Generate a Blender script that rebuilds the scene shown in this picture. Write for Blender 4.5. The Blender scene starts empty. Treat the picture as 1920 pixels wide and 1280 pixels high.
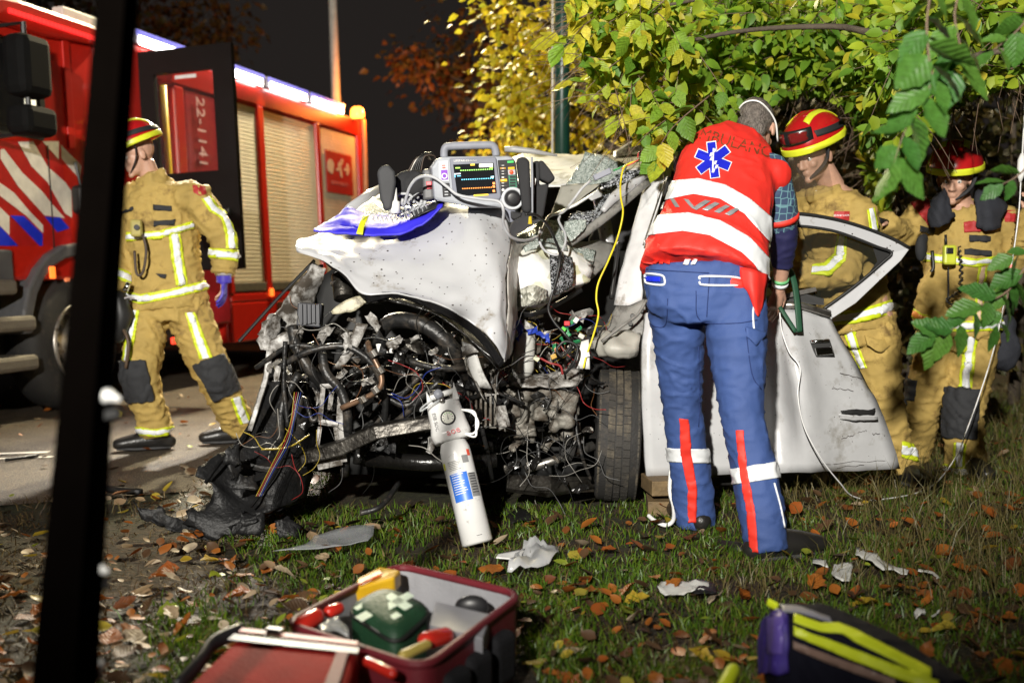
import bpy, bmesh, math, random
import numpy as np
from mathutils import Vector, Matrix, noise
from mathutils.bvhtree import BVHTree
random.seed(11)
RNG = np.random.default_rng(5)
S = bpy.context.scene
COL = S.collection
R = math.radians
# ------------------------------------------------------------------ camera
F = 2027.0
CH = 1.08
PITCH = R(3.81)
cam_d = bpy.data.cameras.new('camera')
cam = bpy.data.objects.new('camera', cam_d)
COL.objects.link(cam)
cam.location = (0, 0, CH)
cam.rotation_euler = (R(90) - PITCH, 0, 0)
cam_d.sensor_width = 36
cam_d.lens = F * 36 / 1920
cam_d.clip_end = 600
cam_d.clip_start = 0.05
cam_d.dof.use_dof = True
cam_d.dof.focus_distance = 4.5
cam_d.dof.aperture_fstop = 1.9
S.camera = cam
# ------------------------------------------------------------------ night sky
W = bpy.data.worlds.new('World')
S.world = W
W.use_nodes = True
wn = W.node_tree.nodes
bg = wn['Background']
bg.inputs[0].default_value = (0.0165, 0.0138, 0.0125, 1)
bg.inputs[1].default_value = 1.0
# ------------------------------------------------------------------ flood lights
def spot(name, loc, aim, power, size, blend, col, radius):
    l = bpy.data.lights.new(name, 'SPOT')
    l.energy = power; l.spot_size = R(size); l.spot_blend = blend; l.color = col; l.shadow_soft_size = radius
    o = bpy.data.objects.new(name, l); COL.objects.link(o)
    o.location = loc
    o.rotation_euler = (Vector(aim) - Vector(loc)).to_track_quat('-Z', 'Y').to_euler()
    return o
KEY = spot('flood_light', (-1.45, -3.8, 3.5), (0.1, 5.5, 2.95), 6100, 55, 0.6, (1.0, 0.955, 0.87), 0.10)
ENG = spot('engine_light', (-2.45, 9.2, 3.05), (-1.6, 6.4, 0.0), 3000, 62, 0.9, (1.0, 0.93, 0.80), 0.12)
MAST = spot('mast_flood_light', (-1.7, 12.6, 6.3), (0.6, 9.0, 1.8), 4200, 110, 0.6, (1.0, 0.86, 0.55), 0.15)
S.view_settings.view_transform = 'Standard'
S.view_settings.look = 'None'
S.view_settings.exposure = 0
S.view_settings.gamma = 1
S.view_settings.use_curve_mapping = False
S.cycles.use_denoising = True
S.cycles.max_bounces = 7
S.cycles.diffuse_bounces = 3
S.cycles.transparent_max_bounces = 10
S.cycles.caustics_reflective = False
S.cycles.caustics_refractive = False
S.cycles.sample_clamp_indirect = 4.0

# ------------------------------------------------------------------ photo pixel to a place in the world
CP, SP = math.cos(PITCH), math.sin(PITCH)
CAM = Vector((0, 0, CH))
def ray(u, v):
    x = (u - 960) / F; y = (640 - v) / F
    return Vector((x, CP + y * SP, -SP + y * CP))
def P(u, v, Y):
    r = ray(u, v)
    return CAM + r * (Y / r.y)
def G(u, v, z=0.0):
    r = ray(u, v)
    return CAM + r * ((z - CH) / r.z)
def rnd(a, b):
    return random.uniform(a, b)

# ------------------------------------------------------------------ materials
MATS = {}
def M(name, col, rough=.6, metal=0., var=.12, vs=14., bump=0., bs=90., dirt=0., dcol=(.03, .025, .02), ds=6., coat=0., spec=.5, transl=0., emit=0., alpha=1., speck=0.):
    if name in MATS: return MATS[name]
    m = bpy.data.materials.new(name); m.use_nodes = True
    nt = m.node_tree; N = nt.nodes; L = nt.links
    b = N['Principled BSDF']
    b.inputs['Roughness'].default_value = rough
    b.inputs['Metallic'].default_value = metal
    b.inputs['Specular IOR Level'].default_value = spec
    b.inputs['Coat Weight'].default_value = coat
    tc = N.new('ShaderNodeTexCoord')
    nz = N.new('ShaderNodeTexNoise'); nz.inputs['Scale'].default_value = vs; nz.inputs['Detail'].default_value = 5
    L.new(tc.outputs['Object'], nz.inputs['Vector'])
    rp = N.new('ShaderNodeValToRGB')
    rp.color_ramp.elements[0].position = .3; rp.color_ramp.elements[1].position = .7
    c = Vector(col)
    rp.color_ramp.elements[0].color = (*(c * (1 - var)), 1)
    rp.color_ramp.elements[1].color = (*[min(1, x) for x in c * (1 + var)], 1)
    L.new(nz.outputs['Fac'], rp.inputs[0])
    out = rp.outputs[0]
    if dirt > 0:
        n2 = N.new('ShaderNodeTexNoise'); n2.inputs['Scale'].default_value = ds; n2.inputs['Detail'].default_value = 8; n2.inputs['Roughness'].default_value = .7
        L.new(tc.outputs['Object'], n2.inputs['Vector'])
        r2 = N.new('ShaderNodeValToRGB')
        r2.color_ramp.elements[0].position = .62 - dirt * .35; r2.color_ramp.elements[1].position = .72 - dirt * .2
        L.new(n2.outputs['Fac'], r2.inputs[0])
        mx = N.new('ShaderNodeMixRGB'); L.new(r2.outputs[0], mx.inputs[0]); L.new(out, mx.inputs[1]); mx.inputs[2].default_value = (*dcol, 1)
        out = mx.outputs[0]
    if speck > 0:
        n3 = N.new('ShaderNodeTexVoronoi'); n3.inputs['Scale'].default_value = 34
        L.new(tc.outputs['Object'], n3.inputs['Vector'])
        n4 = N.new('ShaderNodeTexNoise'); n4.inputs['Scale'].default_value = 5; L.new(tc.outputs['Object'], n4.inputs['Vector'])
        ma = N.new('ShaderNodeMath'); ma.operation = 'MULTIPLY'; L.new(n4.outputs['Fac'], ma.inputs[0]); ma.inputs[1].default_value = .24 * speck
        mt = N.new('ShaderNodeMath'); mt.operation = 'LESS_THAN'; L.new(n3.outputs['Distance'], mt.inputs[0]); L.new(ma.outputs[0], mt.inputs[1])
        mx = N.new('ShaderNodeMixRGB'); L.new(mt.outputs[0], mx.inputs[0]); L.new(out, mx.inputs[1]); mx.inputs[2].default_value = (.05, .04, .035, 1)
        out = mx.outputs[0]
    L.new(out, b.inputs['Base Color'])
    if bump > 0:
        n5 = N.new('ShaderNodeTexNoise'); n5.inputs['Scale'].default_value = bs; n5.inputs['Detail'].default_value = 4
        L.new(tc.outputs['Object'], n5.inputs['Vector'])
        bp = N.new('ShaderNodeBump'); bp.inputs['Strength'].default_value = bump; bp.inputs['Distance'].default_value = .01
        L.new(n5.outputs['Fac'], bp.inputs['Height']); L.new(bp.outputs[0], b.inputs['Normal'])
    if emit > 0:
        b.inputs['Emission Color'].default_value = (*col, 1); b.inputs['Emission Strength'].default_value = emit
    if alpha < 1:
        b.inputs['Alpha'].default_value = alpha
    if transl > 0:
        tr = N.new('ShaderNodeBsdfTranslucent'); L.new(out, tr.inputs[0])
        ms = N.new('ShaderNodeMixShader'); ms.inputs[0].default_value = transl
        L.new(b.outputs[0], ms.inputs[1]); L.new(tr.outputs[0], ms.inputs[2])
        L.new(ms.outputs[0], N['Material Output'].inputs[0])
    MATS[name] = m
    return m
def leaf_mat(name, c0, c1, rough=.35, transl=.35, c2=None):
    m = bpy.data.materials.new(name); m.use_nodes = True
    nt = m.node_tree; N = nt.nodes; L = nt.links
    b = N['Principled BSDF']; b.inputs['Roughness'].default_value = rough
    oi = N.new('ShaderNodeObjectInfo'); geo = N.new('ShaderNodeNewGeometry')
    ad = N.new('ShaderNodeMath'); ad.operation = 'ADD'; L.new(oi.outputs['Random'], ad.inputs[0]); L.new(geo.outputs['Random Per Island'], ad.inputs[1])
    fr = N.new('ShaderNodeMath'); fr.operation = 'FRACT'; L.new(ad.outputs[0], fr.inputs[0])
    rp = N.new('ShaderNodeValToRGB'); rp.color_ramp.elements[0].color = (*c0, 1); rp.color_ramp.elements[1].color = (*c1, 1)
    if c2:
        e = rp.color_ramp.elements.new(.5); e.color = (*c2, 1)
    L.new(fr.outputs[0], rp.inputs[0])
    tc = N.new('ShaderNodeTexCoord'); nz = N.new('ShaderNodeTexNoise'); nz.inputs['Scale'].default_value = 7; nz.inputs['Detail'].default_value = 6; L.new(tc.outputs['Object'], nz.inputs['Vector'])
    mx = N.new('ShaderNodeMixRGB'); mx.blend_type = 'MULTIPLY'; mx.inputs[0].default_value = .5
    r2 = N.new('ShaderNodeValToRGB'); r2.color_ramp.elements[0].position = .35; r2.color_ramp.elements[0].color = (.45, .4, .3, 1); r2.color_ramp.elements[1].position = .6
    L.new(nz.outputs['Fac'], r2.inputs[0]); L.new(rp.outputs[0], mx.inputs[1]); L.new(r2.outputs[0], mx.inputs[2])
    sx = N.new('ShaderNodeSeparateXYZ'); L.new(tc.outputs['Object'], sx.inputs[0])
    def mth(op, a, c):
        n = N.new('ShaderNodeMath'); n.operation = op
        for i, q in enumerate((a, c)):
            if q is None: continue
            if isinstance(q, (int, float)): n.inputs[i].default_value = q
            else: L.new(q, n.inputs[i])
        return n.outputs[0]
    ay = mth('ABSOLUTE', sx.outputs[1], None)
    vn = mth('SINE', mth('MULTIPLY', mth('SUBTRACT', sx.outputs[0], ay), 44.0), None)
    rib = mth('MULTIPLY', mth('LESS_THAN', ay, .014), 1.5)
    bp = N.new('ShaderNodeBump'); bp.inputs['Strength'].default_value = .22; bp.inputs['Distance'].default_value = .02
    L.new(mth('ADD', vn, rib), bp.inputs['Height']); L.new(bp.outputs[0], b.inputs['Normal'])
    L.new(mx.outputs[0], b.inputs['Base Color'])
    tr = N.new('ShaderNodeBsdfTranslucent'); L.new(mx.outputs[0], tr.inputs[0])
    ms = N.new('ShaderNodeMixShader'); ms.inputs[0].default_value = transl
    L.new(b.outputs[0], ms.inputs[1]); L.new(tr.outputs[0], ms.inputs[2]); L.new(ms.outputs[0], N['Material Output'].inputs[0])
    return m
def glass_mat(name, col, rough=.05, clear=.75):
    m = bpy.data.materials.new(name); m.use_nodes = True
    nt = m.node_tree; N = nt.nodes; L = nt.links
    b = N['Principled BSDF']; b.inputs['Base Color'].default_value = (*col, 1); b.inputs['Roughness'].default_value = rough
    t = N.new('ShaderNodeBsdfTransparent'); ms = N.new('ShaderNodeMixShader'); ms.inputs[0].default_value = clear
    L.new(b.outputs[0], ms.inputs[1]); L.new(t.outputs[0], ms.inputs[2]); L.new(ms.outputs[0], N['Material Output'].inputs[0])
    return m

# ------------------------------------------------------------------ object helpers
PM = {}
def thing(name, label, cat, loc=(0, 0, 0), mat=None, group=None):
    o = bpy.data.objects.new(name, None); COL.objects.link(o)
    o.empty_display_size = .1
    m = mat if mat is not None else Matrix.Translation(Vector(loc))
    o.matrix_world = m
    PM[o.name] = m.copy()
    tag(o, label, cat, group)
    return o
def tag(o, label=None, cat=None, group=None, kind=None):
    if label: o['label'] = label
    if cat: o['category'] = cat
    if group: o['group'] = group
    if kind: o['kind'] = kind
    return o
def link(name, me, mat=None, parent=None, local=False, smooth=False, origin=None):
    """one mesh object; its vertices are given in world space unless local"""
    o = bpy.data.objects.new(name, me); COL.objects.link(o)
    if mat is not None:
        for m in (mat if isinstance(mat, (list, tuple)) else [mat]): me.materials.append(m)
    if smooth:
        me.polygons.foreach_set('use_smooth', [True] * len(me.polygons))
    if parent is not None:
        pm = PM[parent.name]
        if not local: me.transform(pm.inverted())
        o.parent = parent
        PM[o.name] = pm
    elif origin is not None:
        me.transform(Matrix.Translation(-Vector(origin))); o.location = origin
        PM[o.name] = Matrix.Translation(Vector(origin))
    else:
        PM[o.name] = Matrix.Identity(4)
    return o
def solid(o, t, off=0.):
    m = o.modifiers.new('thickness', 'SOLIDIFY'); m.thickness = t; m.offset = off
    return o
def bevel(o, w, n=2):
    m = o.modifiers.new('bevel', 'BEVEL'); m.width = w; m.segments = n; m.limit_method = 'ANGLE'; m.angle_limit = R(40)
    return o
def subd(o, n=1):
    m = o.modifiers.new('subd', 'SUBSURF'); m.levels = n; m.render_levels = n
    return o
def evaluated(o):
    dg = bpy.context.evaluated_depsgraph_get()
    dg.update()
    return bpy.data.meshes.new_from_object(o.evaluated_get(dg))

class MB:
    def __init__(s): s.v = []; s.f = []; s.mi = []; s.cur = 0
    def add(s, vs, fs):
        n = len(s.v); s.v += [tuple(x) for x in vs]; s.f += [tuple(i + n for i in f) for f in fs]; s.mi += [s.cur] * len(fs); return s
    def box(s, c, d, rot=None):
        h = Vector(d) / 2; vs = []
        for x in (-1, 1):
            for y in (-1, 1):
                for z in (-1, 1):
                    q = Vector((x * h.x, y * h.y, z * h.z))
                    if rot is not None: q = rot @ q
                    vs.append(q + Vector(c))
        return s.add(vs, [(0, 1, 3, 2), (4, 6, 7, 5), (0, 4, 5, 1), (2, 3, 7, 6), (0, 2, 6, 4), (1, 5, 7, 3)])
    def span(s, a, b):
        a = Vector(a); b = Vector(b)
        return s.box((a + b) / 2, [abs(x) for x in (b - a)])
    def tube(s, pts, rad, n=10, ref=None, cap='flat', ex=2.0):
        """rad: a number, or a list of numbers or (side, front) pairs, one per point"""
        pts = [Vector(p) for p in pts]
        k = len(pts)
        rad = rad if isinstance(rad, (list, tuple)) else [rad] * k
        rad = [(r, r) if not isinstance(r, (list, tuple)) else r for r in rad]
        tan = []
        for i in range(k):
            t = pts[min(i + 1, k - 1)] - pts[max(i - 1, 0)]
            tan.append(t.normalized() if t.length > 1e-9 else Vector((0, 0, 1)))
        if cap == 'round':
            for end in (0, -1):
                t0 = tan[end] * (-1 if end == 0 else 1); r0 = rad[end]; p0 = pts[end]; m = min(r0)
                ex_p = [(p0 + t0 * m * math.sin(a), (r0[0] * math.cos(a), r0[1] * math.cos(a))) for a in (R(35), R(65), R(84))]
                if end == 0:
                    pts = [e[0] for e in ex_p[::-1]] + pts; rad = [e[1] for e in ex_p[::-1]] + rad; tan = [tan[0]] * 3 + tan
                else:
                    pts = pts + [e[0] for e in ex_p]; rad = rad + [e[1] for e in ex_p]; tan = tan + [tan[-1]] * 3
            k = len(pts)
        if ref is None:
            ref = Vector((0, 0, 1)) if abs(tan[0].z) < .9 else Vector((1, 0, 0))
        side = Vector(ref); vs = []; fs = []
        for i in range(k):
            side = side - tan[i] * side.dot(tan[i])
            side = side.normalized() if side.length > 1e-6 else tan[i].orthogonal().normalized()
            up = tan[i].cross(side)
            for j in range(n):
                a = 2 * math.pi * j / n; ca, sa = math.cos(a), math.sin(a)
                if ex != 2.0:
                    ca = math.copysign(abs(ca) ** (2 / ex), ca); sa = math.copysign(abs(sa) ** (2 / ex), sa)
                vs.append(pts[i] + side * rad[i][0] * ca + up * rad[i][1] * sa)
        for i in range(k - 1):
            for j in range(n):
                a = i * n + j; b = i * n + (j + 1) % n
                fs.append((a, b, b + n, a + n))
        fs.append(tuple(range(n - 1, -1, -1))); fs.append(tuple((k - 1) * n + j for j in range(n)))
        return s.add(vs, fs)
    def ball(s, c, r, rot=None, nu=14, nv=9):
        c = Vector(c); r = Vector(r) if not isinstance(r, (int, float)) else Vector((r, r, r)); vs = []; fs = []
        for i in range(nv + 1):
            a = math.pi * i / nv
            for j in range(nu):
                b = 2 * math.pi * j / nu
                q = Vector((r.x * math.sin(a) * math.cos(b), r.y * math.sin(a) * math.sin(b), r.z * math.cos(a)))
                if rot is not None: q = rot @ q
                vs.append(q + c)
        for i in range(nv):
            for j in range(nu):
                x = i * nu + j; y = i * nu + (j + 1) % nu
                fs.append((x, x + nu, y + nu, y))
        return s.add(vs, fs)
    def prism(s, outline, d):
        d = Vector(d); n = len(outline); o = [Vector(p) for p in outline]
        return s.add(o + [p + d for p in o], [tuple(range(n - 1, -1, -1)), tuple(range(n, 2 * n))] + [(i, (i + 1) % n, (i + 1) % n + n, i + n) for i in range(n)])
    def lathe(s, prof, mat, n=24):
        """prof: (radius, height) pairs turned about the local z of the matrix"""
        vs = []; fs = []; k = len(prof)
        for r, h in prof:
            for j in range(n):
                a = 2 * math.pi * j / n
                vs.append(mat @ Vector((r * math.cos(a), r * math.sin(a), h)))
        for i in range(k - 1):
            for j in range(n):
                a = i * n + j; b = i * n + (j + 1) % n
                fs.append((a, b, b + n, a + n))
        return s.add(vs, fs)
    def mesh(s, name='m'):
        me = bpy.data.meshes.new(name); me.from_pydata(s.v, [], s.f)
        if any(s.mi): me.polygons.foreach_set('material_index', s.mi)
        me.update(); return me
    def build(s, name, mat, parent=None, local=False, smooth=False, origin=None, bev=0, bn=2):
        o = link(name, s.mesh(name), mat, parent, local, smooth, origin)
        if bev: bevel(o, bev, bn)
        return o
def spline(ctrl, per=6):
    c = [Vector(p) for p in ctrl]
    if len(c) == 2: return [c[0].lerp(c[1], i / per) for i in range(per + 1)]
    c = [c[0] * 2 - c[1]] + c + [c[-1] * 2 - c[-2]]; out = []
    for i in range(1, len(c) - 2):
        p0, p1, p2, p3 = c[i - 1:i + 3]
        for j in range(per):
            t = j / per
            out.append(.5 * ((2 * p1) + (p2 - p0) * t + (2 * p0 - 5 * p1 + 4 * p2 - p3) * t * t + (3 * p1 - p0 - 3 * p2 + p3) * t ** 3))
    out.append(c[-2]); return out
def cable(name, ctrl, r, mat, parent=None, per=7, n=7, **k):
    o = MB().tube(spline(ctrl, per), r, n).build(name, mat, parent, smooth=True, origin=None if parent else spline(ctrl, 2)[0])
    return o
def px(pts):
    return [P(*p) for p in pts]
def patch_mesh(rows, su=5, sv=5, amp=0., fr=6., seed=0., jag=0.):
    """a smooth sheet through a grid of points, dented by noise along its normals"""
    rows = [spline(r, su) for r in rows]
    cols = [spline(list(c), sv) for c in zip(*rows)]
    nu = len(cols); nv = len(cols[0])
    g = [[cols[i][j] for i in range(nu)] for j in range(nv)]
    out = []
    for j in range(nv):
        for i in range(nu):
            p = g[j][i]
            if amp:
                a = g[j][min(i + 1, nu - 1)] - g[j][max(i - 1, 0)]; b = g[min(j + 1, nv - 1)][i] - g[max(j - 1, 0)][i]
                nr = a.cross(b)
                if nr.length > 1e-9: nr.normalize()
                q = p * fr + Vector((seed, seed * 1.7, 0))
                h = noise.noise(q) + .5 * (1 - 2 * abs(noise.noise(q * 1.9))) + .35 * noise.noise(q * 4.1)
                p = p + nr * amp * h
                if jag and (i in (0, nu - 1) or j in (0, nv - 1)):
                    p = p + Vector((noise.noise(q * 7), 0, noise.noise(q * 7 + Vector((9, 0, 0))))) * jag
            out.append(p)
    fs = [(j * nu + i, j * nu + i + 1, (j + 1) * nu + i + 1, (j + 1) * nu + i) for j in range(nv - 1) for i in range(nu - 1)]
    me = bpy.data.meshes.new('sheet'); me.from_pydata([tuple(p) for p in out], [], fs); me.update(); return me
def sheet(name, rows, mat, parent=None, th=.004, su=5, sv=5, amp=0., fr=6., seed=0., jag=0., smooth=True, raw=False, origin=None, off=0.):
    rr = rows if raw else [px(r) for r in rows]
    o = link(name, patch_mesh(rr, su, sv, amp, fr, seed, jag), mat, parent, smooth=smooth, origin=origin)
    if th: solid(o, th, off)
    return o
def plate(name, poly, mat, parent=None, th=.006, amp=0., origin=None, Yd=None, bev=.0):
    """a cut plate: a pixel outline with depths, thickened away from the camera"""
    pts = px(poly)
    o = MB().prism(pts, Vector((0, th, 0))).build(name, mat, parent, origin=origin)
    if bev: bevel(o, bev)
    return o
_FONT = None
def text_mesh(txt, size=1., ext=0.):
    c = bpy.data.curves.new('txt', 'FONT'); c.body = txt; c.size = size; c.align_x = 'CENTER'; c.align_y = 'CENTER'; c.extrude = ext; c.resolution_u = 2
    o = bpy.data.objects.new('txt', c); COL.objects.link(o)
    me = evaluated(o); bpy.data.objects.remove(o); return me
def text(name, txt, size, mat_w, m, parent=None, ext=.001):
    me = text_mesh(txt, size, ext); me.transform(mat_w)
    me.materials.clear()
    return link(name, me, m, parent)
def frame(o, x, y, z=None):
    """matrix from origin and axes"""
    x = Vector(x).normalized(); y = Vector(y); y = (y - x * x.dot(y)).normalized(); z = x.cross(y)
    m = Matrix((x, y, z)).transposed().to_4x4(); m.translation = Vector(o); return m

# ------------------------------------------------------------------ soft bodies: union of tubes grown into one surface
def grow(mb, voxel, smooth=4, fold=0., ff=(9, 9, 16), seed=0., name='grown'):
    me = mb.mesh('tmp'); o = bpy.data.objects.new('tmp', me); COL.objects.link(o)
    m = o.modifiers.new('r', 'REMESH'); m.mode = 'VOXEL'; m.voxel_size = voxel; m.use_smooth_shade = True
    if smooth:
        s_ = o.modifiers.new('s', 'SMOOTH'); s_.factor = .5; s_.iterations = smooth
    out = evaluated(o); out.name = name
    bpy.data.objects.remove(o); bpy.data.meshes.remove(me)
    if fold:
        fx, fy, fz = ff
        co = np.empty(len(out.vertices) * 3, 'f'); no = np.empty_like(co)
        out.vertices.foreach_get('co', co); out.vertices.foreach_get('normal', no)
        co = co.reshape(-1, 3); no = no.reshape(-1, 3)
        h = np.empty(len(co), 'f')
        nn = noise.noise
        for i, (x, y, z) in enumerate(co):
            w = nn((x * 3 + seed, y * 3, z * 3)) * 1.3
            a = nn((x * fx + w + seed, y * fy, z * fz + w * 2 + x * 5))
            b = nn((x * fx * 2.1 + 7, y * fy * 2.1 + w, z * fz * 1.7 - x * 9 + seed))
            h[i] = (1 - abs(a) * 2.6) ** 3 * .8 + (1 - 2.2 * abs(b)) * .35 - .35 if abs(a) < .38 else (1 - 2.2 * abs(b)) * .35 - .35
        co += no * (h * fold)[:, None]
        out.vertices.foreach_set('co', co.ravel()); out.update()
    return out
def cutout(me, planes, keep=None, off=.004, th=.003, front=False):
    """the part of a surface on the positive side of all planes, lifted off it"""
    bm = bmesh.new(); bm.from_mesh(me); bm.normal_update()
    kill = []
    for f in bm.faces:
        c = f.calc_center_median()
        ok = True
        for (pc, pn) in planes:
            if (c - pc).dot(pn) < -.03: ok = False; break
        if ok and keep is not None and not keep(c): ok = False
        if ok and front and f.normal.dot((c - CAM).normalized()) > .3: ok = False
        if not ok: kill.append(f)
    bmesh.ops.delete(bm, geom=kill, context='FACES')
    for (pc, pn) in planes:
        bmesh.ops.bisect_plane(bm, geom=bm.verts[:] + bm.edges[:] + bm.faces[:], plane_co=pc, plane_no=pn, clear_inner=True)
    bm.normal_update()
    for v in bm.verts: v.co += v.normal * off
    out = bpy.data.meshes.new('cut'); bm.to_mesh(out); bm.free()
    out.polygons.foreach_set('use_smooth', [True] * len(out.polygons))
    return out
def capsule(a, b, r):
    a = Vector(a); d = Vector(b) - a; L2 = d.length_squared
    def f(c):
        t = max(0, min(1, (c - a).dot(d) / L2)); return (c - a - d * t).length < r
    return f
def pix_planes(poly):
    """planes through the eye point along the edges of a convex outline, facing its inside"""
    n = len(poly); cx = sum(p[0] for p in poly) / n; cy = sum(p[1] for p in poly) / n; rc = ray(cx, cy); out = []
    for i in range(n):
        a, b = poly[i], poly[(i + 1) % n]
        nr = ray(*a).cross(ray(*b)).normalized()
        if nr.dot(rc) < 0: nr = -nr
        out.append((CAM, nr))
    return out
def overlay(name, me, poly, mat, parent, off=.005, th=.003, keep=None, front=True):
    """a piece of cloth sewn on: the outline as it lies on the surface me (world space)"""
    m = cutout(me, pix_planes(poly), keep, off, th, front)
    if len(m.polygons) == 0: print('EMPTY overlay', name, poly); return None
    o = link(name, m, mat, parent); solid(o, th, 1.); return o
def band(name, me, a, b, t, w, r, mat, parent, off=.005, th=.003, tilt=None):
    """a strip all round a limb that runs from a to b"""
    a = Vector(a); b = Vector(b); d = (b - a).normalized(); c = a.lerp(b, t)
    n = d if tilt is None else Vector(tilt).normalized()
    m = cutout(me, [(c - n * w / 2, n), (c + n * w / 2, -n)], capsule(c - d * .06, c + d * .06, r), off, th)
    if len(m.polygons) == 0: print('EMPTY band', name); return None
    o = link(name, m, mat, parent); solid(o, th, 1.); return o
def project(me, target_bvh, off=.004):
    """lay a thin flat mesh (world space) on a surface along the sight line"""
    bm = bmesh.new(); bm.from_mesh(me); miss = []
    for v in bm.verts:
        d = (v.co - CAM).normalized(); h = target_bvh.ray_cast(CAM, d)
        if h[0] is not None: v.co = h[0] - d * off
        else: miss.append(v)
    bmesh.ops.delete(bm, geom=miss, context='VERTS')
    bm.to_mesh(me); bm.free(); me.update(); return me
def bvh(me):
    return BVHTree.FromPolygons([v.co.copy() for v in me.vertices], [tuple(p.vertices) for p in me.polygons])
# ------------------------------------------------------------------ common materials
RED = M('fire_red', (.52, .016, .008), .28, var=.06, coat=.4)
BLK = M('black_plastic', (.012, .012, .012), .45)
RUB = M('rubber', (.022, .021, .02), .75, bump=.3, dirt=.25, dcol=(.06, .05, .04))
DARK = M('dark_metal', (.02, .019, .018), .4, metal=.3, bump=.3, bs=60)
STEEL = M('steel', (.42, .40, .37), .38, metal=.9, dirt=.35, dcol=(.12, .09, .06), ds=14)
WPL = M('white_plastic', (.78, .78, .76), .4)
WSTR = M('white_film', (.72, .68, .60), .5)
BLU = M('blue_film', (.012, .03, .62), .4)
GREY = M('grey_plastic', (.20, .21, .24), .5)
LBLK = M('lacquer_black', (.01, .01, .011), .12)

# ------------------------------------------------------------------ ground
def ground_mat(name, kind):
    m = bpy.data.materials.new(name); m.use_nodes = True
    nt = m.node_tree; N = nt.nodes; L = nt.links; b = N['Principled BSDF']
    tc = N.new('ShaderNodeTexCoord')
    def nz(sc, det=8, rough=.6):
        n = N.new('ShaderNodeTexNoise'); n.inputs['Scale'].default_value = sc; n.inputs['Detail'].default_value = det; n.inputs['Roughness'].default_value = rough
        L.new(tc.outputs['Object'], n.inputs['Vector']); return n
    def ramp(src, stops):
        r = N.new('ShaderNodeValToRGB'); e = r.color_ramp.elements
        e[0].position, e[0].color = stops[0][0], (*stops[0][1], 1); e[1].position, e[1].color = stops[-1][0], (*stops[-1][1], 1)
        for p, c in stops[1:-1]:
            x = e.new(p); x.color = (*c, 1)
        L.new(src, r.inputs[0]); return r
    def mix(f, a, c, mode='MIX'):
        x = N.new('ShaderNodeMixRGB'); x.blend_type = mode
        if isinstance(f, float): x.inputs[0].default_value = f
        else: L.new(f, x.inputs[0])
        L.new(a, x.inputs[1]); L.new(c, x.inputs[2]); return x
    if kind == 'road':
        a = ramp(nz(190, 3).outputs[0], [(.40, (.02, .016, .012)), (.5, (.075, .060, .044)), (.62, (.38, .30, .21))])
        c = ramp(nz(2.2).outputs[0], [(.35, (.55, .5, .45)), (.65, (1, 1, 1))])
        o = mix(1., a.outputs[0], c.outputs[0], 'MULTIPLY')
        L.new(o.outputs[0], b.inputs['Base Color']); b.inputs['Roughness'].default_value = .55
        hs, st = nz(190, 3), .9
    elif kind == 'soil':
        a = ramp(nz(28).outputs[0], [(.3, (.008, .005, .003)), (.5, (.030, .018, .009)), (.74, (.12, .075, .038))])
        g = ramp(nz(35).outputs[0], [(.35, (.010, .009, .003)), (.65, (.035, .036, .010))])
        f = ramp(nz(1.3, 6).outputs[0], [(.45, (0, 0, 0)), (.56, (1, 1, 1))])
        o = mix(f.outputs[0], a.outputs[0], g.outputs[0])
        L.new(o.outputs[0], b.inputs['Base Color']); b.inputs['Roughness'].default_value = .8
        hs, st = nz(45), 1.
    else:
        a = ramp(nz(40).outputs[0], [(.3, (.006, .008, .002)), (.55, (.022, .028, .006)), (.75, (.06, .045, .018))])
        L.new(a.outputs[0], b.inputs['Base Color']); b.inputs['Roughness'].default_value = .85
        hs, st = nz(60), 1.
    bp = N.new('ShaderNodeBump'); bp.inputs['Strength'].default_value = st; bp.inputs['Distance'].default_value = .02
    L.new(hs.outputs[0], bp.inputs['Height']); L.new(bp.outputs[0], b.inputs['Normal'])
    return m
def flat(name, pts, z, mat):
    me = bpy.data.meshes.new(name); me.from_pydata([(x, y, z) for x, y in pts], [], [tuple(range(len(pts)))])
    return tag(link(name, me, mat), kind='structure')
flat('ground', [(-250, -60), (250, -60), (250, 400), (-250, 400)], -.012, ground_mat('ground_dark', 'grass'))
flat('road', [(-60, -30), (-9.5, -20), (-3.6, 4.3), (-2.4, 4.9), (-1.55, 5.25), (-.3, 9.2), (1.3, 15), (5, 30), (30, 120), (-60, 120)], -.004, ground_mat('asphalt', 'road'))
# verge: a gently uneven strip of earth beside the road
def verge(name, x0, x1, y0, y1, z, amp, mat, edge):
    nx, ny = 60, 60; vs = []; 
    for j in range(ny + 1):
        for i in range(nx + 1):
            x = x0 + (x1 - x0) * i / nx; y = y0 + (y1 - y0) * j / ny
            vs.append((x, y, edge(x, y, z + amp * noise.noise((x * 1.7, y * 1.7, 3)))))
    fs = [(j * (nx + 1) + i, j * (nx + 1) + i + 1, (j + 1) * (nx + 1) + i + 1, (j + 1) * (nx + 1) + i) for j in range(ny) for i in range(nx)]
    me = bpy.data.meshes.new(name); me.from_pydata(vs, [], fs)
    return tag(link(name, me, mat, smooth=True), kind='structure')
def road_side(x, y):
    """metres from the road edge towards the verge (positive on the verge)"""
    n = .12 * noise.noise((x * 2.1, y * 2.1, 0)) + .06 * noise.noise((x * 6, y * 6, 2))
    a = (y - 4.9) * -.966 + (x + 2.4) * .6
    d1 = (x + 1.6) * .966 - (y - 5.25) * .257
    d2 = (x + 2.4) * -.36 * -1 - (y - 4.85) * .93
    return max(min(d1, 9), d2 if x < -1.4 else -9) + n
verge('verge', -6, 9, 1.0, 14, .004, .004, ground_mat('earth', 'soil'), lambda x, y, z: z if road_side(x, y) > 0 else -.03)
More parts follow.
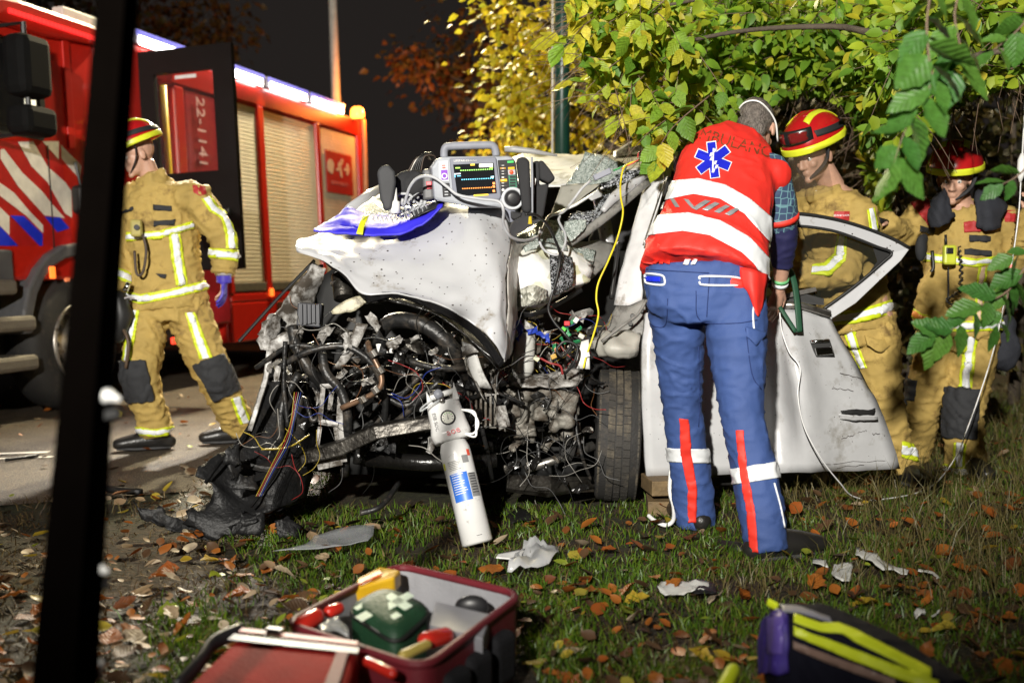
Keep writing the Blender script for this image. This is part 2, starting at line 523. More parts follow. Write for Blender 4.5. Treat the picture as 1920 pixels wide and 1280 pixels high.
flat('road_marking', [(-6.2, 5.60), (-6.2, 5.54), (-2.75, 6.33), (-2.75, 6.39)], .0005, WSTR)
flat('road_marking', [(-6.2, 5.42), (-6.2, 5.37), (-2.65, 6.18), (-2.65, 6.22)], .0005, WSTR)

# ------------------------------------------------------------------ fire engine
TA = math.atan2(.966, .257); LN = R(2.5)
tx = Vector((math.cos(TA), math.sin(TA), 0)); ty0 = Vector((-math.sin(TA), math.cos(TA), 0)); z0 = Vector((0, 0, 1))
tz = z0 * math.cos(LN) + ty0 * math.sin(LN); ty = ty0 * math.cos(LN) - z0 * math.sin(LN)
TM = Matrix((tx, ty, tz)).transposed().to_4x4(); TM.translation = Vector((-3.32, 8.3, 0))
TMI = TM.inverted()
truck = thing('fire_truck', 'red fire engine with white roller shutters and lit light bars along its roof edge', 'fire engine', mat=TM)
def tp(u, v, y=0.):
    """where the sight line meets the truck's side, in the truck's own metres"""
    o = TMI @ CAM; d = TMI.to_3x3() @ ray(u, v); t = (y - o.y) / d.y; return o + d * t
def tbox(name, a, b, mat, bev=.01, parent=None):
    return MB().span(a, b).build(name, mat, parent or truck, local=True, bev=bev)
def tprism(name, pts, y0, d, mat, bev=0, parent=None):
    return MB().prism([(s, y0, z) for s, z in pts], (0, d, 0)).build(name, mat, parent or truck, local=True, bev=bev)
# chassis, bodies
tbox('chassis', (-1.2, .25, .38), (5.6, 2.2, .95), DARK)
tprism('cab_body', [(-1.35, 1.0), (-1.42, 1.9), (-1.2, 2.78), (.44, 2.86), (.44, 1.0)], 0., 2.4, RED, .03)
tprism('cab_roof', [(-1.3, 2.79), (-1.15, 2.93), (-.5, 3.0), (.44, 3.0), (.5, 2.865), (-.2, 2.80)], -.07, 2.54, RED, .03)
ledm = M('led_red', (.9, .03, .03), .3, emit=1.0)
led = MB()
for i in range(24):
    s = -.62 + i * .042
    led.span((s, -.088, 2.87), (s + .036, -.071, 2.905))
led.build('marker_strip', ledm, truck, local=True)
tprism('cab_corner', [(.02, 2.0), (.02, 2.83), (.10, 2.83), (.10, 2.0)], -.02, .02, RED, .008)
# side window of the cab with its dark frame
wf = tprism('side_window', [(-1.25, 2.03), (-1.1, 2.70), (-.36, 2.72), (-.24, 2.66), (-.2, 2.1), (-.26, 2.03)], -.012, .012, BLK, .004)
tprism('pane', [(-1.18, 2.08), (-1.05, 2.66), (-.40, 2.67), (-.30, 2.6), (-.26, 2.12), (-.3, 2.08)], -.018, .005, LBLK, .003, parent=wf)
hb = tprism('lit_glimpse', [(-.46, 2.42), (-.44, 2.62), (-.36, 2.62), (-.34, 2.42)], -.024, .005, WSTR, .003, parent=wf)  # patches on the opaque pane paint glimpses of the lit cab inside
tprism('lit_glimpse', [(-.45, 2.26), (-.44, 2.37), (-.33, 2.36), (-.33, 2.25)], -.024, .005, M('cab_glow', (1, .93, .7), .3, emit=1.3), .003, parent=wf)  # glowing patch painted for lit things inside, not a lamp
tbox('door_seam', (-.215, -.006, 1.2), (-.203, .0, 2.0), BLK, 0)
# mirrors on the door
mr = MB(); mr.tube([(-.85, -.05, 2.72), (-.8, -.33, 2.74), (-.8, -.33, 2.0), (-.85, -.05, 1.98)], .02, 8).build('mirror_arm', BLK, truck, local=True)
MIRB = M('mirror_black', (.006, .006, .006), .8, spec=.1)
tbox('mirror', (-.92, -.42, 2.24), (-.62, -.22, 2.66), MIRB, .06)
tbox('mirror', (-.92, -.42, 1.98), (-.60, -.22, 2.18), MIRB, .05)
tbox('kerb_mirror', (-.02, -.14, 1.50), (.12, -.03, 1.72), BLK, .03)
MB().tube([(.05, -.04, 1.9), (.05, -.08, 1.72)], .012, 6).build('mirror_arm', BLK, truck, local=True)
# warning stripes: films on the cab side
def film(mat, pts, k=1, name='stripe'):
    q = [tp(u, v) for u, v in pts]
    q = [p for p in q]
    MB().prism([(p.x, -.003 - .001 * k, p.z) for p in q], (0, .003, 0)).build(name, mat, truck, local=True)
z1 = lambda l: [(x / 2.723, y / 2.723) for x, y in l]
film(M('stripe_red', (.42, .012, .012), .35), z1([(-60, 718), (300, 718), (372, 1255), (-60, 1255)]), 0, 'stripe_field')
film(WSTR, z1([(90, 725), (168, 722), (240, 850), (330, 930), (362, 975), (366, 1112), (330, 1090), (240, 930), (160, 850)]))
film(WSTR, z1([(0, 765), (18, 760), (110, 880), (215, 980), (262, 1040), (330, 1115), (290, 1108), (225, 1100), (90, 950), (0, 810)]))
film(WSTR, z1([(-40, 900), (0, 935), (70, 985), (150, 1080), (218, 1150), (218, 1190), (130, 1100), (50, 1040), (-40, 970)]))
film(WSTR, z1([(-40, 1040), (0, 1060), (46, 1105), (46, 1200), (0, 1155), (-40, 1120)]))
film(WSTR, z1([(215, 722), (298, 722), (298, 815)]))
film(WSTR, z1([(310, 742), (418, 850), (408, 918), (312, 808)]))
film(BLU, z1([(50, 1100), (118, 1103), (215, 1195), (215, 1255), (200, 1255)]), 2)
film(BLU, z1([(226, 1106), (305, 1110), (352, 1165), (290, 1185)]), 2)
film(BLU, z1([(-40, 1120), (0, 1157), (90, 1255), (-40, 1255)]), 2)
# wheel, arch, steps
def truck_wheel(s):
    m = Matrix.Translation((s, .02, .52)) @ Matrix.Rotation(R(90), 4, 'X')
    w = MB().lathe([(.30, -.26), (.44, -.28), (.50, -.22), (.515, -.1), (.50, .0), (.45, .04), (.30, .03)], m, 40).build('wheel', RUB, truck, local=True, smooth=True)
    MB().lathe([(.30, .032), (.29, .06), (.275, .03), (.25, -.04), (.18, -.03), (.16, .05), (.05, .06), (.001, .06)], m, 40).build('rim', STEEL, w, local=True, smooth=True)
    nt_ = MB()
    for i in range(10):
        a = i * math.pi / 5
        nt_.ball(m @ Vector((.21 * math.cos(a), .21 * math.sin(a), -.01)), .022, nu=8, nv=5)
    nt_.build('wheel_nuts', DARK, w, local=True)
truck_wheel(0.); truck_wheel(4.1)
ar = []
for i in range(13):
    a = math.pi * i / 12; ar.append((.66 * math.cos(a), .62 + .66 * math.sin(a)))
for i in range(13):
    a = math.pi * (12 - i) / 12; ar.append((.56 * math.cos(a), .62 + .56 * math.sin(a)))
tprism('wheel_arch', ar, -.06, .5, M('arch_grey', (.10, .10, .105), .35), .02)
tprism('arch_liner', [(.56, .6), (.56, 1.3), (-.56, 1.3), (-.56, .6)], .3, .05, BLK)
tprism('cab_skirt', [(-1.3, .95), (-.68, .95), (-.68, 1.22), (-1.3, 1.22)], -.03, .3, M('arch_grey', (.1, .1, .1)), .02)
for z, s1 in ((.90, -.72), (.64, -.55), (.36, -.55)):
    tbox('step', (-1.3, -.09, z), (s1, .25, z + .11), M('step_alu', (.20, .18, .15), .6, metal=.4, bump=.4), .03)
tbox('side_marker', (-.36, -.075, 1.01), (-.30, -.06, 1.10), M('amber', (1, .16, .02), .3, emit=2.2), .01)
tbox('side_marker', (-.10, -.0, .9), (-.03, .02, 1.02), M('amber_dim', (.9, .25, .1), .3, emit=.4), .01)
# crew cab: pieces round an open doorway, a seat and a yellow grab pole inside
tbox('crew_cab_panel', (.45, 0, .55), (1.06, 2.4, 2.98), RED, .02)
tbox('crew_cab_header', (1.06, 0, 2.74), (2.36, 2.4, 2.98), RED, .02)
tbox('crew_cab_back', (1.06, 1.6, .55), (1.9, 1.7, 2.74), M('cab_interior', (.10, .095, .085), .7), 0)
tbox('crew_cab_floor', (1.06, 0.05, .45), (1.9, 1.6, .56), DARK, 0)
sc0, sc1 = tp(329, 200).x, tp(347, 200).x
tbox('crew_cab_column', (sc0, .0, .56), (sc1, .12, 2.74), RED, .02)
tbox('crew_cab_panel', (sc1 + .01, .01, .56), (2.38, 2.4, 2.74), M('fire_red_dark', (.30, .012, .02), .35), .02)
CREAM = M('cream', (.55, .50, .42), .6)
tbox('seat', (1.2, .5, 1.55), (1.45, 1.0, 2.35), CREAM, .05); tbox('seat', (1.1, .3, 1.2), (1.5, .9, 1.5), CREAM, .05)
tbox('headrest', (1.22, .55, 2.42), (1.4, .9, 2.66), CREAM, .05)
gp_ = tp(308, 200).x
MB().tube([(gp_ + .03, .0, .9), (gp_, .0, 2.7)], .030, 10).build('grab_pole', M('yellow_pole', (.75, .50, .01), .35), truck, local=True, smooth=True)
# the unit number on the body, reading downwards
tx_m = TM @ frame((1.97, -.008, 2.36), (0, 0, -1), (1, 0, 0))
text('number', '22-1141', .20, tx_m, M('pale_pink', (.75, .5, .5), .5), truck, .002)
# open crew door
D0, D1 = 1.02, 1.075
door = MB()
door.span((D0, -.88, 2.72), (D1, -.0, 2.92)); door.span((D0, -.88, 1.88), (D1, -.70, 2.72)); door.span((D0, -.14, 1.88), (D1, 0, 2.72)); door.span((D0, -.88, 1.05), (D1, 0, 1.88))
dr = door.build('crew_door', M('door_black', (.006, .0045, .004), .5, spec=.2), truck, local=True)
tbox('pane', (D0 + .02, -.70, 1.88), (D0 + .03, -.14, 2.72), glass_mat('door_glass', (.05, .05, .05), .03, .86), 0, parent=dr)
tbox('handle', (D0 - .04, -.80, 1.50), (D0, -.66, 1.56), BLK, .01, parent=dr)
tbox('window_latch', (D0 - .012, -.55, 2.66), (D0, -.35, 2.69), WPL, .003, parent=dr)
# superstructure with three roller shutters
tbox('superstructure', (2.36, .05, .36), (5.84, 2.4, 2.99), RED, .02)
tbox('top_rail', (2.36, .0, 2.78), (5.84, .05, 2.98), RED, .01)
tbox('bottom_rail', (2.36, .0, .76), (5.84, .05, .84), RED, .01)
tbox('skirt_panel', (2.36, .0, .36), (5.84, .05, .755), RED, .015)
SHM = M('shutter', (.68, .60, .45), .55, var=.05)
for s0, s1 in ((2.44, 3.10), (3.23, 4.50), (4.61, 5.71)):
    sh = MB(); z = .95
    while z < 2.75:
        sh.add([(s0, .028, z), (s1, .028, z), (s1, .0245, z + .012), (s0, .0245, z + .012), (s1, .0245, z + .034), (s0, .0245, z + .034), (s1, .028, z + .04), (s0, .028, z + .04)], [(0, 1, 2, 3), (3, 2, 4, 5), (5, 4, 6, 7)]); z += .04
    o = sh.build('roller_shutter', SHM, truck, local=True)
    tbox('shutter_handle', (s0, .0, .86), (s1, .045, .95), M('shutter_bar', (.2, .18, .14), .4, metal=.5), .008, parent=o)
for s0, s1 in ((2.36, 2.44), (3.10, 3.23), (4.50, 4.61), (5.71, 5.84)):
    tbox('mullion', (s0, -.004, .84), (s1, .05, 2.78), RED, .012)
tbox('locker_door', (3.3, -.012, .42), (4.3, -.001, .74), M('locker_brown', (.10, .03, .02), .4), .01)
tbox('side_marker', (3.14, -.02, .80), (3.22, -.004, .88), M('amber', (1, .16, .02)), .01)
tbox('side_marker', (1.26, -.02, .42), (1.34, .0, .48), M('red_marker', (1, .05, .02), .3, emit=2.0), .01)
# rescue sign on the last shutter
tbox('rescue_sign', (4.74, .004, 2.0), (5.52, .012, 2.50), M('sign_red', (.48, .03, .025), .5), .004)
sgn = bpy.data.objects['rescue_sign']
SW = M('sign_cream', (.75, .62, .45), .6)
def pict(pts): MB().prism([(s, .0, z) for s, z in pts], (0, .0035, 0)).build('pictogram', SW, sgn, local=True)
def sg(l): return [((tp(590 + x * 90 / 960, 260 + y * 120 / 1280)).x, (tp(590 + x * 90 / 960, 260 + y * 120 / 1280)).z) for x, y in l]
pict(sg([(300, 405), (350, 420), (390, 500), (385, 590), (365, 700), (330, 700), (315, 670), (275, 650), (255, 560), (265, 470)]))
pict(sg([(545, 400), (580, 430), (560, 500), (530, 560), (545, 640), (560, 780), (530, 780), (510, 640), (440, 640), (430, 600), (480, 580), (470, 520), (490, 460), (520, 470)]))
pict(sg([(590, 590), (640, 590), (635, 510), (665, 500), (700, 600), (690, 700), (660, 745), (640, 720), (650, 660), (595, 640)]))
text('caption', 'RED EN VERLICHT', .062, TM @ frame((5.12, .0, 2.12), (1, 0, 0), (0, 0, 1)), M('sign_pink', (.62, .2, .16), .6), sgn, .001)
# roof light bars: lamps of the engine itself
LIT = M('lamp_white', (1, .96, .92), .3, emit=22.)
for s0, s1 in ((.95, 1.75), (2.44, 3.22), (3.31, 4.26), (4.34, 5.27)):
    h = tbox('light_bar', (s0 - .02, -.03, 2.985), (s1 + .02, .14, 3.10), M('bar_housing', (.30, .28, .34), .4), .015)
    tbox('blue_fringe', (s0, -.045, 3.055), (s1, -.031, 3.10), M('blue_fringe', (.22, .22, .85), .2, emit=.6), .004, parent=h)  # added glowing strip paints the violet fringe above the lamps
    tbox('diffuser', (s0 + .05, -.05, 2.975), (s1 - .05, -.031, 3.052), LIT, .01, parent=h)
tbox('roof_rail', (.1, .02, 3.0), (.9, .12, 3.10), WSTR, .01)
tbox('roof_hatch', (-.9, .3, 3.0), (-.1, 1.6, 3.12), RED, .03)
bc = MB().lathe([(.001, .0), (.08, .0), (.09, .02), (.08, .10), (.05, .13), (.001, .13)], Matrix.Translation((5.72, -.02, 3.0)), 16).build('beacon', M('beacon_amber', (1, .25, .03), .2, emit=9.), truck, local=True, smooth=True)
bl = bpy.data.lights.new('beacon_light', 'POINT'); bl.energy = 130; bl.color = (1, .28, .04); bl.shadow_soft_size = .1
blo = bpy.data.objects.new('beacon_light', bl); COL.objects.link(blo); blo.location = TM @ Vector((5.95, -.25, 3.2))
MB().tube([(5.86, -.02, 1.9), (5.9, -.02, 2.6), (5.9, -.02, 3.0)], .03, 8).build('beacon_bracket', M('bracket_orange', (.55, .3, .12), .5), truck, local=True)

# ------------------------------------------------------------------ posts
lp = thing('street_lamp', 'tall pale lamp post standing behind the fire engine', 'lamp post', (-2.3, 14.6, 0))
MB().tube([(-2.30, 14.6, 0), (-2.33, 14.6, 2.9), (-2.34, 14.6, 2.95), (-2.42, 14.6, 6.6)], [.09, .085, .062, .05], 14).build('pole', M('pale_pole', (.62, .58, .5), .5), lp, smooth=True)
MB().tube([(-2.42, 14.6, 6.5), (-2.3, 14.1, 6.7), (-1.9, 13.2, 6.75)], .035, 8).build('arm', M('pale_pole', (.6, .6, .5)), lp, smooth=True)
MB().box((-1.75, 12.9, 6.78), (.3, .75, .1)).build('lamp_head', GREY, lp, bev=.04)
gp = thing('green_post', 'dark green painted post in front of the yellow leaves', 'post', (0.37, 8, 0))
gx = P(1054, 200, 8).x
MB().tube([(gx, 8, 0), (gx, 8, 2.7), (gx, 8, 5)], [.058, .056, .055], 18).build('pole', M('post_green', (.008, .045, .03), .35), gp, smooth=True)
MB().tube([(gx - .072, 7.97, 0), (gx - .072, 7.97, 5)], .009, 8).build('conduit', M('pale_pole', (.6, .6, .5)), gp, smooth=True)
# near leaning dark post; white peg tops paint the light on black pegs
ps = thing('stake', 'black leaning stake close to the camera, its peg tops painted pale as lit', 'stake', P(118, 1280, 1.7))
a0, a1 = P(118, 1330, 1.62), P(224, -40, 1.72)
base = a0 + (a0 - a1) * (a0.z / (a1.z - a0.z)); ps.location = base; PM[ps.name] = Matrix.Translation(base)
dd = (a1 - base).normalized()
MB().tube([base, base.lerp(a1, .3), base.lerp(a1, .62), a1 + dd * .2], [(.056, .03), (.052, .03), (.041, .026), (.031, .024)], 4, ref=(1, 1, 0)).build('shaft', M('stake_black', (.0016, .0012, .001), .95, spec=.0), ps)
sh_b = M('stake_brown', (.05, .016, .004), .7, spec=.1)
MB().tube([P(140, 700, 1.66), P(182, 330, 1.68), P(212, -20, 1.7)], [(.006, .003)] * 3, 6).build('edge_strip', sh_b, ps)
for u, v in ((192, 742), (170, 1062), (160, 1232)):
    q = P(u, v, 1.68)
    MB().tube([q + Vector((-.03, -.01, -.004)), q + Vector((.016, -.012, .002)), q + Vector((.030, -.012, -.004))], [(.013, .009), (.011, .008), (.005, .004)], 10, cap='round').build('lit_peg_top', WPL, ps, smooth=True)
    MB().tube([q + Vector((-.03, .0, -.034)), q + Vector((.026, .0, -.026))], [(.018, .018), (.010, .010)], 6).build('peg_base', BLK, ps)

# ------------------------------------------------------------------ leaves and trees
def leaf_geo(L=1., W=.34, fold=.16, curl=.10, n=6, tooth=.05):
    """an ovate beech leaf along +x: two rows of wavy halves on a folded rib"""
    vs = []; fs = []
    for i in range(n + 1):
        t = i / n; w = W * math.sin(math.pi * min(1, t * .96 + .02) ** .85) * (1 + tooth * (1 if i % 2 else -1)) if 0 < i < n else .0
        z = -curl * t * t * 1.6
        vs += [(L * t, 0, z), (L * t, w, z + fold * w * 1.6), (L * t, -w, z + fold * w * 1.6)]
    for i in range(n):
        a = 3 * i; b = a + 3
        fs += [(a, b, b + 1, a + 1), (a, a + 2, b + 2, b)]
    return vs, fs
def leaf_mesh(name, mat, ir=0., **k):
    v, f = leaf_geo(**k)
    if ir: v = [(x + rnd(-ir, ir) * .5, y * (1 + rnd(-ir, ir) * 2.2), z + rnd(-ir, ir)) for x, y, z in v]
    me = bpy.data.meshes.new(name); me.from_pydata(v, [], f); me.materials.append(mat)
    me.polygons.foreach_set('use_smooth', [True] * len(me.polygons)); return me
def rot_leaf(d, droop=None):
    """matrix turning leaf +x to direction d with a random roll near face up"""
    d = Vector(d).normalized(); up = Vector((rnd(-.7, .7), rnd(-.9, .3), rnd(.2, 1)))
    y = up.cross(d)
    y = y.normalized() if y.length > 1e-4 else d.orthogonal().normalized()
    z = d.cross(y); return Matrix((d, y, z)).transposed()
def leaf_cloud(name, mats4, mat, parent, n=3, **k):
    v, f = leaf_geo(n=n, **k); v = np.array(v); f = np.array(f); K = len(mats4)
    A = np.array([[list(r) for r in m] for m in mats4])
    V = np.einsum('kij,vj->kvi', A[:, :3, :3], v) + A[:, None, :3, 3]
    Fc = (f[None] + (np.arange(K) * len(v))[:, None, None]).reshape(-1, 4)
    me = bpy.data.meshes.new(name); me.vertices.add(K * len(v)); me.vertices.foreach_set('co', V.ravel().astype('f'))
    nf = len(Fc); me.loops.add(nf * 4); me.loops.foreach_set('vertex_index', Fc.ravel().astype('i')); me.polygons.add(nf)
    me.polygons.foreach_set('loop_start', np.arange(0, nf * 4, 4, dtype='i')); me.polygons.foreach_set('loop_total', np.full(nf, 4, 'i')); me.update(); me.validate()
    o = link(name, me, mat, parent); o['kind'] = 'stuff'; return o
def lm(p, d, s):
    m = (rot_leaf(d) * s).to_4x4(); m.translation = p; return m
def place_leaves(ms, me, parent, name='leaf'):
    inv = PM[parent.name].inverted(); mes = me if isinstance(me, list) else [me]
    for m in ms:
        o = bpy.data.objects.new(name, random.choice(mes)); COL.objects.link(o); o.parent = parent; o.matrix_basis = inv @ m
BARK = M('bark', (.09, .07, .05), .85, bump=.8, bs=40)
def tree(name, label, foot, height, clumps, leaf, mat, per, near=0, lmesh=None, group=None, trunk_r=.12):
    t = thing(name, label, 'tree', foot, group=group)
    f = Vector(foot); top = f + Vector((rnd(-.2, .2), rnd(-.2, .2), height * .8))
    MB().tube([f, f.lerp(top, .35) + Vector((.06, 0, 0)), f.lerp(top, .7), top], [trunk_r, trunk_r * .8, trunk_r * .5, trunk_r * .2], 10).build('trunk', BARK, t, smooth=True)
    ms = []
    for c, r, w in clumps:
        c = Vector(c)
        st = f.lerp(top, min(.95, max(.25, (c.z - .4 * (c - f).to_2d().length - f.z) / (height * .8))))
        MB().tube(spline([st, st.lerp(c, .5) + Vector((0, 0, .12)), c], 4), [trunk_r * .4 * (1 - i / 10) + .006 for i in range(9)], 6).build('limb', BARK, t, smooth=True)
        for i in range(int(per * w)):
            q = Vector((random.gauss(0, .42), random.gauss(0, .42), random.gauss(0, .36)))
            p = c + Vector((q.x * r, q.y * r, q.z * r * .8))
            ms.append(lm(p, Vector((q.x, q.y - .2, q.z * .5 - .35)) + Vector((rnd(-.5, .5), rnd(-.5, .5), rnd(-.4, .3))), leaf * rnd(.7, 1.25)))
    if near:
        ms.sort(key=lambda m: (m.translation - CAM).length)
        place_leaves(ms[:near], lmesh, t); ms = ms[near:]
    leaf_cloud('foliage', ms, mat, t)
    return t
YEL = leaf_mat('leaf_yellow', (.58, .42, .02), (.40, .42, .03), .5, .4, (.62, .52, .03))
GRN = leaf_mat('leaf_green', (.12, .28, .03), (.46, .54, .035), .5, .45, (.26, .44, .035))
GRY = leaf_mat('leaf_lime', (.56, .56, .03), (.36, .48, .03), .5, .42, (.64, .56, .05))
ORG = leaf_mat('leaf_rust', (.28, .09, .02), (.20, .12, .02), .5, .25)
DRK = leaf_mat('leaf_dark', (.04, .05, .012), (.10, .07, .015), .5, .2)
def C(u, v, Y, r, w=1.): return (P(u, v, Y), r, w)
tree('yellow_tree', 'bright yellow autumn tree just left of the dark green post', (1.5, 9.8, 0), 5,
     [C(960, 15, 8.8, .5, .6), C(1000, 60, 9, .6), C(985, 130, 9, .5), C(1010, 180, 9, .5), C(990, 220, 9.2, .45), C(1080, 60, 9.2, .7), C(1100, 150, 9.4, .7), C(1090, 230, 9.5, .6), C(1180, 60, 9.5, .8), C(1190, 150, 9.8, .7), C(1200, 220, 9.8, .7), C(1280, 80, 10, .8), C(1300, 180, 10, .8), C(1400, 90, 10.5, .9)], .085, YEL, 230, 120, leaf_mesh('yellow_leaf', YEL, n=4))
tree('rust_tree', 'small rust orange tree behind the heart monitor', (.2, 13.5, 0), 3.6,
     [C(935, 255, 13, .35, .8), C(960, 280, 13, .4, .7), C(1130, 270, 12, .6), C(1250, 260, 12, .7), C(900, 290, 13.5, .3, .5), C(1170, 200, 12.5, .6)], .09, YEL, 120)
tree('dim_tree', 'dim rust brown tree against the night sky left of the yellow one', (-.3, 17, 0), 6,
     [C(800, 125, 16, .6), C(770, 110, 16, .4, .5), C(850, 150, 16.5, .7), C(880, 60, 17, .9), C(900, 120, 17, .9), C(840, 180, 16.5, .4, .5), C(920, 20, 17, .9), C(930, 180, 17, .7), C(905, 230, 17, .5)], .12, ORG, 170, trunk_r=.16)
tree('roadside_tree', 'dim brown tree rising behind the cab of the fire engine', (-9.5, 24, 0), 9,
     [C(330, 40, 22, 1.3), C(260, 20, 22, 1.3), C(390, 20, 22, 1.2), C(200, 60, 22, 1.2), C(420, 70, 22, .8, .6), C(360, 80, 22, .9)], .16, ORG, 200, trunk_r=.22)
tree('roadside_tree', 'dim olive tree at the far left above the engine roof', (-12, 20, 0), 9,
     [C(60, 20, 18, 1.2), C(120, 30, 18, 1.1), C(20, 10, 18, 1.2), C(160, 10, 18, 1.2)], .15, DRK, 200, trunk_r=.2)
# dark wood along the horizon
ms = []
for i in range(9000):
    x = rnd(-30, 32); y = rnd(26, 32); h = 3.4 + 1.5 * noise.noise((x * .2, 0, 0)) + (1.8 if x > 2 else 0) + 4.5 * max(0, min(1, (x - 3) / 4))
    ms.append(lm((x, y, rnd(0, h)), (rnd(-1, 1), rnd(-1, .2), rnd(-1, .4)), rnd(.5, .9)))
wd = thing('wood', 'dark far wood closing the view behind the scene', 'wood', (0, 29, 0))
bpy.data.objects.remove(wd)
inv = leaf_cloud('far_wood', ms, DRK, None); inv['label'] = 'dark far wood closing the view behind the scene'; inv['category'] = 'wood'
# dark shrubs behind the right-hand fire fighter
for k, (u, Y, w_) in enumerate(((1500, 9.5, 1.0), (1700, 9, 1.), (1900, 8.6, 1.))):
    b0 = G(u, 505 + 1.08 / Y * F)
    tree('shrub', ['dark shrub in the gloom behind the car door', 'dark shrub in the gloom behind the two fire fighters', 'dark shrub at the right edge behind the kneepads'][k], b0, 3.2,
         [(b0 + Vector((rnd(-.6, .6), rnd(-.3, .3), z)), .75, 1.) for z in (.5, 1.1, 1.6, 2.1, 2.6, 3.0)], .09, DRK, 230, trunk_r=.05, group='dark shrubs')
# ------------------------------------------------------------------ wrecked car
CARW = M('car_white', (.47, .475, .49), .30, var=.04, vs=5, coat=.35, speck=1., dirt=.12, dcol=(.25, .22, .18), ds=7)
CARI = M('car_white_inner', (.50, .49, .47), .45, var=.15, dirt=.78, dcol=(.06, .05, .04), ds=16)
GREYM = M('grey_trim', (.22, .215, .20), .55, var=.2, dirt=.35, dcol=(.06, .055, .05), ds=12)
OIL = M('oily_black', (.008, .0075, .007), .26, var=.4, bump=.5, bs=30)
OILM = M('oily_metal', (.065, .06, .052), .35, metal=.7, var=.4, dirt=.6, dcol=(.01, .008, .006), ds=12, bump=.4, bs=40)
CAST = M('cast_alloy', (.21, .20, .175), .6, metal=.35, var=.35, dirt=.6, dcol=(.07, .055, .04), ds=10, bump=.6, bs=35)
LINER = M('liner_black', (.008, .008, .0085), .5, var=.35, bump=.5, bs=60, dirt=.25, dcol=(.02, .017, .014), spec=.35)
CHROME = M('chrome', (.75, .74, .72), .12, metal=1., var=.05)
def speckle(name, base, fleck, sc, cut, rough=.25):
    m = bpy.data.materials.new(name); m.use_nodes = True; nt = m.node_tree; N = nt.nodes; L = nt.links; b = N['Principled BSDF']
    tc = N.new('ShaderNodeTexCoord'); vo = N.new('ShaderNodeTexVoronoi'); vo.inputs['Scale'].default_value = sc; L.new(tc.outputs['Object'], vo.inputs['Vector'])
    nz = N.new('ShaderNodeTexNoise'); nz.inputs['Scale'].default_value = sc * .12; nz.inputs['Detail'].default_value = 3; L.new(tc.outputs['Object'], nz.inputs['Vector'])
    ad = N.new('ShaderNodeMixRGB'); ad.inputs[0].default_value = .45; L.new(vo.outputs['Color'], ad.inputs[1]); L.new(nz.outputs['Fac'], ad.inputs[2])
    rp = N.new('ShaderNodeValToRGB'); rp.color_ramp.elements[0].position = cut - .12; rp.color_ramp.elements[0].color = (*base, 1); rp.color_ramp.elements[1].position = cut + .12; rp.color_ramp.elements[1].color = (*fleck, 1)
    L.new(ad.outputs[0], rp.inputs[0]); L.new(rp.outputs[0], b.inputs['Base Color']); b.inputs['Roughness'].default_value = rough
    bp = N.new('ShaderNodeBump'); bp.inputs['Strength'].default_value = .8; bp.inputs['Distance'].default_value = .006; L.new(vo.outputs['Distance'], bp.inputs['Height']); L.new(bp.outputs[0], b.inputs['Normal'])
    return m
CRAZE = speckle('crazed_glass', (.20, .24, .22), (.50, .55, .52), 170, .5)
CRAZB = speckle('crazed_black', (.012, .013, .015), (.42, .44, .47), 150, .56)
FOAM = speckle('foam_white', (.80, .80, .78), (.50, .50, .20), 16, .70, .55)
CRAZG = speckle('crazed_dirty', (.22, .22, .18), (.55, .55, .48), 60, .5, .5)
car = thing('wrecked_car', 'white car with its whole front crushed open beside the verge', 'car', (-.2, 4.9, 0))
hood = sheet('hood', [
    [(561, 446, 4.70), (600, 437, 4.78), (650, 424, 4.82), (700, 408, 4.84), (770, 386, 4.84), (830, 371, 4.80), (880, 376, 4.74), (925, 381, 4.70), (944, 396, 4.66)],
    [(556, 454, 4.60), (600, 449, 4.66), (650, 444, 4.70), (700, 438, 4.68), (775, 430, 4.66), (835, 424, 4.60), (888, 424, 4.52), (925, 432, 4.56), (956, 446, 4.62)],
    [(554, 462, 4.52), (600, 466, 4.55), (650, 474, 4.52), (700, 484, 4.50), (780, 496, 4.46), (845, 506, 4.42), (900, 512, 4.38), (934, 516, 4.36), (950, 520, 4.40)],
    [(556, 468, 4.50), (606, 478, 4.46), (655, 500, 4.42), (695, 525, 4.38), (765, 540, 4.36), (835, 560, 4.30), (900, 585, 4.26), (935, 600, 4.24), (951, 606, 4.30)],
    [(558, 473, 4.50), (606, 488, 4.44), (646, 512, 4.38), (680, 552, 4.34), (745, 548, 4.32), (830, 574, 4.26), (895, 612, 4.22), (928, 645, 4.20), (948, 676, 4.24)]],
    CARW, car, th=.006, su=7, sv=7, amp=.015, fr=4.6, seed=3)
# folded edge of the hood, and its dark underside lining
sheet('hood_fold', [[(944, 396, 4.655), (962, 452, 4.70), (1000, 458, 4.88)], [(957, 452, 4.615), (968, 480, 4.72), (985, 470, 4.90)], [(952, 522, 4.395), (964, 525, 4.50), (978, 520, 4.85)], [(952, 608, 4.295), (962, 612, 4.40), (972, 605, 4.85)], [(949, 678, 4.235), (955, 670, 4.36), (962, 660, 4.85)]], M('fold_grey', (.42, .40, .37), .4, dirt=.3, dcol=(.12, .09, .07), ds=10), car, amp=.010, fr=8, seed=8)
sheet('hood_lining', [[(600, 486, 4.60), (700, 470, 4.9), (800, 480, 4.9), (900, 560, 4.8)], [(640, 515, 4.44), (720, 552, 4.42), (820, 580, 4.36), (938, 672, 4.30)], [(690, 570, 4.42), (745, 566, 4.38), (830, 600, 4.34), (934, 690, 4.30)]], OIL, car, amp=.012, fr=10, seed=5)
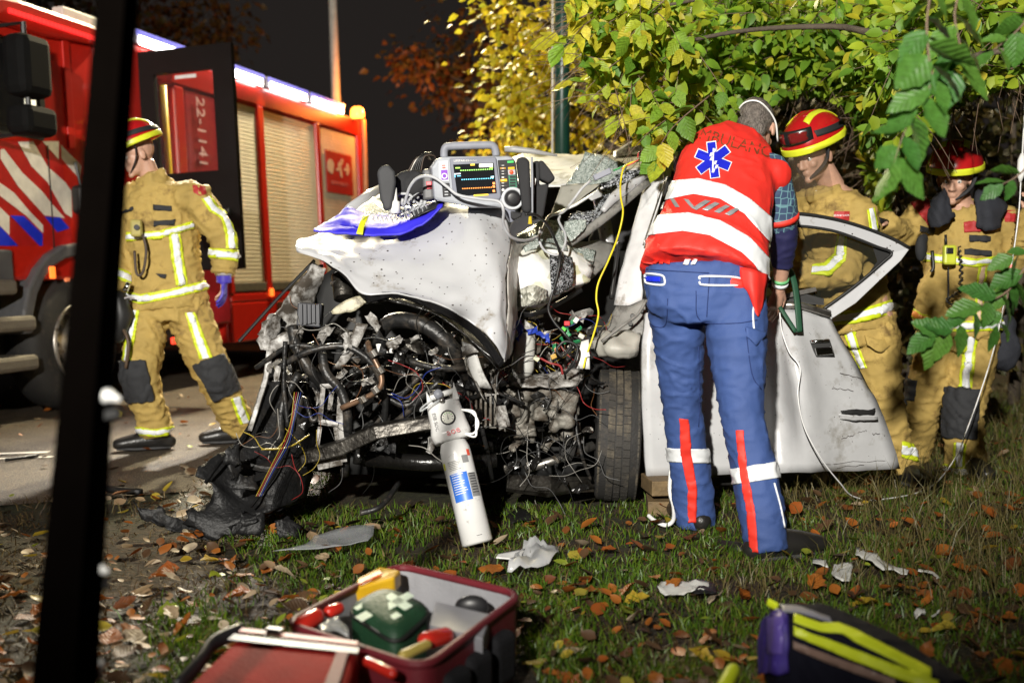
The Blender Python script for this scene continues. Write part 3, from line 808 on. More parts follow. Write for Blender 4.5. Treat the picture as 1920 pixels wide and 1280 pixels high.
sheet('hood_lip', [[(682, 553, 4.345), (745, 549, 4.325), (830, 575, 4.265), (895, 613, 4.225), (946, 680, 4.235)], [(690, 568, 4.36), (748, 560, 4.35), (830, 590, 4.29), (890, 630, 4.25), (936, 690, 4.25)]], LBLK, car, th=.004, amp=.004, fr=14)
# fire wall, engine and dark hollow
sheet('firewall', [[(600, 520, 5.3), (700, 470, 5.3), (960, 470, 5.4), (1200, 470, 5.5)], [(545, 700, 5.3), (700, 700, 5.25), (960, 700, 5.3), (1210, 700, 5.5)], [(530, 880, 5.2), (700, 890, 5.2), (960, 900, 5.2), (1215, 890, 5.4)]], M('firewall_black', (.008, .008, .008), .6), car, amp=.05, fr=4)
eb = MB()
for i in range(46):
    q = P(rnd(590, 950), rnd(620, 860), rnd(4.72, 5.05)); rt = Matrix.Rotation(rnd(-.5, .5), 3, random.choice('XYZ'))
    if i % 2: eb.box(q, (rnd(.05, .2), rnd(.05, .2), rnd(.04, .16)), rt)
    else: eb.tube([q, q + rt @ Vector((rnd(-.15, .15), rnd(-.1, 0), rnd(-.12, .12)))], rnd(.02, .06), 12)
link('engine_block', grow(eb, .011, 3, .004, (20, 20, 20)), OIL, car, smooth=True)
# ---- wheels
def car_wheel(c, yaw, tilt, rim=True):
    m = Matrix.Translation(c) @ Matrix.Rotation(yaw, 4, 'Z') @ Matrix.Rotation(tilt, 4, 'Y') @ Matrix.Rotation(R(90), 4, 'Y')
    w = MB().lathe([(.19, -.085), (.25, -.10), (.295, -.092), (.303, -.08), (.303, .08), (.295, .092), (.25, .10), (.19, .085)], m, 48).build('wheel', RUB, car, smooth=True)
    tr = MB()
    for a0, a1, n, off in ((-.090, -.056, 64, 0), (-.050, -.019, 52, .5), (-.013, .013, 40, .2), (.019, .050, 52, .5), (.056, .090, 64, 0)):
        for k in range(n):
            b0 = 2 * math.pi * (k + off) / n; b1 = b0 + 2 * math.pi / n * .91
            ri = .300 if abs(a0) < .06 and abs(a1) < .06 else .290; ro = .3095 if abs(a0 + a1) < .1 else .302; sk = .02 * (1 if a0 < -.03 else -1 if a0 > .03 else .0)
            q = []
            for r in (ri, ro):
                for a, b in ((a0, b0), (a1, b0 + sk), (a1, b1 + sk), (a0, b1)):
                    q.append(m @ Vector((r * math.cos(b), r * math.sin(b), a)))
            tr.add(q, [(4, 5, 6, 7), (0, 1, 5, 4), (1, 2, 6, 5), (2, 3, 7, 6), (3, 0, 4, 7)])
    o = tr.build('tread', M('tread_rubber', (.034, .031, .027), .8, bump=.4, dirt=.4, dcol=(.12, .10, .07), ds=8), w); o['kind'] = 'stuff'
    MB().lathe([(.19, .07), (.17, .08), (.16, .02), (.05, .03), (.001, .03)], m, 24).build('rim', STEEL, w, smooth=True)
    return w
car_wheel(P(1157, 815, 5.0), R(-4), R(2))
car_wheel(P(532, 800, 4.95), R(24), R(14))
# ---- bumper skin, liner and crossmember low on the left
sheet('bumper_skin', [[(506, 690, 4.74), (530, 688, 4.76), (558, 702, 4.70), (575, 705, 4.7)], [(474, 780, 4.56), (515, 792, 4.60), (560, 800, 4.52), (590, 800, 4.6)], [(425, 842, 4.42), (490, 862, 4.47), (545, 858, 4.38), (592, 852, 4.5)], [(372, 880, 4.30), (440, 902, 4.36), (510, 912, 4.28), (585, 905, 4.46)], [(400, 912, 4.27), (455, 938, 4.33), (512, 942, 4.27), (575, 930, 4.42)], [(392, 940, 4.28), (440, 962, 4.26), (500, 960, 4.24), (545, 945, 4.36)], [(348, 962, 4.22), (405, 985, 4.22), (460, 980, 4.24), (520, 960, 4.3)], [(354, 985, 4.22), (398, 1010, 4.2), (440, 1000, 4.22), (480, 975, 4.28)]], LINER, car, th=.005, amp=.009, fr=9, seed=2, jag=.022, su=4, sv=4)
for pts in ([(500, 720, 4.66), (470, 800, 4.5), (410, 870, 4.3), (385, 905, 4.24)], [(560, 720, 4.66), (545, 800, 4.46), (520, 880, 4.28), (470, 950, 4.2)], [(430, 862, 4.38), (500, 880, 4.36), (575, 872, 4.42)]):
    MB().tube(spline(px(pts), 5), [(.012, .005)] * 16, 5).build('skin_fold', LINER, car)
for k in range(7):
    scrap_q = [(rnd(400, 560), rnd(880, 985), 4.2)]
    u, v = rnd(400, 540), rnd(840, 980); sheet('skin_flap', [[(u, v, 4.20), (u + rnd(20, 50), v + rnd(-15, 10), 4.24)], [(u + rnd(-20, 20), v + rnd(15, 40), 4.18), (u + rnd(10, 50), v + rnd(15, 40), 4.2)]], LINER, car, th=.004, amp=.010, fr=14, seed=k, jag=.02)
sheet('liner_shred', [[(252, 945, 4.3), (275, 955, 4.3), (300, 948, 4.3)], [(275, 975, 4.28), (300, 978, 4.28), (322, 968, 4.28)], [(330, 995, 4.25), (350, 992, 4.25), (370, 978, 4.25)], [(395, 1016, 4.22), (420, 1010, 4.22), (440, 985, 4.22)]], LINER, car, th=.005, amp=.012, fr=9, seed=6, jag=.02)
MB().tube(px([(565, 858, 4.40), (640, 838, 4.38), (705, 808, 4.36), (835, 786, 4.38), (900, 775, 4.5)]), [(.04, .03), (.045, .035), (.045, .035), (.042, .035), (.03, .03)], 4, ref=(0, 1, 1)).build('crossmember', OILM, car, bev=.006)
MB().tube(px([(690, 860, 4.6), (800, 868, 4.55), (930, 862, 4.6)]), .035, 8).build('lower_beam', OIL, car, smooth=True)
# ---- inner wing on the left: white torn metal
sheet('inner_wing', [[(588, 492, 4.62), (600, 497, 4.62), (610, 507, 4.62)], [(555, 535, 4.62), (575, 545, 4.64), (600, 550, 4.7)], [(520, 585, 4.62), (545, 592, 4.66), (575, 600, 4.72)], [(500, 605, 4.6), (520, 625, 4.62), (560, 640, 4.7)]], CARI, car, amp=.016, fr=11, seed=1, jag=.012)
sheet('torn_panel', [[(500, 592, 4.55), (515, 588, 4.55), (530, 598, 4.6)], [(484, 622, 4.52), (500, 625, 4.52), (525, 640, 4.58)], [(486, 652, 4.5), (512, 660, 4.52), (562, 640, 4.6)]], CARI, car, amp=.014, fr=14, seed=4, jag=.014)
sheet('torn_panel', [[(505, 640, 4.5), (535, 622, 4.52), (560, 636, 4.55)], [(502, 658, 4.5), (530, 656, 4.5), (560, 642, 4.53)]], CARI, car, amp=.006, fr=14, seed=9)
sheet('wing_scrap', [[(620, 584, 4.45), (650, 562, 4.45), (695, 550, 4.47)], [(622, 590, 4.45), (665, 582, 4.44), (698, 556, 4.46)]], M('cream_scrap', (.45, .42, .30), .5, dirt=.4, dcol=(.1, .08, .05), ds=20), car, amp=.006, fr=12, jag=.006)
MB().tube(px([(448, 640, 4.55), (520, 560, 4.6), (590, 488, 4.66)]), .007, 6).build('wiper_rod', BLK, car)
MB().box(P(582, 590, 4.50), (.10, .07, .095), Matrix.Rotation(.08, 3, 'Y')).build('relay_box', M('relay_grey', (.045, .047, .055), .4), car, bev=.006)
for k in range(5):
    MB().box(P(566 + k * 8, 588, 4.455), (.006, .01, .08)).build('relay_rib', M('relay_grey', (.05, .05, .05)), car, bev=.001)
MB().tube(px([(640, 516, 4.75), (645, 560, 4.7)]), .045, 16).build('strut_top', OILM, car, smooth=True, bev=.004)
MB().tube(px([(640, 528, 4.742), (640.6, 533, 4.74)]), .049, 16).build('strut_collar', STEEL, car, smooth=True)
sheet('stay_strip', [[(500, 655, 4.5), (512, 657, 4.5)], [(492, 710, 4.47), (502, 712, 4.47)], [(464, 806, 4.42), (472, 808, 4.42)]], CARI, car, th=.004, amp=.003, fr=12)
# lamp carrier: a white frame with holes
for a, b, w in (((606, 724, 4.42), (600, 790, 4.42), .010), ((640, 722, 4.43), (636, 800, 4.43), .014), ((600, 724, 4.42), (642, 722, 4.42), .010), ((598, 790, 4.42), (634, 796, 4.42), .012), ((634, 800, 4.42), (642, 866, 4.42), .02), ((600, 800, 4.42), (590, 870, 4.42), .009), ((594, 868, 4.42), (640, 858, 4.42), .03), ((622, 735, 4.425), (618, 768, 4.425), .010)):
    MB().tube([P(*a), P(*b)], [(w, .004)] * 2, 4, ref=(1, 0, .2)).build('lamp_carrier', CARI, car, bev=.001)
# ---- pipes and hoses
HOSE = M('hose_black', (.012, .012, .012), .42, bump=.4, bs=50, dirt=.35, dcol=(.06, .05, .04), ds=14)
COPR = M('pipe_brown', (.22, .13, .08), .4, metal=.5, dirt=.3)
def hose(r, *pts, m=HOSE, name='hose'):
    return cable(name, px(pts), r, m, car, n=8)
hose(.024, (548, 612, 4.5), (556, 650, 4.47), (580, 692, 4.45), (606, 722, 4.5))
hose(.034, (700, 640, 4.6), (735, 602, 4.55), (795, 610, 4.5), (850, 655, 4.5), (885, 720, 4.6))
hose(.014, (520, 690, 4.45), (580, 658, 4.42), (650, 650, 4.42), (700, 685, 4.42), (722, 745, 4.45), (718, 810, 4.5))
hose(.020, (604, 664, 4.45), (612, 700, 4.42), (640, 735, 4.42), (652, 790, 4.42), (646, 890, 4.5))
hose(.014, (760, 675, 4.5), (820, 690, 4.46), (880, 690, 4.5))
hose(.012, (690, 642, 4.4), (695, 660, 4.36), (715, 705, 4.34), (704, 735, 4.34), (640, 765, 4.38), m=COPR, name='pipe')
for u, v in ((700, 662), (712, 694), (704, 730), (680, 748)):
    MB().tube([P(u - 3, v - 5, 4.335), P(u + 4, v + 6, 4.335)], .019, 8).build('pipe_fitting', STEEL, car, bev=.002)
hose(.018, (560, 700, 4.5), (530, 760, 4.45), (525, 830, 4.45))
hose(.011, (480, 690, 4.5), (540, 650, 4.46), (590, 650, 4.45)); hose(.010, (535, 640, 4.42), (532, 720, 4.42), (540, 800, 4.42))
hose(.013, (690, 720, 4.5), (760, 760, 4.5), (800, 720, 4.5)); hose(.016, (740, 830, 4.6), (790, 760, 4.6), (870, 740, 4.6))
hose(.016, (900, 620, 4.6), (930, 690, 4.6), (900, 760, 4.6)); hose(.020, (745, 640, 4.65), (780, 690, 4.6), (770, 770, 4.62))
hose(.012, (675, 962, 4.3), (715, 948, 4.32), (748, 905, 4.5), name='hanging_pipe')
hose(.010, (985, 905, 4.8), (1010, 860, 4.8), (1000, 800, 4.85))
for i in range(16):
    u, v = rnd(560, 940), rnd(620, 840); y = rnd(4.45, 4.75)
    hose(rnd(.006, .015), (u, v, y), (u + rnd(-40, 40), v + rnd(-30, 50), y - .05), (u + rnd(-70, 70), v + rnd(-20, 80), y), (u + rnd(-110, 110), v + rnd(0, 110), y + .1))
def wires(n, box, cols, name, spread=60, r=(.0011, .0024)):
    mb = MB()
    for i in range(n):
        u, v, y = rnd(*box[0]), rnd(*box[1]), rnd(*box[2]); pts = []
        a = rnd(0, 6.28)
        for k in range(5):
            pts.append(P(u, v, y)); a += rnd(-1.1, 1.1); u += math.cos(a) * spread * .5; v += math.sin(a) * spread * .5; y += rnd(-.04, .04)
        mb.cur = i % len(cols); mb.tube(spline(pts, 5), rnd(*r), 5)
    o = mb.build(name, cols, car, smooth=True); o['kind'] = 'stuff'; return o
WC = [M('wire_black', (.01, .01, .01), .4), M('wire_grey', (.08, .08, .08), .4), M('wire_white', (.22, .21, .19), .4), M('wire_yellow', (.30, .22, .02), .4), M('wire_red', (.25, .02, .02), .4), M('wire_blue', (.015, .03, .18), .4), M('wire_brown', (.12, .05, .02), .4)]
wires(46, ((560, 940), (600, 840), (4.38, 4.6)), WC[:3] + [WC[0], WC[0], WC[6]], 'wiring')
wires(16, ((740, 830), (680, 800), (4.36, 4.5)), WC, 'loom', 60)
wires(14, ((520, 570), (740, 900), (4.2, 4.4)), WC[2:] + [WC[0]], 'loom', 50)
wires(40, ((980, 1110), (590, 720), (4.7, 4.9)), WC, 'dash_wiring', 45)
wires(30, ((940, 1100), (730, 900), (4.6, 4.8)), [WC[0], WC[0], WC[1], WC[2]], 'loom', 60)
for k, m_ in enumerate((WC[3], WC[4], WC[2], WC[5], WC[0])):
    cable('wire', px([(552 + k * 4, 735, 4.32), (545 + k * 2, 790, 4.28), (530 + k * 4, 830, 4.22), (505 + k * 3, 880, 4.14), (480 + k * 3, 930, 4.06)]), .0016, m_, car)
cable('wire', px([(490, 842, 4.2), (540, 838, 4.22), (580, 815, 4.3)]), .0035, WC[3], car)
# ---- crumpled brackets and scraps all over the opened front
def scrap(u, v, y, s, m, name='bracket'):
    rt = Matrix.Rotation(rnd(0, 6.28), 3, 'Y') @ Matrix.Rotation(rnd(-.9, .9), 3, 'X'); c = P(u, v, y); rows = []
    for j in range(3):
        rows.append([c + rt @ Vector(((i - 1.5) * s * .5 + rnd(-.2, .2) * s, rnd(-.22, .22) * s, (j - 1) * s * .35 + rnd(-.16, .16) * s)) for i in range(4)])
    return sheet(name, rows, m, car, th=.003, su=2, sv=2, raw=True, smooth=False)
for i in range(70):
    scrap(rnd(575, 945), rnd(600, 850), rnd(4.42, 4.7), rnd(.02, .07), random.choice([OIL, OIL, OIL, DARK, OIL, CARI, LINER, OILM, LINER]))
for u, v in ((610, 625), (560, 622), (690, 715), (735, 648), (742, 640), (812, 745), (880, 655), (700, 605), (665, 670), (505, 690), (520, 700), (660, 600), (650, 640), (780, 635), (812, 660), (640, 700)):
    scrap(u, v, rnd(4.36, 4.46), rnd(.02, .05), CARI)
sheet('strut_leg', [[(668, 605, 4.42), (690, 608, 4.42)], [(650, 650, 4.42), (668, 655, 4.42)], [(625, 690, 4.44), (640, 692, 4.44)]], CARI, car, amp=.004, fr=14, th=.006)
sheet('white_shard', [[(705, 645, 4.5), (735, 640, 4.5)], [(708, 660, 4.5), (738, 662, 4.5)]], M('shard_white', (.75, .75, .73), .4), car, amp=.004)
sheet('white_shard', [[(870, 600, 4.7), (955, 660, 4.7)], [(868, 650, 4.5), (900, 700, 4.5)], [(880, 700, 4.42), (912, 752, 4.42)]], CARI, car, amp=.012, fr=12)
sheet('rail', [[(866, 640, 4.42), (890, 648, 4.42)], [(880, 690, 4.42), (905, 695, 4.42)], [(895, 725, 4.44), (922, 728, 4.44)]], M('rail_white', (.6, .6, .58), .4, dirt=.3), car, th=.012, amp=.004)
# ---- middle: crushed scuttle between hood and pillar
sheet('crushed_scuttle', [[(964, 462, 4.85), (1010, 450, 4.90), (1060, 462, 4.95), (1112, 488, 4.98)], [(960, 510, 4.70), (1005, 500, 4.70), (1055, 500, 4.80), (1110, 512, 4.90)], [(962, 550, 4.66), (1005, 545, 4.62), (1055, 540, 4.74), (1102, 530, 4.85)], [(965, 582, 4.72), (1000, 582, 4.68), (1040, 566, 4.78), (1085, 542, 4.88)]], FOAM, car, amp=.022, fr=8, seed=4, jag=.01)
sheet('scuttle_lip', [[(966, 584, 4.72), (1002, 586, 4.67), (1042, 568, 4.77), (1090, 540, 4.87)], [(966, 592, 4.74), (1002, 594, 4.69), (1044, 575, 4.79), (1092, 546, 4.89)]], BLK, car, th=.006, amp=.004)
sheet('torn_airbag', [[(968, 545, 4.64), (1000, 534, 4.58), (1028, 546, 4.64)], [(970, 576, 4.66), (1000, 572, 4.60), (1030, 566, 4.68)]], CRAZG, car, amp=.012, fr=12, seed=7)
sheet('glass_strip', [[(1030, 478, 4.74), (1052, 476, 4.76), (1074, 482, 4.80)], [(1032, 515, 4.66), (1054, 512, 4.69), (1076, 516, 4.74)], [(1034, 556, 4.66), (1056, 548, 4.70), (1074, 538, 4.74)]], CRAZB, car, amp=.006, fr=10)
sheet('glass_shard', [[(968, 440, 4.9), (1010, 415, 5.0), (1045, 412, 5.02)], [(985, 472, 4.80), (1020, 462, 4.84), (1066, 468, 4.9)]], CRAZE, car, amp=.012, fr=10)
sheet('dash_panel', [[(1066, 458, 5.1), (1110, 450, 5.2), (1152, 455, 5.25)], [(1080, 495, 5.0), (1110, 490, 5.05), (1140, 490, 5.1)], [(1080, 550, 4.95), (1100, 530, 5.0), (1120, 520, 5.05)]], GREYM, car, amp=.014, fr=8)
sheet('glass_heap', [[(1070, 465, 5.04), (1100, 466, 5.08), (1118, 470, 5.1)], [(1085, 500, 4.96), (1102, 500, 5.0), (1110, 505, 5.02)]], CRAZE, car, amp=.014, fr=14)
# ---- roof and windscreen remains
sheet('roof', [[(900, 305, 6.6), (1000, 288, 6.6), (1100, 290, 6.6), (1190, 292, 6.6), (1290, 286, 6.6)], [(940, 325, 5.9), (1010, 315, 5.9), (1090, 308, 5.9), (1180, 304, 5.9), (1262, 300, 5.8)], [(985, 350, 5.55), (1030, 345, 5.5), (1080, 340, 5.5), (1150, 330, 5.5), (1225, 318, 5.4)]], M('roof_white', (.72, .72, .70), .4, dirt=.25, dcol=(.2, .18, .08), ds=6), car, amp=.03, fr=4, seed=12)
sheet('roof_fold', [[(1150, 285, 6.3), (1190, 262, 6.4), (1260, 250, 6.4), (1340, 250, 6.4)], [(1150, 294, 6.2), (1190, 292, 6.2), (1260, 290, 6.2), (1340, 290, 6.2)]], CARI, car, amp=.012, fr=6)
MB().tube(px([(946, 280, 5.6), (965, 280, 5.6), (1000, 284, 5.6), (1045, 292, 5.6)]), [(.014, .010), (.017, .010), (.014, .01), (.006, .006)], 8).build('roof_bar', M('bar_grey', (.35, .35, .35), .4), car, smooth=True)
sheet('windscreen_piece', [[(1098, 284, 5.46), (1135, 292, 5.42), (1178, 308, 5.38)], [(1082, 310, 5.42), (1120, 318, 5.36), (1165, 328, 5.32)], [(1060, 346, 5.36), (1100, 344, 5.30), (1140, 342, 5.28)]], CRAZE, car, amp=.012, fr=8, seed=3, jag=.01)
sheet('headliner', [[(1052, 348, 5.34), (1090, 344, 5.32), (1126, 344, 5.3)], [(1042, 375, 5.28), (1070, 370, 5.26), (1098, 366, 5.24)], [(1030, 404, 5.22), (1050, 395, 5.2), (1078, 382, 5.18)]], M('headliner_grey', (.34, .33, .29), .8, dirt=.2), car, amp=.006, fr=6)
MB().tube(px([(1030, 406, 5.2), (1080, 384, 5.17), (1130, 352, 5.2)]), .006, 6).build('headliner_edge', WPL, car)
sheet('windscreen_shred', [[(1128, 345, 5.22), (1165, 325, 5.24), (1205, 318, 5.26)], [(1128, 368, 5.18), (1155, 355, 5.2), (1188, 335, 5.22)], [(1110, 392, 5.12), (1130, 392, 5.12), (1150, 375, 5.16)], [(1070, 402, 5.08), (1105, 405, 5.06), (1130, 395, 5.1)], [(1060, 420, 5.05), (1095, 425, 5.02), (1125, 408, 5.08)]], CRAZB, car, amp=.014, fr=9, jag=.012)
sheet('windscreen_shred', [[(1058, 415, 5.03), (1080, 410, 5.02), (1100, 412, 5.02)], [(1050, 438, 5.0), (1075, 432, 4.98), (1100, 422, 5.0)], [(1055, 452, 4.98), (1072, 452, 4.96), (1090, 436, 4.98)]], CRAZE, car, amp=.012, fr=9, jag=.01)
MB().tube(spline(px([(1066, 456, 5.0), (1105, 430, 5.04), (1150, 395, 5.1), (1215, 338, 5.2)]), 5), [(.022, .014)] * 16, 8).build('scuttle_beam', GREYM, car, smooth=True)
MB().tube(spline(px([(1130, 396, 5.06), (1150, 372, 5.1), (1180, 350, 5.14), (1216, 326, 5.2)]), 5), [(.012 + .016 * math.sin(i / 15 * 3.1), .014) for i in range(16)], 8).build('pillar_roll', CARW, car, smooth=True)
sheet('white_shard', [[(1104, 372, 5.1), (1124, 350, 5.14)], [(1110, 376, 5.1), (1130, 368, 5.14)]], CARW, car, amp=.003)
# interior hollow
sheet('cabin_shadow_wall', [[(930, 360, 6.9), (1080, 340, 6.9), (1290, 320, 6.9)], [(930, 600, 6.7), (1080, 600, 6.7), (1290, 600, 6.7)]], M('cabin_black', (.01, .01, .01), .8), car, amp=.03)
for s_ in (-1, 1):
    q = P(1010 if s_ < 0 else 1170, 500, 6.3)
    link('car_seat', grow(MB().ball(q, (.24, .10, .36)).ball(q + Vector((0, -.2, -.3)), (.25, .26, .12)).ball(q + Vector((0, .03, .40)), (.12, .06, .1)), .03, 2), M('seat_grey', (.05, .05, .055), .9), car, smooth=True)
# body behind: sides, rear and floor
sheet('body_side', [[(-.95, 4.95, .95), (-.98, 5.6, 1.0), (-1.0, 6.6, 1.0), (-.95, 8.3, .95)], [(-1.05, 4.95, .55), (-1.08, 5.6, .55), (-1.1, 6.6, .55), (-1.0, 8.4, .6)], [(-1.0, 4.95, .2), (-1.02, 5.6, .18), (-1.05, 6.6, .2), (-1.0, 8.3, .3)]], CARW, car, raw=True, amp=.01)
sheet('body_side', [[(.62, 5.2, 1.0), (.65, 6.0, 1.0), (.66, 6.8, 1.0), (.62, 8.3, .95)], [(.70, 5.2, .55), (.72, 6.0, .55), (.73, 6.8, .55), (.66, 8.4, .6)], [(.65, 5.2, .2), (.67, 6.0, .18), (.68, 6.8, .2), (.62, 8.3, .3)]], CARW, car, raw=True, amp=.01)
sheet('tail', [[(-.9, 7.9, 1.5), (-.2, 8.0, 1.55), (.55, 7.9, 1.5)], [(-.98, 8.35, .9), (-.2, 8.5, .9), (.64, 8.35, .9)], [(-.98, 8.3, .3), (-.2, 8.4, .3), (.6, 8.3, .3)]], CARW, car, raw=True)
sheet('floor_pan', [[(-1., 5.1, .28), (.6, 5.1, .28)], [(-1., 8.3, .3), (.6, 8.3, .3)]], DARK, car, raw=True)
for x in (-.93, .58):
    MB().tube([(x, 6.1, 1.0), (x * .85, 6.2, 1.52)], .04, 8).build('middle_pillar', CARW, car, smooth=True)
    MB().tube([(x, 7.6, 1.0), (x * .85, 7.4, 1.5)], .06, 8).build('rear_pillar', CARW, car, smooth=True)
    car_wheel(Vector((x, 7.5, .305)), 0, 0)
MB().tube(px([(655, 400, 5.6), (690, 375, 5.8), (730, 355, 6.0)]), [(.05, .03)] * 3, 8).build('far_pillar', CARW, car, smooth=True)
sheet('far_wing', [[(672, 388, 5.3), (700, 370, 5.5), (730, 352, 5.7)], [(650, 420, 5.0), (700, 412, 5.2), (740, 400, 5.4)]], CRAZE, car, amp=.01)
# ---- A-pillar, its seal and the hinge panel
sheet('front_pillar', [[(1214, 318, 5.34), (1238, 304, 5.30), (1262, 298, 5.30)], [(1200, 380, 5.2), (1226, 376, 5.16), (1250, 372, 5.14)], [(1180, 450, 5.1), (1205, 448, 5.05), (1228, 446, 5.03)], [(1162, 520, 5.0), (1188, 516, 4.95), (1210, 505, 4.95)], [(1152, 572, 4.95), (1178, 572, 4.90), (1204, 562, 4.9)]], M('pillar_lit_white', (.66, .66, .67), .35, coat=.3, dirt=.1, dcol=(.25, .22, .18)), car, th=.012, amp=.006, fr=6)  # lighter copy of the car white, painting light onto the pillar
MB().tube(spline(px([(1256, 335, 5.1), (1240, 395, 5.04), (1220, 455, 4.98), (1209, 510, 4.93), (1214, 560, 4.9)]), 5), [(.022, .014)] * 21, 8).build('door_seal', M('seal_black', (.012, .012, .012), .5), car, smooth=True)
MB().tube(spline(px([(1246, 340, 5.08), (1226, 400, 5.02), (1206, 460, 4.96)]), 5), .004, 6).build('seal_line', STEEL, car, smooth=True)
MB().tube(spline(px([(1160, 455, 5.05), (1154, 500, 5.0), (1146, 560, 4.96)]), 5), [(.012, .01)] * 11, 6).build('pillar_seal', M('seal_black', (.01, .01, .01)), car, smooth=True)
sheet('hinge_panel', [[(1156, 572, 4.93), (1180, 573, 4.89), (1208, 560, 4.88)], [(1142, 600, 4.92), (1180, 606, 4.86), (1212, 600, 4.84)], [(1130, 622, 4.92), (1165, 634, 4.85), (1210, 632, 4.82)]], GREYM, car, amp=.008, fr=9)
sheet('wheel_house', [[(1122, 618, 4.86), (1155, 616, 4.80), (1202, 622, 4.80)], [(1116, 640, 4.8), (1150, 645, 4.72), (1198, 645, 4.74)], [(1116, 668, 4.8), (1150, 672, 4.74), (1196, 668, 4.76)]], M('wheelhouse_grey', (.36, .35, .31), .5, dirt=.3), car, amp=.03, fr=9, seed=2)
cable('check_cable', px([(1128, 640, 4.7), (1165, 612, 4.72), (1195, 590, 4.74), (1212, 562, 4.76)]), .007, GREYM, car)
for u, v in ((1186, 592), (1182, 606), (1204, 582)):
    MB().tube([P(u, v, 4.87), P(u, v, 4.83)], .011, 10).build('bolt', DARK, car)
# ---- gearbox and running gear in the middle
gb = MB()
for i in range(26):
    q = P(rnd(945, 1070), rnd(725, 815), rnd(4.72, 4.85))
    if i % 3: gb.box(q, (rnd(.05, .12), .08, rnd(.04, .1)), Matrix.Rotation(rnd(-.4, .4), 3, 'Y'))
    else: gb.tube([q, q + Vector((0, -.06, 0))], rnd(.02, .05), 12)
link('gearbox', grow(gb, .009, 2, .004, (30, 30, 30)), CAST, car, smooth=True)
sheet('battery_tray', [[(950, 702, 4.75), (1010, 700, 4.72), (1100, 690, 4.78)], [(950, 722, 4.66), (1010, 726, 4.64), (1085, 722, 4.68)]], CARI, car, amp=.02, fr=12, seed=2, jag=.012)
for k in range(6):
    MB().box(P(884 + k * 9, 760 + k % 2 * 4, 4.55), (.010, .05, .15)).build('alloy_fin', CAST, car, bev=.002)
MB().box(P(905, 760, 4.62), (.14, .08, .19)).build('alloy_block', CAST, car, bev=.01)
MB().tube(px([(985, 880, 4.75), (1040, 862, 4.78), (1112, 836, 4.86)]), [.018, .020, .024], 12).build('driveshaft', STEEL, car, smooth=True)
MB().tube(px([(1052, 842, 4.78), (1075, 850, 4.78)]), [.03, .04], 12).build('shaft_boot', RUB, car, smooth=True)
MB().tube(px([(950, 905, 4.7), (1030, 912, 4.72), (1112, 905, 4.85)]), [(.04, .02), (.05, .02), (.03, .02)], 6).build('lower_arm', OILM, car, bev=.004)
cable('brake_hose', px([(1100, 700, 4.85), (1080, 780, 4.75), (1090, 850, 4.72), (1108, 900, 4.76)]), .008, HOSE, car)
for i in range(34):
    scrap(rnd(945, 1110), rnd(720, 915), rnd(4.62, 4.8), rnd(.02, .055), random.choice([OIL, OILM, CAST, DARK, OIL, OIL]))
for i in range(30):
    scrap(rnd(975, 1125), rnd(585, 720), rnd(4.7, 4.9), rnd(.02, .07), random.choice([CAST, CARI, DARK, OILM, GREYM, LINER]))
BLUP = M('blue_plastic', (.02, .05, .36), .3)
for u, v, s in ((974, 612, .035), (974, 628, .03), (998, 620, .03), (1014, 627, .03), (1026, 634, .025)): scrap(u, v, 4.68, s, BLUP, 'blue_scrap')
GRNP = M('circuit_green', (.02, .22, .08), .4)
for u, v, s in ((1075, 602, .03), (1064, 622, .04), (1086, 616, .03), (1082, 640, .03), (1055, 638, .03), (1040, 650, .03)): scrap(u, v, 4.66, s * .7, GRNP, 'circuit_board')
for u, v, c in ((1063, 606, (.6, .03, .04)), (1056, 618, (.1, .5, .05)), (1038, 668, (.5, .3, .05)), (1006, 672, (.6, .6, .4)), (1080, 600, (.7, .7, .65)), (1100, 665, (.7, .7, .68)), (1045, 655, (.5, .2, .08)), (1070, 650, (.6, .6, .55)), (1090, 630, (.55, .55, .5))):
    MB().box(P(u, v, 4.64), (.025, .02, .02), Matrix.Rotation(rnd(-1, 1), 3, 'Y')).build('plug', M('conn_%d_%d' % (u, v), c, .4), car, bev=.003)
MB().tube(px([(985, 640, 4.72), (980, 690, 4.70)]), [(.045, .04), (.05, .045)], 14, cap='round').build('washer_tank', M('tank_white', (.5, .5, .47), .4, dirt=.3), car, smooth=True)
cable('red_wire', px([(1008, 668, 4.64), (1030, 680, 4.62), (1050, 686, 4.62), (1055, 702, 4.62)]), .005, WC[4], car)
sheet('white_lever', [[(1090, 640, 4.66), (1104, 636, 4.66)], [(1078, 690, 4.64), (1106, 692, 4.64)]], M('lever_white', (.7, .7, .68), .4), car, th=.006, amp=.004)
# ---- left door, swung out towards the right
SCR = M('door_white', (.50, .505, .515), .32, var=.05, coat=.3, dirt=.22, dcol=(.30, .29, .27), ds=5, speck=.6)
door = sheet('door', [
    [(1213, 586, 4.78), (1290, 582, 4.80), (1370, 577, 4.83), (1440, 572, 4.86), (1475, 574, 4.86), (1510, 580, 4.88), (1556, 592, 4.92)],
    [(1206, 650, 4.74), (1290, 646, 4.76), (1370, 640, 4.79), (1440, 640, 4.83), (1485, 642, 4.73), (1530, 648, 4.80), (1598, 668, 4.90)],
    [(1206, 730, 4.72), (1290, 728, 4.74), (1370, 724, 4.77), (1450, 722, 4.84), (1496, 724, 4.67), (1550, 728, 4.76), (1640, 742, 4.88)],
    [(1208, 800, 4.72), (1290, 800, 4.74), (1380, 800, 4.77), (1460, 800, 4.84), (1508, 800, 4.69), (1570, 800, 4.78), (1668, 806, 4.88)],
    [(1213, 895, 4.74), (1290, 893, 4.76), (1380, 889, 4.78), (1460, 886, 4.80), (1520, 885, 4.76), (1590, 883, 4.82), (1690, 879, 4.90)]], SCR, car, th=.05, off=1., amp=.011, fr=5.5, seed=6)
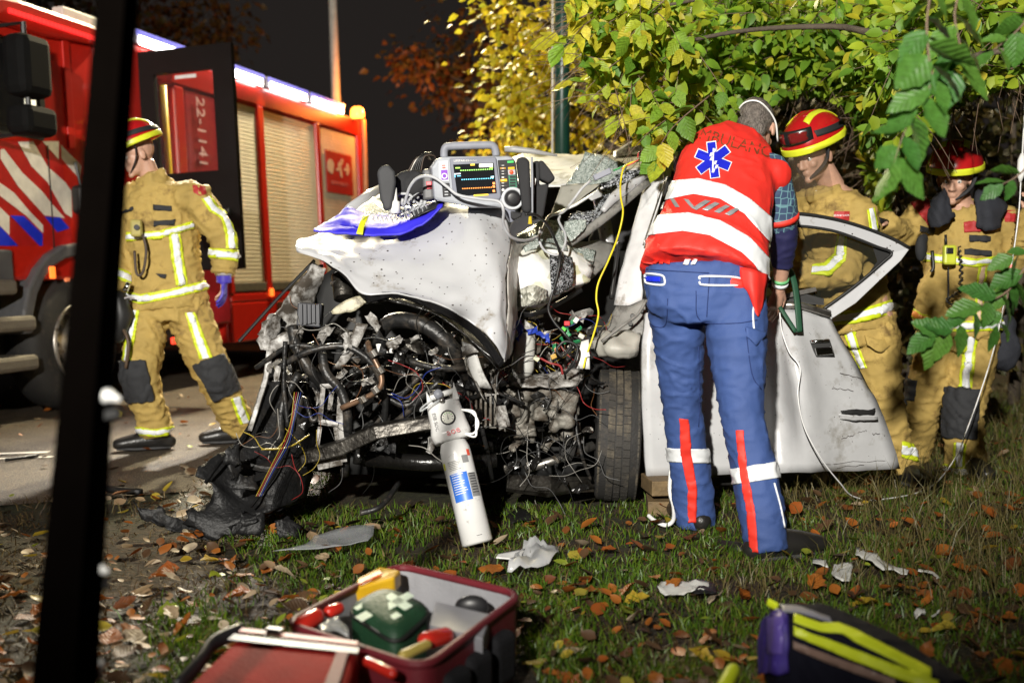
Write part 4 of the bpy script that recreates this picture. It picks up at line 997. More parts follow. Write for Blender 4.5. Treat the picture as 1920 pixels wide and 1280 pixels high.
wf_o = [(1450, 400), (1500, 400), (1560, 409), (1615, 424), (1672, 446), (1707, 465), (1690, 488), (1645, 530), (1605, 568), (1562, 596)]
wf_i = [(1450, 425), (1500, 424), (1558, 432), (1602, 446), (1645, 463), (1672, 474), (1655, 492), (1618, 524), (1582, 552), (1540, 582)]
fm = MB()
for k in range(len(wf_o) - 1):
    y0, y1 = 4.9 + .01 * k, 4.91 + .01 * k
    fm.prism([P(*wf_o[k], 4.92), P(*wf_o[k + 1], 4.92), P(*wf_i[k + 1], 4.93), P(*wf_i[k], 4.93)], (0, .03, 0))
bm_ = bmesh.new(); me_ = fm.mesh(); bm_.from_mesh(me_); bmesh.ops.remove_doubles(bm_, verts=bm_.verts, dist=.0005)
bmesh.ops.delete(bm_, geom=[f for f in bm_.faces if any(len(e.link_faces) > 2 for e in f.edges) and all(len(e.link_faces) > 2 for e in f.edges if e.calc_length() < .045)], context='FACES_ONLY') if False else None
bm_.to_mesh(me_); bm_.free()
bevel(link('window_frame', me_, CARW, door), .004)
MB().tube(spline(px([(a, b, 4.905) for a, b in wf_o[:6]]), 4), [(.006, .008)] * 21, 6).build('frame_seal', BLK, door, smooth=True)
MB().tube(spline(px([(a, b, 4.918) for a, b in wf_i]), 4), [(.007, .006)] * 37, 6).build('frame_seal', BLK, door, smooth=True)
MB().prism(px([(a, b, 4.945) for a, b in wf_i]), (0, .004, 0)).build('pane', glass_mat('side_glass', (.05, .06, .05), .03, .9), door)
MB().prism(px([(1672, 474, 4.938), (1655, 492, 4.938), (1625, 518, 4.938), (1645, 490, 4.938), (1636, 462, 4.938)]), (0, .004, 0)).build('pane_corner', BLK, door)
MB().tube(px([(1450, 572, 4.84), (1500, 572, 4.85), (1556, 588, 4.88)]), [(.016, .012)] * 3, 6).build('belt_trim', STEEL, door, smooth=True)
MB().prism(px([(1455, 556, 4.9), (1500, 548, 4.9), (1545, 560, 4.92), (1545, 572, 4.92), (1460, 566, 4.9)]), (0, .02, 0)).build('inner_bar', M('bar_dark', (.04, .04, .04)), door)
MB().prism(px([(1462, 552, 4.88), (1530, 538, 4.9), (1532, 546, 4.9), (1464, 562, 4.88)]), (0, .01, 0)).build('lock_bar', STEEL, door, bev=.002)
# handle
hd = MB().prism(px([(1519, 638, 4.775), (1556, 636, 4.79), (1566, 666, 4.80), (1530, 670, 4.785)]), (0, .012, 0)).build('handle', M('handle_dark', (.03, .03, .03)), door, bev=.003)
MB().tube(px([(1521, 640, 4.762), (1554, 638, 4.775)]), .007, 8).build('grip', CHROME, hd, smooth=True)
MB().prism(px([(1528, 652, 4.762), (1560, 650, 4.775), (1564, 664, 4.785), (1532, 667, 4.772)]), (0, .01, 0)).build('grip', CHROME, hd, bev=.005)
# gash and dents
gs = sheet('gash', [[(1576, 770, 4.775), (1600, 767, 4.78), (1630, 768, 4.805), (1642, 764, 4.82)], [(1578, 774, 4.77), (1602, 776, 4.775), (1630, 778, 4.80), (1640, 776, 4.815)]], M('gash_black', (.006, .006, .006), .8), door, th=.003, amp=.003, fr=20, jag=.004)
sheet('gash_lip', [[(1572, 776, 4.765), (1605, 779, 4.768), (1645, 779, 4.80)], [(1576, 785, 4.775), (1605, 788, 4.78), (1648, 788, 4.815)]], SCR, door, th=.002, amp=.004, fr=16, jag=.004)
for a, b in (((1578, 822), (1602, 815)), ((1606, 812), (1625, 806)), ((1636, 814), (1650, 812)), ((1575, 700), (1640, 718)), ((1560, 728), (1600, 732)), ((1540, 870), (1660, 862)), ((1560, 876), (1620, 872))):
    m_ = P((a[0] + b[0]) / 2, (a[1] + b[1]) / 2, 4.77); hb_ = bvh(evaluated(door))
    pts = []
    for t in range(9):
        u = a[0] + (b[0] - a[0]) * t / 8; v = a[1] + (b[1] - a[1]) * t / 8 + rnd(-2, 2); d = ray(u, v).normalized(); h = hb_.ray_cast(CAM - PM[car.name].translation, d)
        if h[0] is not None: pts.append(h[0] + PM[car.name].translation - d * .001)
    if len(pts) > 2: MB().tube(pts, rnd(.0012, .0022), 4).build('scratch', M('scratch_dark', (.07, .06, .055), .7), door)
sheet('sill', [[(1205, 896, 4.95), (1400, 892, 5.0), (1560, 880, 5.3)], [(1205, 912, 4.95), (1400, 908, 5.0), (1560, 895, 5.3)]], DARK, car, amp=.004)
# ------------------------------------------------------------------ people
SKIN = M('skin', (.52, .30, .21), .5, var=.12, vs=30)
NOMEX = M('fire_suit', (.44, .305, .085), .8, var=.2, vs=7, bump=.35, bs=260, dirt=.22, dcol=(.19, .12, .035), ds=7)
HIV = M('strip_yellow', (.62, .72, .02), .5, var=.04)
SILV = M('strip_silver', (.80, .82, .84), .35, var=.04)
SOR = M('strip_orange', (.85, .30, .06), .5)
KNEE = M('knee_black', (.022, .023, .026), .8, bump=.3, bs=200)
BOOT = M('boot_black', (.018, .017, .016), .32, bump=.2)
HRED = M('helmet_red', (.42, .010, .012), .22, coat=.5, var=.04)
HYEL = M('helmet_yellow', (.66, .70, .03), .4)
VEST = M('vest_red', (.78, .030, .020), .6, var=.05, bump=.15, bs=300)
NAVY = M('navy_cloth', (.015, .015, .07), .7)
TRB = M('trousers_blue', (.040, .082, .25), .7, var=.10, vs=6, bump=.3, bs=300)
VRED = M('leg_red', (.75, .035, .02), .6)
HAIR = M('hair_brown', (.13, .11, .095), .6, var=.5, vs=60, bump=1., bs=120)
EYEW = M('eye_white', (.6, .58, .54), .3); IRIS = M('iris', (.03, .03, .035), .2)
PATCHR = M('patch_red', (.42, .03, .03), .6)
def head_tubes(mb, hc, f, u, s=1.):
    f = Vector(f).normalized(); u = Vector(u); u = (u - f * u.dot(f)).normalized(); r = f.cross(u)
    rt = Matrix((r, f, u)).transposed()
    def b(x, y, z, rx, ry, rz): mb.ball(hc + rt @ Vector((x, y, z)) * s, Vector((rx, ry, rz)) * s, rt)
    b(0, -.012, .035, .076, .098, .092); b(0, .022, -.03, .060, .072, .088); b(0, .040, -.078, .046, .046, .036)
    b(0, .098, -.022, .012, .022, .026); b(0, .108, -.036, .016, .016, .012); b(0, .084, .020, .046, .014, .012)
    for k in (-1, 1):
        b(k * .036, .068, -.026, .022, .02, .022); b(k * .079, -.006, -.012, .010, .022, .034); b(k * .012, .10, -.04, .009, .01, .008)
    b(0, .088, -.062, .023, .012, .006); b(0, .086, -.073, .021, .012, .007); b(0, .078, -.102, .022, .02, .017)
    return rt
def eyes(t, hc, rt, s=1.):
    for k in (-1, 1):
        MB().ball(hc + rt @ Vector((k * .030, .0765, -.001)) * s, .0115 * s).build('eye', EYEW, t, smooth=True)
        MB().ball(hc + rt @ Vector((k * .030, .0838, -.002)) * s, .0058 * s).build('iris', IRIS, t, smooth=True)
        MB().tube([hc + rt @ Vector((k * x, y, z)) * s for x, y, z in ((.014, .096, .017), (.032, .093, .023), (.05, .08, .016))], .004 * s, 6).build('eyebrow', HAIR, t, smooth=True)
def hand_tubes(mb, w, d, pn, side, s=1., curl=.5):
    """palm and five bent fingers: wrist, direction of the hand, palm normal, side of the thumb"""
    d = Vector(d).normalized(); pn = Vector(pn); pn = (pn - d * pn.dot(d)).normalized(); ac = d.cross(pn) * side
    w = Vector(w)
    mb.tube([w - d * .03, w + d * .01, w + d * .06 * s, w + d * .09 * s], [(.026, .021), (.031, .018), (.041 * s, .016), (.038 * s, .014)], 12, ref=ac)
    for k, (o, ln) in enumerate(((.032, .068), (.011, .078), (-.011, .072), (-.031, .056))):
        p = w + d * .085 * s + ac * o * s; q = d; pts = [p - d * .03]; a = 0
        for j in range(4):
            pts.append(p); a = curl * (.5 + .45 * j) + k * .05; q = (d * math.cos(a) + pn * math.sin(a) + ac * o * 2.0).normalized(); p = p + q * ln * s * (.42, .32, .26, .2)[j]
        mb.tube(pts, [.010 * s, .0098 * s, .0092 * s, .0086 * s, .0078 * s], 8, cap='round')
    p = w + d * .02 * s + ac * .026 * s; q = (d * .55 + ac * .8 + pn * .25).normalized()
    mb.tube([p - q * .01, p + q * .035 * s, p + (q * .05 + d * .03 + pn * .008) * s], [.0145 * s, .0115 * s, .009 * s], 8, cap='round')
def person(name, label, base, J):
    """J: joints in world space, head frame in hc, hf, hu; radii are those of the bare body"""
    t = thing(name, label, 'person', base)
    mb = MB()
    rt = head_tubes(mb, J['hc'], J['hf'], J['hu'])
    mb.tube([J['hc'] - Vector(rt.col[2]) * .05 - Vector(rt.col[1]) * .02, J['neck']], [.056, .060], 14)
    sx = (J['shR'] - J['shL']).normalized()
    mb.tube([J['pelvis'], J['waist'], J['chest'], J['neck'] - (J['neck'] - J['chest']) * .25, J['neck']], [(.16, .11), (.145, .10), (.165, .11), (.12, .08), (.06, .06)], 18, ref=sx)
    for s in 'LR':
        mb.tube([J['chest'].lerp(J['sh' + s], .6), J['sh' + s], J['sh' + s].lerp(J['el' + s], .5), J['el' + s], J['el' + s].lerp(J['wr' + s], .35), J['wr' + s]], [.06, .056, .050, .041, .040, .027], 12, cap='round')
        mb.tube([J['pelvis'].lerp(J['hip' + s], .8), J['hip' + s], J['hip' + s].lerp(J['kn' + s], .5), J['kn' + s], J['kn' + s].lerp(J['an' + s], .35), J['an' + s]], [.09, .088, .072, .054, .056, .040], 14, cap='round')
        if 'hd' + s in J:
            d, pn, side, curl = J['hd' + s]; hand_tubes(mb, J['wr' + s], d, pn, side, 1., curl)
    o = link('body', grow(mb, .0062, 2), SKIN, t, smooth=True)
    return t, rt
def garment(name, t, mb, mat, voxel=.012, fold=.010, seed=0., smooth=4, ff=(9, 9, 14), name_mesh=None):
    me = grow(mb, voxel, smooth, fold, ff, seed, name)
    w = me.copy()
    link(name, me, mat, t, smooth=True)
    return w
def strip(name, me, up, lo, mat, t, off=.005, th=.003, keep=None, front=True):
    bm = bmesh.new()
    for k in range(len(up) - 1):
        m = cutout(me, pix_planes([up[k], up[k + 1], lo[k + 1], lo[k]]), keep, off, th, front)
        bm.from_mesh(m); bpy.data.meshes.remove(m)
    bmesh.ops.remove_doubles(bm, verts=bm.verts, dist=.0012)
    # drop slivers that the outline caught on another limb
    seen = set(); isl = []
    for f0 in bm.faces:
        if f0 in seen: continue
        st_ = [f0]; seen.add(f0); g_ = []
        while st_:
            f = st_.pop(); g_.append(f)
            for e in f.edges:
                for h in e.link_faces:
                    if h not in seen: seen.add(h); st_.append(h)
        isl.append(g_)
    if isl:
        m_ = max(len(g_) for g_ in isl)
        bmesh.ops.delete(bm, geom=[f for g_ in isl if len(g_) < .12 * m_ for f in g_], context='FACES')
    out = bpy.data.meshes.new(name); bm.to_mesh(out); bm.free()
    if len(out.polygons) == 0: print('EMPTY strip', name, up); return None
    out.polygons.foreach_set('use_smooth', [True] * len(out.polygons))
    o = link(name, out, mat, t); solid(o, th, 1.); return o
def lerp2(a, b, t): return (a[0] + (b[0] - a[0]) * t, a[1] + (b[1] - a[1]) * t)
def tri_strip(me, up, lo, t, keep=None, front=True, mid=SILV, edge=HIV, off=.005):
    """yellow reflective strip with a silver middle"""
    o = strip('reflective_strip', me, up, lo, edge, t, off, .003, keep, front)
    strip('silver_band', me, [lerp2(a, b, .24) for a, b in zip(up, lo)], [lerp2(a, b, .76) for a, b in zip(up, lo)], mid, t, off + .004, .002, keep, front)
def seam(name, pts, target, r, mat, t, off=.002):
    q = []
    for u, v in [(p.x, p.y) for p in spline([Vector((a, b, 0)) for a, b in pts], 5)]:
        d = ray(u, v).normalized(); h = target.ray_cast(CAM, d)
        if h[0] is not None: q.append(h[0] - d * off)
    if len(q) > 2: return MB().tube(q, r, 6).build(name, mat, t, smooth=True)
    print('EMPTY seam', name, pts)
def flat_decal(name, polys, c, sx, ang, target, mat, t, off=.005, th=.0015, sub=True):
    """a flat emblem laid on a surface: outlines in metres about the pixel c"""
    bm = bmesh.new()
    for pl in polys:
        vs = [bm.verts.new((x, y, 0)) for x, y in pl]
        bm.faces.new(vs)
    bmesh.ops.triangulate(bm, faces=bm.faces)
    if sub: bmesh.ops.subdivide_edges(bm, edges=bm.edges, cuts=2, use_grid_fill=True)
    me = bpy.data.meshes.new(name); bm.to_mesh(me); bm.free()
    d = ray(*c).normalized(); h = target.ray_cast(CAM, d)
    q = h[0] if h[0] is not None else CAM + d * 4.5
    right = Vector((1, 0, 0)); up = right.cross(d).normalized(); right = d.cross(up).normalized()
    ca, sa = math.cos(ang), math.sin(ang)
    m = Matrix((right * ca + up * sa, up * ca - right * sa, -d)).transposed().to_4x4() @ Matrix.Scale(sx, 4); m.translation = q
    me.transform(m); project(me, target, off)
    o = link(name, me, mat, t); solid(o, th, 1.); return o
def txt_decal(name, s, size, c, ang, target, mat, t, off=.005):
    me = text_mesh(s, size); me.materials.clear()
    d = ray(*c).normalized(); h = target.ray_cast(CAM, d); q = h[0] if h[0] is not None else CAM + d * 4.5
    right = Vector((1, 0, 0)); up = right.cross(d).normalized(); right = d.cross(up).normalized(); ca, sa = math.cos(ang), math.sin(ang)
    m = Matrix((right * ca + up * sa, up * ca - right * sa, -d)).transposed().to_4x4(); m.translation = q
    me.transform(m); project(me, target, off); return link(name, me, mat, t)
def helmet(t, hc, f, u, band='side', goggles=True, s=1.):
    f = Vector(f).normalized(); u = Vector(u); u = (u - f * u.dot(f)).normalized(); r = f.cross(u); rt = Matrix((r, f, u)).transposed()
    c = hc + u * .058 - f * .012
    W = lambda x, y, z: c + rt @ Vector((x, y, z)) * s
    dm = MB().ball(c, Vector((.128, .158, .142)) * s, rt, 40, 26).mesh()
    cut = W(0, 0, -.005); pn = (u + f * .10).normalized()
    dome = cutout(dm, [(cut, pn)], None, 0.)
    o = link('helmet', dome, HRED, t); solid(o, .008, 1.)
    o2 = link('helmet_rim', cutout(dm, [(W(0, 0, -.006), pn), (W(0, 0, .024), -pn)], None, .009), HYEL, o); solid(o2, .004, 1.)
    # bands over the crown on each side
    for k in (-1, 1):
        n1 = (r * k * .95 + u * .12 - f * .16 * 0).normalized()
        b_ = cutout(dm, [(W(k * .052, 0, 0), n1), (W(k * .078, 0, 0), -n1), (W(0, -.10, 0), f), (W(0, .085, 0), -f), (W(0, 0, .04), u)], None, .009)
        if len(b_.polygons): solid(link('helmet_band', b_, HYEL, o), .003, 1.)
    for k in range(-3, 4):
        MB().tube([W(k * .012, y, z) for y, z in ((.06, .136), (0, .148), (-.06, .138))], .0028 * s, 6).build('helmet_rib', HRED, o, smooth=True)
    MB().prism([W(-.02, -.158, .02), W(.02, -.158, .02), W(.02, -.158, .04), W(-.02, -.158, .04)], -f * .004).build('sticker', WPL, o)
    if goggles:
        g = MB()
        arc = [W(.115 * math.sin(a), .178 * math.cos(a) - .012, .062) for a in [R(x) for x in range(-50, 51, 10)]]
        g.tube(arc, [(.012, .036)] * 11, 10, ref=f, ex=3.)
        gg = g.build('goggles', M('goggle_black', (.015, .015, .016), .3), t, smooth=True)
        for k in (-1, 1):
            ln = [W(.119 * math.sin(a), .186 * math.cos(a) - .012, .062) for a in [R(k * x) for x in range(6, 43, 6)]]
            MB().tube(ln, [(.006, .026)] * len(ln), 10, ref=f, ex=3.).build('goggle_lens', M('goggle_lens', (.16, .012, .012), .08, coat=1.), gg, smooth=True)
        st = cutout(dm, [(W(0, 0, .040), u), (W(0, 0, .066), -u), (W(0, .09, 0), -f)], None, .011)
        solid(link('goggle_strap', st, M('strap_black', (.014, .014, .016), .7), gg), .003, 1.)
    for k in (-1, 1):
        MB().tube(spline([W(k * .105, .03, .0), W(k * .092, .045, -.07), W(k * .06, .07, -.115), W(.0, .098, -.152)], 4), [(.011, .003)] * 13, 6, ref=r).build('chin_strap', M('strap_black', (.014, .014, .016)), t, smooth=True)
    return o
def boot(t, an, toe, mat=BOOT, s=1.12):
    an = Vector(an); toe = Vector(toe); d = (toe - an); d.z = 0; d.normalize(); z = 0.0
    a = Vector((an.x, an.y, 0))
    mb = MB().tube([an + Vector((0, 0, .10)), Vector((an.x, an.y, .10)), a + Vector((0, 0, .055)) - d * .02], [.066, .066, .058], 14)
    mb.tube([a - d * .06 + Vector((0, 0, .045)), a + d * .02 + Vector((0, 0, .062)), a + d * .12 * s + Vector((0, 0, .052)), a + d * .20 * s + Vector((0, 0, .042))], [(.046, .046), (.052, .062), (.056, .050), (.044, .036)], 14, ref=Vector((0, 0, 1)).cross(d), cap='round')
    o = link('boot', grow(mb, .009, 3), mat, t, smooth=True)
    MB().tube([a - d * .07 + Vector((0, 0, .012)), a + Vector((0, 0, .012)), a + d * .13 + Vector((0, 0, .012)), a + d * .235 + Vector((0, 0, .016))], [(.036, .013), (.044, .013), (.050, .013), (.030, .012)], 12, ref=Vector((0, 0, 1)).cross(d)).build('sole', M('sole_black', (.05, .05, .052), .7), o, smooth=True)

# ================= the paramedic
J = dict(hc=P(1417, 243, 4.80), hf=(.42, .80, -.42), hu=(.15, .40, .9), neck=P(1395, 278, 4.68), chest=P(1360, 340, 4.52), waist=P(1335, 450, 4.32), pelvis=P(1324, 525, 4.22),
         shL=P(1290, 318, 4.60), shR=P(1452, 338, 4.52), elL=P(1310, 400, 4.95), wrL=P(1390, 470, 5.05), elR=P(1470, 455, 4.62), wrR=P(1462, 540, 4.74),
         hipL=P(1270, 555, 4.24), hipR=P(1380, 557, 4.16), knL=P(1278, 765, 4.36), knR=P(1392, 790, 4.08), anL=P(1302, 972, 4.46), anR=P(1440, 1034, 3.97),
         hdR=((-.30, .0, -1), (-.5, .8, 0), 1, .45), hdL=((.6, .4, -.5), (0, 0, -1), 1, .5))
pm, rt = person('person', 'paramedic in red vest and blue trousers seen from behind, bending into the car doorway', (1.0, 4.2, 0), J)
tr = MB().tube(px([(1322, 498, 4.22), (1323, 530, 4.21), (1325, 575, 4.19), (1327, 600, 4.19)]), [(.232, .15), (.24, .16), (.228, .15), (.17, .13)], 24, ref=(1, 0, 0))
tr.tube(px([(1268, 545, 4.22), (1272, 640, 4.28), (1279, 765, 4.36), (1290, 850, 4.41), (1300, 930, 4.45), (1303, 985, 4.46)]), [.118, .100, .080, .080, .088, .082], 18)
tr.tube(px([(1378, 545, 4.18), (1381, 640, 4.12), (1392, 780, 4.06), (1414, 880, 4.02), (1430, 970, 3.98), (1437, 1030, 3.97)]), [.122, .114, .081, .083, .086, .080], 18)
TRO = garment('trousers', pm, tr, TRB, .010, .009, 4.0, 3, (8, 8, 16)); trb = bvh(TRO)
legL = capsule(J['knL'] + Vector((0, 0, .2)), J['anL'], .17); legR = capsule(J['knR'] + Vector((0, 0, .2)), J['anR'], .17)
strip('calf_band', TRO, [(1225, 838), (1345, 842)], [(1225, 864), (1345, 868)], SILV, pm, .004, .002, legL, False)
strip('calf_band', TRO, [(1345, 882), (1480, 862)], [(1345, 912), (1480, 892)], SILV, pm, .004, .002, legR, False)
strip('red_stripe', TRO, [(1274, 783), (1277, 850), (1290, 915), (1291, 978)], [(1290, 783), (1296, 850), (1306, 915), (1305, 978)], VRED, pm, .008, .002, legL)
strip('red_stripe', TRO, [(1381, 806), (1388, 880), (1402, 960), (1409, 1034)], [(1394, 806), (1402, 880), (1417, 960), (1424, 1034)], VRED, pm, .008, .002, legR)
for pts in ([(1209, 520), (1212, 513), (1240, 516), (1246, 524), (1243, 534), (1214, 531), (1209, 524)], [(1312, 524), (1316, 518), (1372, 519), (1390, 524), (1386, 534), (1320, 534), (1311, 528)]):
    seam('pocket_piping', pts, trb, .0045, SILV, pm)
strip('pocket_zip', TRO, [(1213, 518), (1240, 520)], [(1214, 527), (1240, 529)], BLU, pm, .005)
TRD = M('trousers_seam', (.012, .03, .13), .8)
for pts in ([(1215, 600), (1228, 612), (1248, 608), (1252, 560)], [(1305, 545), (1312, 600), (1375, 606), (1420, 600)], [(1330, 520), (1326, 580), (1322, 650)], [(1212, 505), (1260, 508), (1330, 512)], [(1398, 615), (1410, 700), (1428, 730)], [(1310, 650), (1312, 740), (1310, 800)]):
    seam('seam', pts, trb, .0018, TRD, pm)
for pts in ([(1416, 560), (1412, 590), (1416, 640)], [(1436, 775), (1444, 805), (1446, 850)], [(1452, 905), (1464, 950), (1472, 990)]):
    seam('piping', pts, trb, .004, SILV, pm)
sheet('cargo_pocket', [[(1398, 612, 4.02), (1422, 618, 4.03), (1438, 624, 4.06)], [(1400, 630, 4.01), (1420, 638, 4.01), (1436, 630, 4.05)], [(1404, 634, 4.02), (1418, 648, 4.01), (1430, 640, 4.04)]], TRB, pm, amp=.006, fr=12)
for k, x in enumerate((1226, 1238, 1250)): overlay('belt_mark', TRO, [(x, 488), (x + 8, 489), (x + 6, 497), (x - 1, 496)], VRED, pm, .006)
for x in (1285, 1299): overlay('belt_mark', TRO, [(x, 490), (x + 9, 490), (x + 5, 498), (x - 4, 498)], SILV, pm, .006)
vs = MB().tube(px([(1318, 516, 4.20), (1323, 480, 4.24), (1338, 430, 4.32), (1351, 375, 4.42), (1364, 320, 4.53), (1374, 288, 4.61), (1388, 266, 4.67), (1394, 254, 4.68)]),
               [(.248, .185), (.240, .175), (.222, .158), (.208, .15), (.204, .14), (.185, .12), (.12, .10), (.080, .085)], 26, ref=(1, .0, -.12), ex=2.3)
vs.ball(P(1308, 308, 4.58), (.08, .10, .07)).ball(P(1446, 328, 4.52), (.08, .10, .08))
vs.tube(px([(1300, 520, 4.18), (1340, 528, 4.10), (1395, 535, 4.08)]), [.03, .035, .03], 8)
VS = garment('vest', pm, vs, VEST, .010, .008, 2.0, 4, (6, 6, 7)); vb = bvh(VS)
sheet('vest_tail', [[(1385, 500, 4.08), (1412, 505, 4.05), (1440, 515, 4.10)], [(1392, 535, 4.06), (1415, 542, 4.03), (1436, 548, 4.09)], [(1402, 545, 4.06), (1416, 575, 4.04), (1432, 570, 4.08)], [(1412, 570, 4.06), (1420, 592, 4.04), (1426, 590, 4.06)]], VEST, pm, amp=.006, fr=8)
strip('silver_stripe', VS, [(1225, 348), (1262, 340), (1310, 336), (1360, 348), (1405, 374), (1440, 404), (1470, 430)], [(1225, 384), (1248, 376), (1300, 365), (1350, 374), (1395, 402), (1436, 448), (1470, 480)], SILV, pm, .004, .002)
strip('silver_stripe', VS, [(1195, 415), (1240, 404), (1290, 400), (1350, 414), (1405, 446), (1440, 484), (1470, 510)], [(1190, 452), (1222, 441), (1280, 434), (1330, 442), (1390, 474), (1434, 516), (1465, 545)], SILV, pm, .004, .002)
SLM = M('slash_silver', (.36, .37, .38), .35, metal=.3)
for q in ([(1240, 378), (1248, 380), (1244, 394), (1236, 392)], [(1257, 374), (1266, 375), (1275, 390), (1267, 390)], [(1283, 375), (1292, 376), (1305, 394), (1297, 392)], [(1297, 392), (1322, 377), (1332, 379), (1306, 396)], [(1316, 394), (1340, 381), (1349, 384), (1327, 397)], [(1338, 398), (1360, 386), (1368, 389), (1348, 401)], [(1358, 402), (1378, 392), (1385, 395), (1368, 406)]):
    overlay('slash_mark', VS, q, SLM, pm, .004)
RED2 = VRED
def bar(w, h, a):
    c, s = math.cos(a), math.sin(a); return [(x * c - y * s, x * s + y * c) for x, y in ((-w, -h), (w, -h), (w, h), (-w, h))]
st = R(8)
flat_decal('star_border', [bar(.0195, .073, st + R(60 * k)) for k in range(3)], (1337, 300), 1., 0, vb, SILV, pm, .005)
flat_decal('star', [bar(.0160, .069, st + R(60 * k)) for k in range(3)], (1337, 300), 1., 0, vb, M('star_blue', (.012, .02, .55), .5), pm, .010)
flat_decal('star_staff', [bar(.003, .045, st - R(8))] + [[(x + .012 * math.sin(k * 1.3), y) for x, y in ((-.005, -.05 + k * .016), (.005, -.05 + k * .016), (.010, -.036 + k * .016), (.0, -.036 + k * .016))] for k in range(6)], (1337, 300), 1., 0, vb, SILV, pm, .015)
txt_decal('back_text', 'AMBULANCE', .064, (1376, 268), R(-15), vb, M('text_green', (.22, .05, .018), .6), pm, .004)
seam('vest_trim', [(1206, 492), (1250, 498), (1300, 510), (1345, 522)], vb, .004, VRED, pm)
# patterned sleeve, navy undersleeve, wrist bands
hexm = bpy.data.materials.new('hex_sleeve'); hexm.use_nodes = True
nt = hexm.node_tree; vo = nt.nodes.new('ShaderNodeTexVoronoi'); vo.feature = 'DISTANCE_TO_EDGE'; vo.inputs['Scale'].default_value = 34; vo.inputs['Randomness'].default_value = .25
tc = nt.nodes.new('ShaderNodeTexCoord'); nt.links.new(tc.outputs['Object'], vo.inputs['Vector']); rp = nt.nodes.new('ShaderNodeValToRGB')
rp.color_ramp.elements[0].position = .04; rp.color_ramp.elements[0].color = (.16, .32, .36, 1); rp.color_ramp.elements[1].position = .09; rp.color_ramp.elements[1].color = (.05, .08, .15, 1)
nt.links.new(vo.outputs[0], rp.inputs[0]); nt.links.new(rp.outputs[0], nt.nodes['Principled BSDF'].inputs['Base Color'])
up = MB().tube([J['shR'] + Vector((-.02, 0, .03)), J['shR'].lerp(J['elR'], .35), J['shR'].lerp(J['elR'], .62)], [.085, .078, .074], 18, cap='round')
SLV = garment('shirt_sleeve', pm, up, hexm, .009, .005, 1.)
up = MB().tube([J['shR'].lerp(J['elR'], .60), J['elR'], J['elR'].lerp(J['wrR'], .5)], [.066, .058, .048], 16)
US = garment('undersleeve', pm, up, NAVY, .009, .006, 2.)
MB().tube([J['shR'].lerp(J['elR'], .56), J['shR'].lerp(J['elR'], .64)], [.080, .079], 20).build('sleeve_cuff', VRED, pm, smooth=True)
up = MB().tube([J['shL'] + Vector((.02, 0, .02)), J['elL'], J['elL'].lerp(J['wrL'], .6)], [.08, .062, .05], 16, cap='round')
garment('undersleeve', pm, up, NAVY, .010, .005, 3.)
wd_ = (J['wrR'] - J['elR']).normalized()
MB().tube([J['wrR'] - wd_ * .05, J['wrR'] - wd_ * .035], [.037, .036], 16).build('wrist_band', M('band_green', (.15, .5, .2), .5), pm, smooth=True)
MB().tube([J['wrR'] - wd_ * .03, J['wrR'] - wd_ * .015], [.036, .035], 16).build('wrist_band', SILV, pm, smooth=True)
hd = MB(); f_ = Vector(J['hf']).normalized(); r_, f_, u_ = [Vector(c) for c in rt.col]
hd.ball(J['hc'] + u_ * .038 - f_ * .02, (.083, .103, .097), rt).ball(J['hc'] - f_ * .055 - u_ * .03, (.066, .05, .07), rt)
link('hair', grow(hd, .008, 2, .003, (40, 40, 40)), HAIR, pm, smooth=True)
MB().tube(spline([J['hc'] + rt @ Vector(p) for p in ((-.088, .04, -.03), (-.084, -.045, .03), (-.03, -.118, .062), (.04, -.114, .062), (.088, -.03, .02), (.088, .05, -.04))], 5), .0042, 6).build('mask_strap', WPL, pm, smooth=True)
boot(pm, J['anL'], J['anL'] + Vector((-.25, .9, 0)))
boot(pm, J['anR'], J['anR'] + Vector((.9, .35, 0)))

# ================= fire fighter behind the door
J = dict(hc=P(1528, 290, 5.26), hf=(-.78, -.52, -.34), hu=(-.25, -.18, .95), neck=P(1562, 352, 5.33), chest=P(1578, 430, 5.34), waist=P(1600, 530, 5.36), pelvis=P(1618, 600, 5.38),
         shL=P(1612, 400, 5.22), shR=P(1500, 395, 5.48), elL=P(1580, 515, 5.14), wrL=P(1478, 512, 5.12), elR=P(1480, 480, 5.42), wrR=P(1470, 560, 5.3),
         hipL=P(1640, 620, 5.32), hipR=P(1590, 620, 5.44), knL=P(1655, 750, 5.34), knR=P(1560, 760, 5.40), anL=P(1690, 885, 5.42), anR=P(1535, 890, 5.40),
         hdL=((-1, .0, -.1), (0, .3, -1), -1, .6), hdR=((-.5, -.4, -.6), (0, 0, -1), 1, .5))
f2, rt = person('person', 'fire fighter with red helmet and goggles bowing his head behind the open car door', (1.7, 5.4, 0), J)
eyes(f2, J['hc'], rt)
hr = MB().ball(J['hc'] + rt @ Vector((0, -.03, .02)), (.082, .09, .08), rt); link('hair', grow(hr, .009, 2), M('hair_fair', (.20, .12, .06), .6), f2, smooth=True)
jk = MB().tube([P(1604, 618, 5.36), P(1602, 575, 5.36), P(1594, 520, 5.36), P(1582, 450, 5.34), P(1568, 400, 5.34), P(1562, 362, 5.33)], [(.175, .165), (.175, .16), (.185, .16), (.20, .165), (.19, .14), (.095, .10)], 24, ref=(.8, .5, 0))
jk.tube([J['shL'] + Vector((-.05, .04, .02)), J['shL'], J['shL'].lerp(J['elL'], .5), J['elL'], J['elL'].lerp(J['wrL'], .5), J['wrL'] + Vector((.03, 0, 0))], [.10, .098, .088, .082, .072, .064], 16, cap='round')
jk.tube([J['shR'] + Vector((.05, -.04, .02)), J['shR'], J['elR'], J['wrR']], [.10, .095, .078, .062], 14, cap='round')
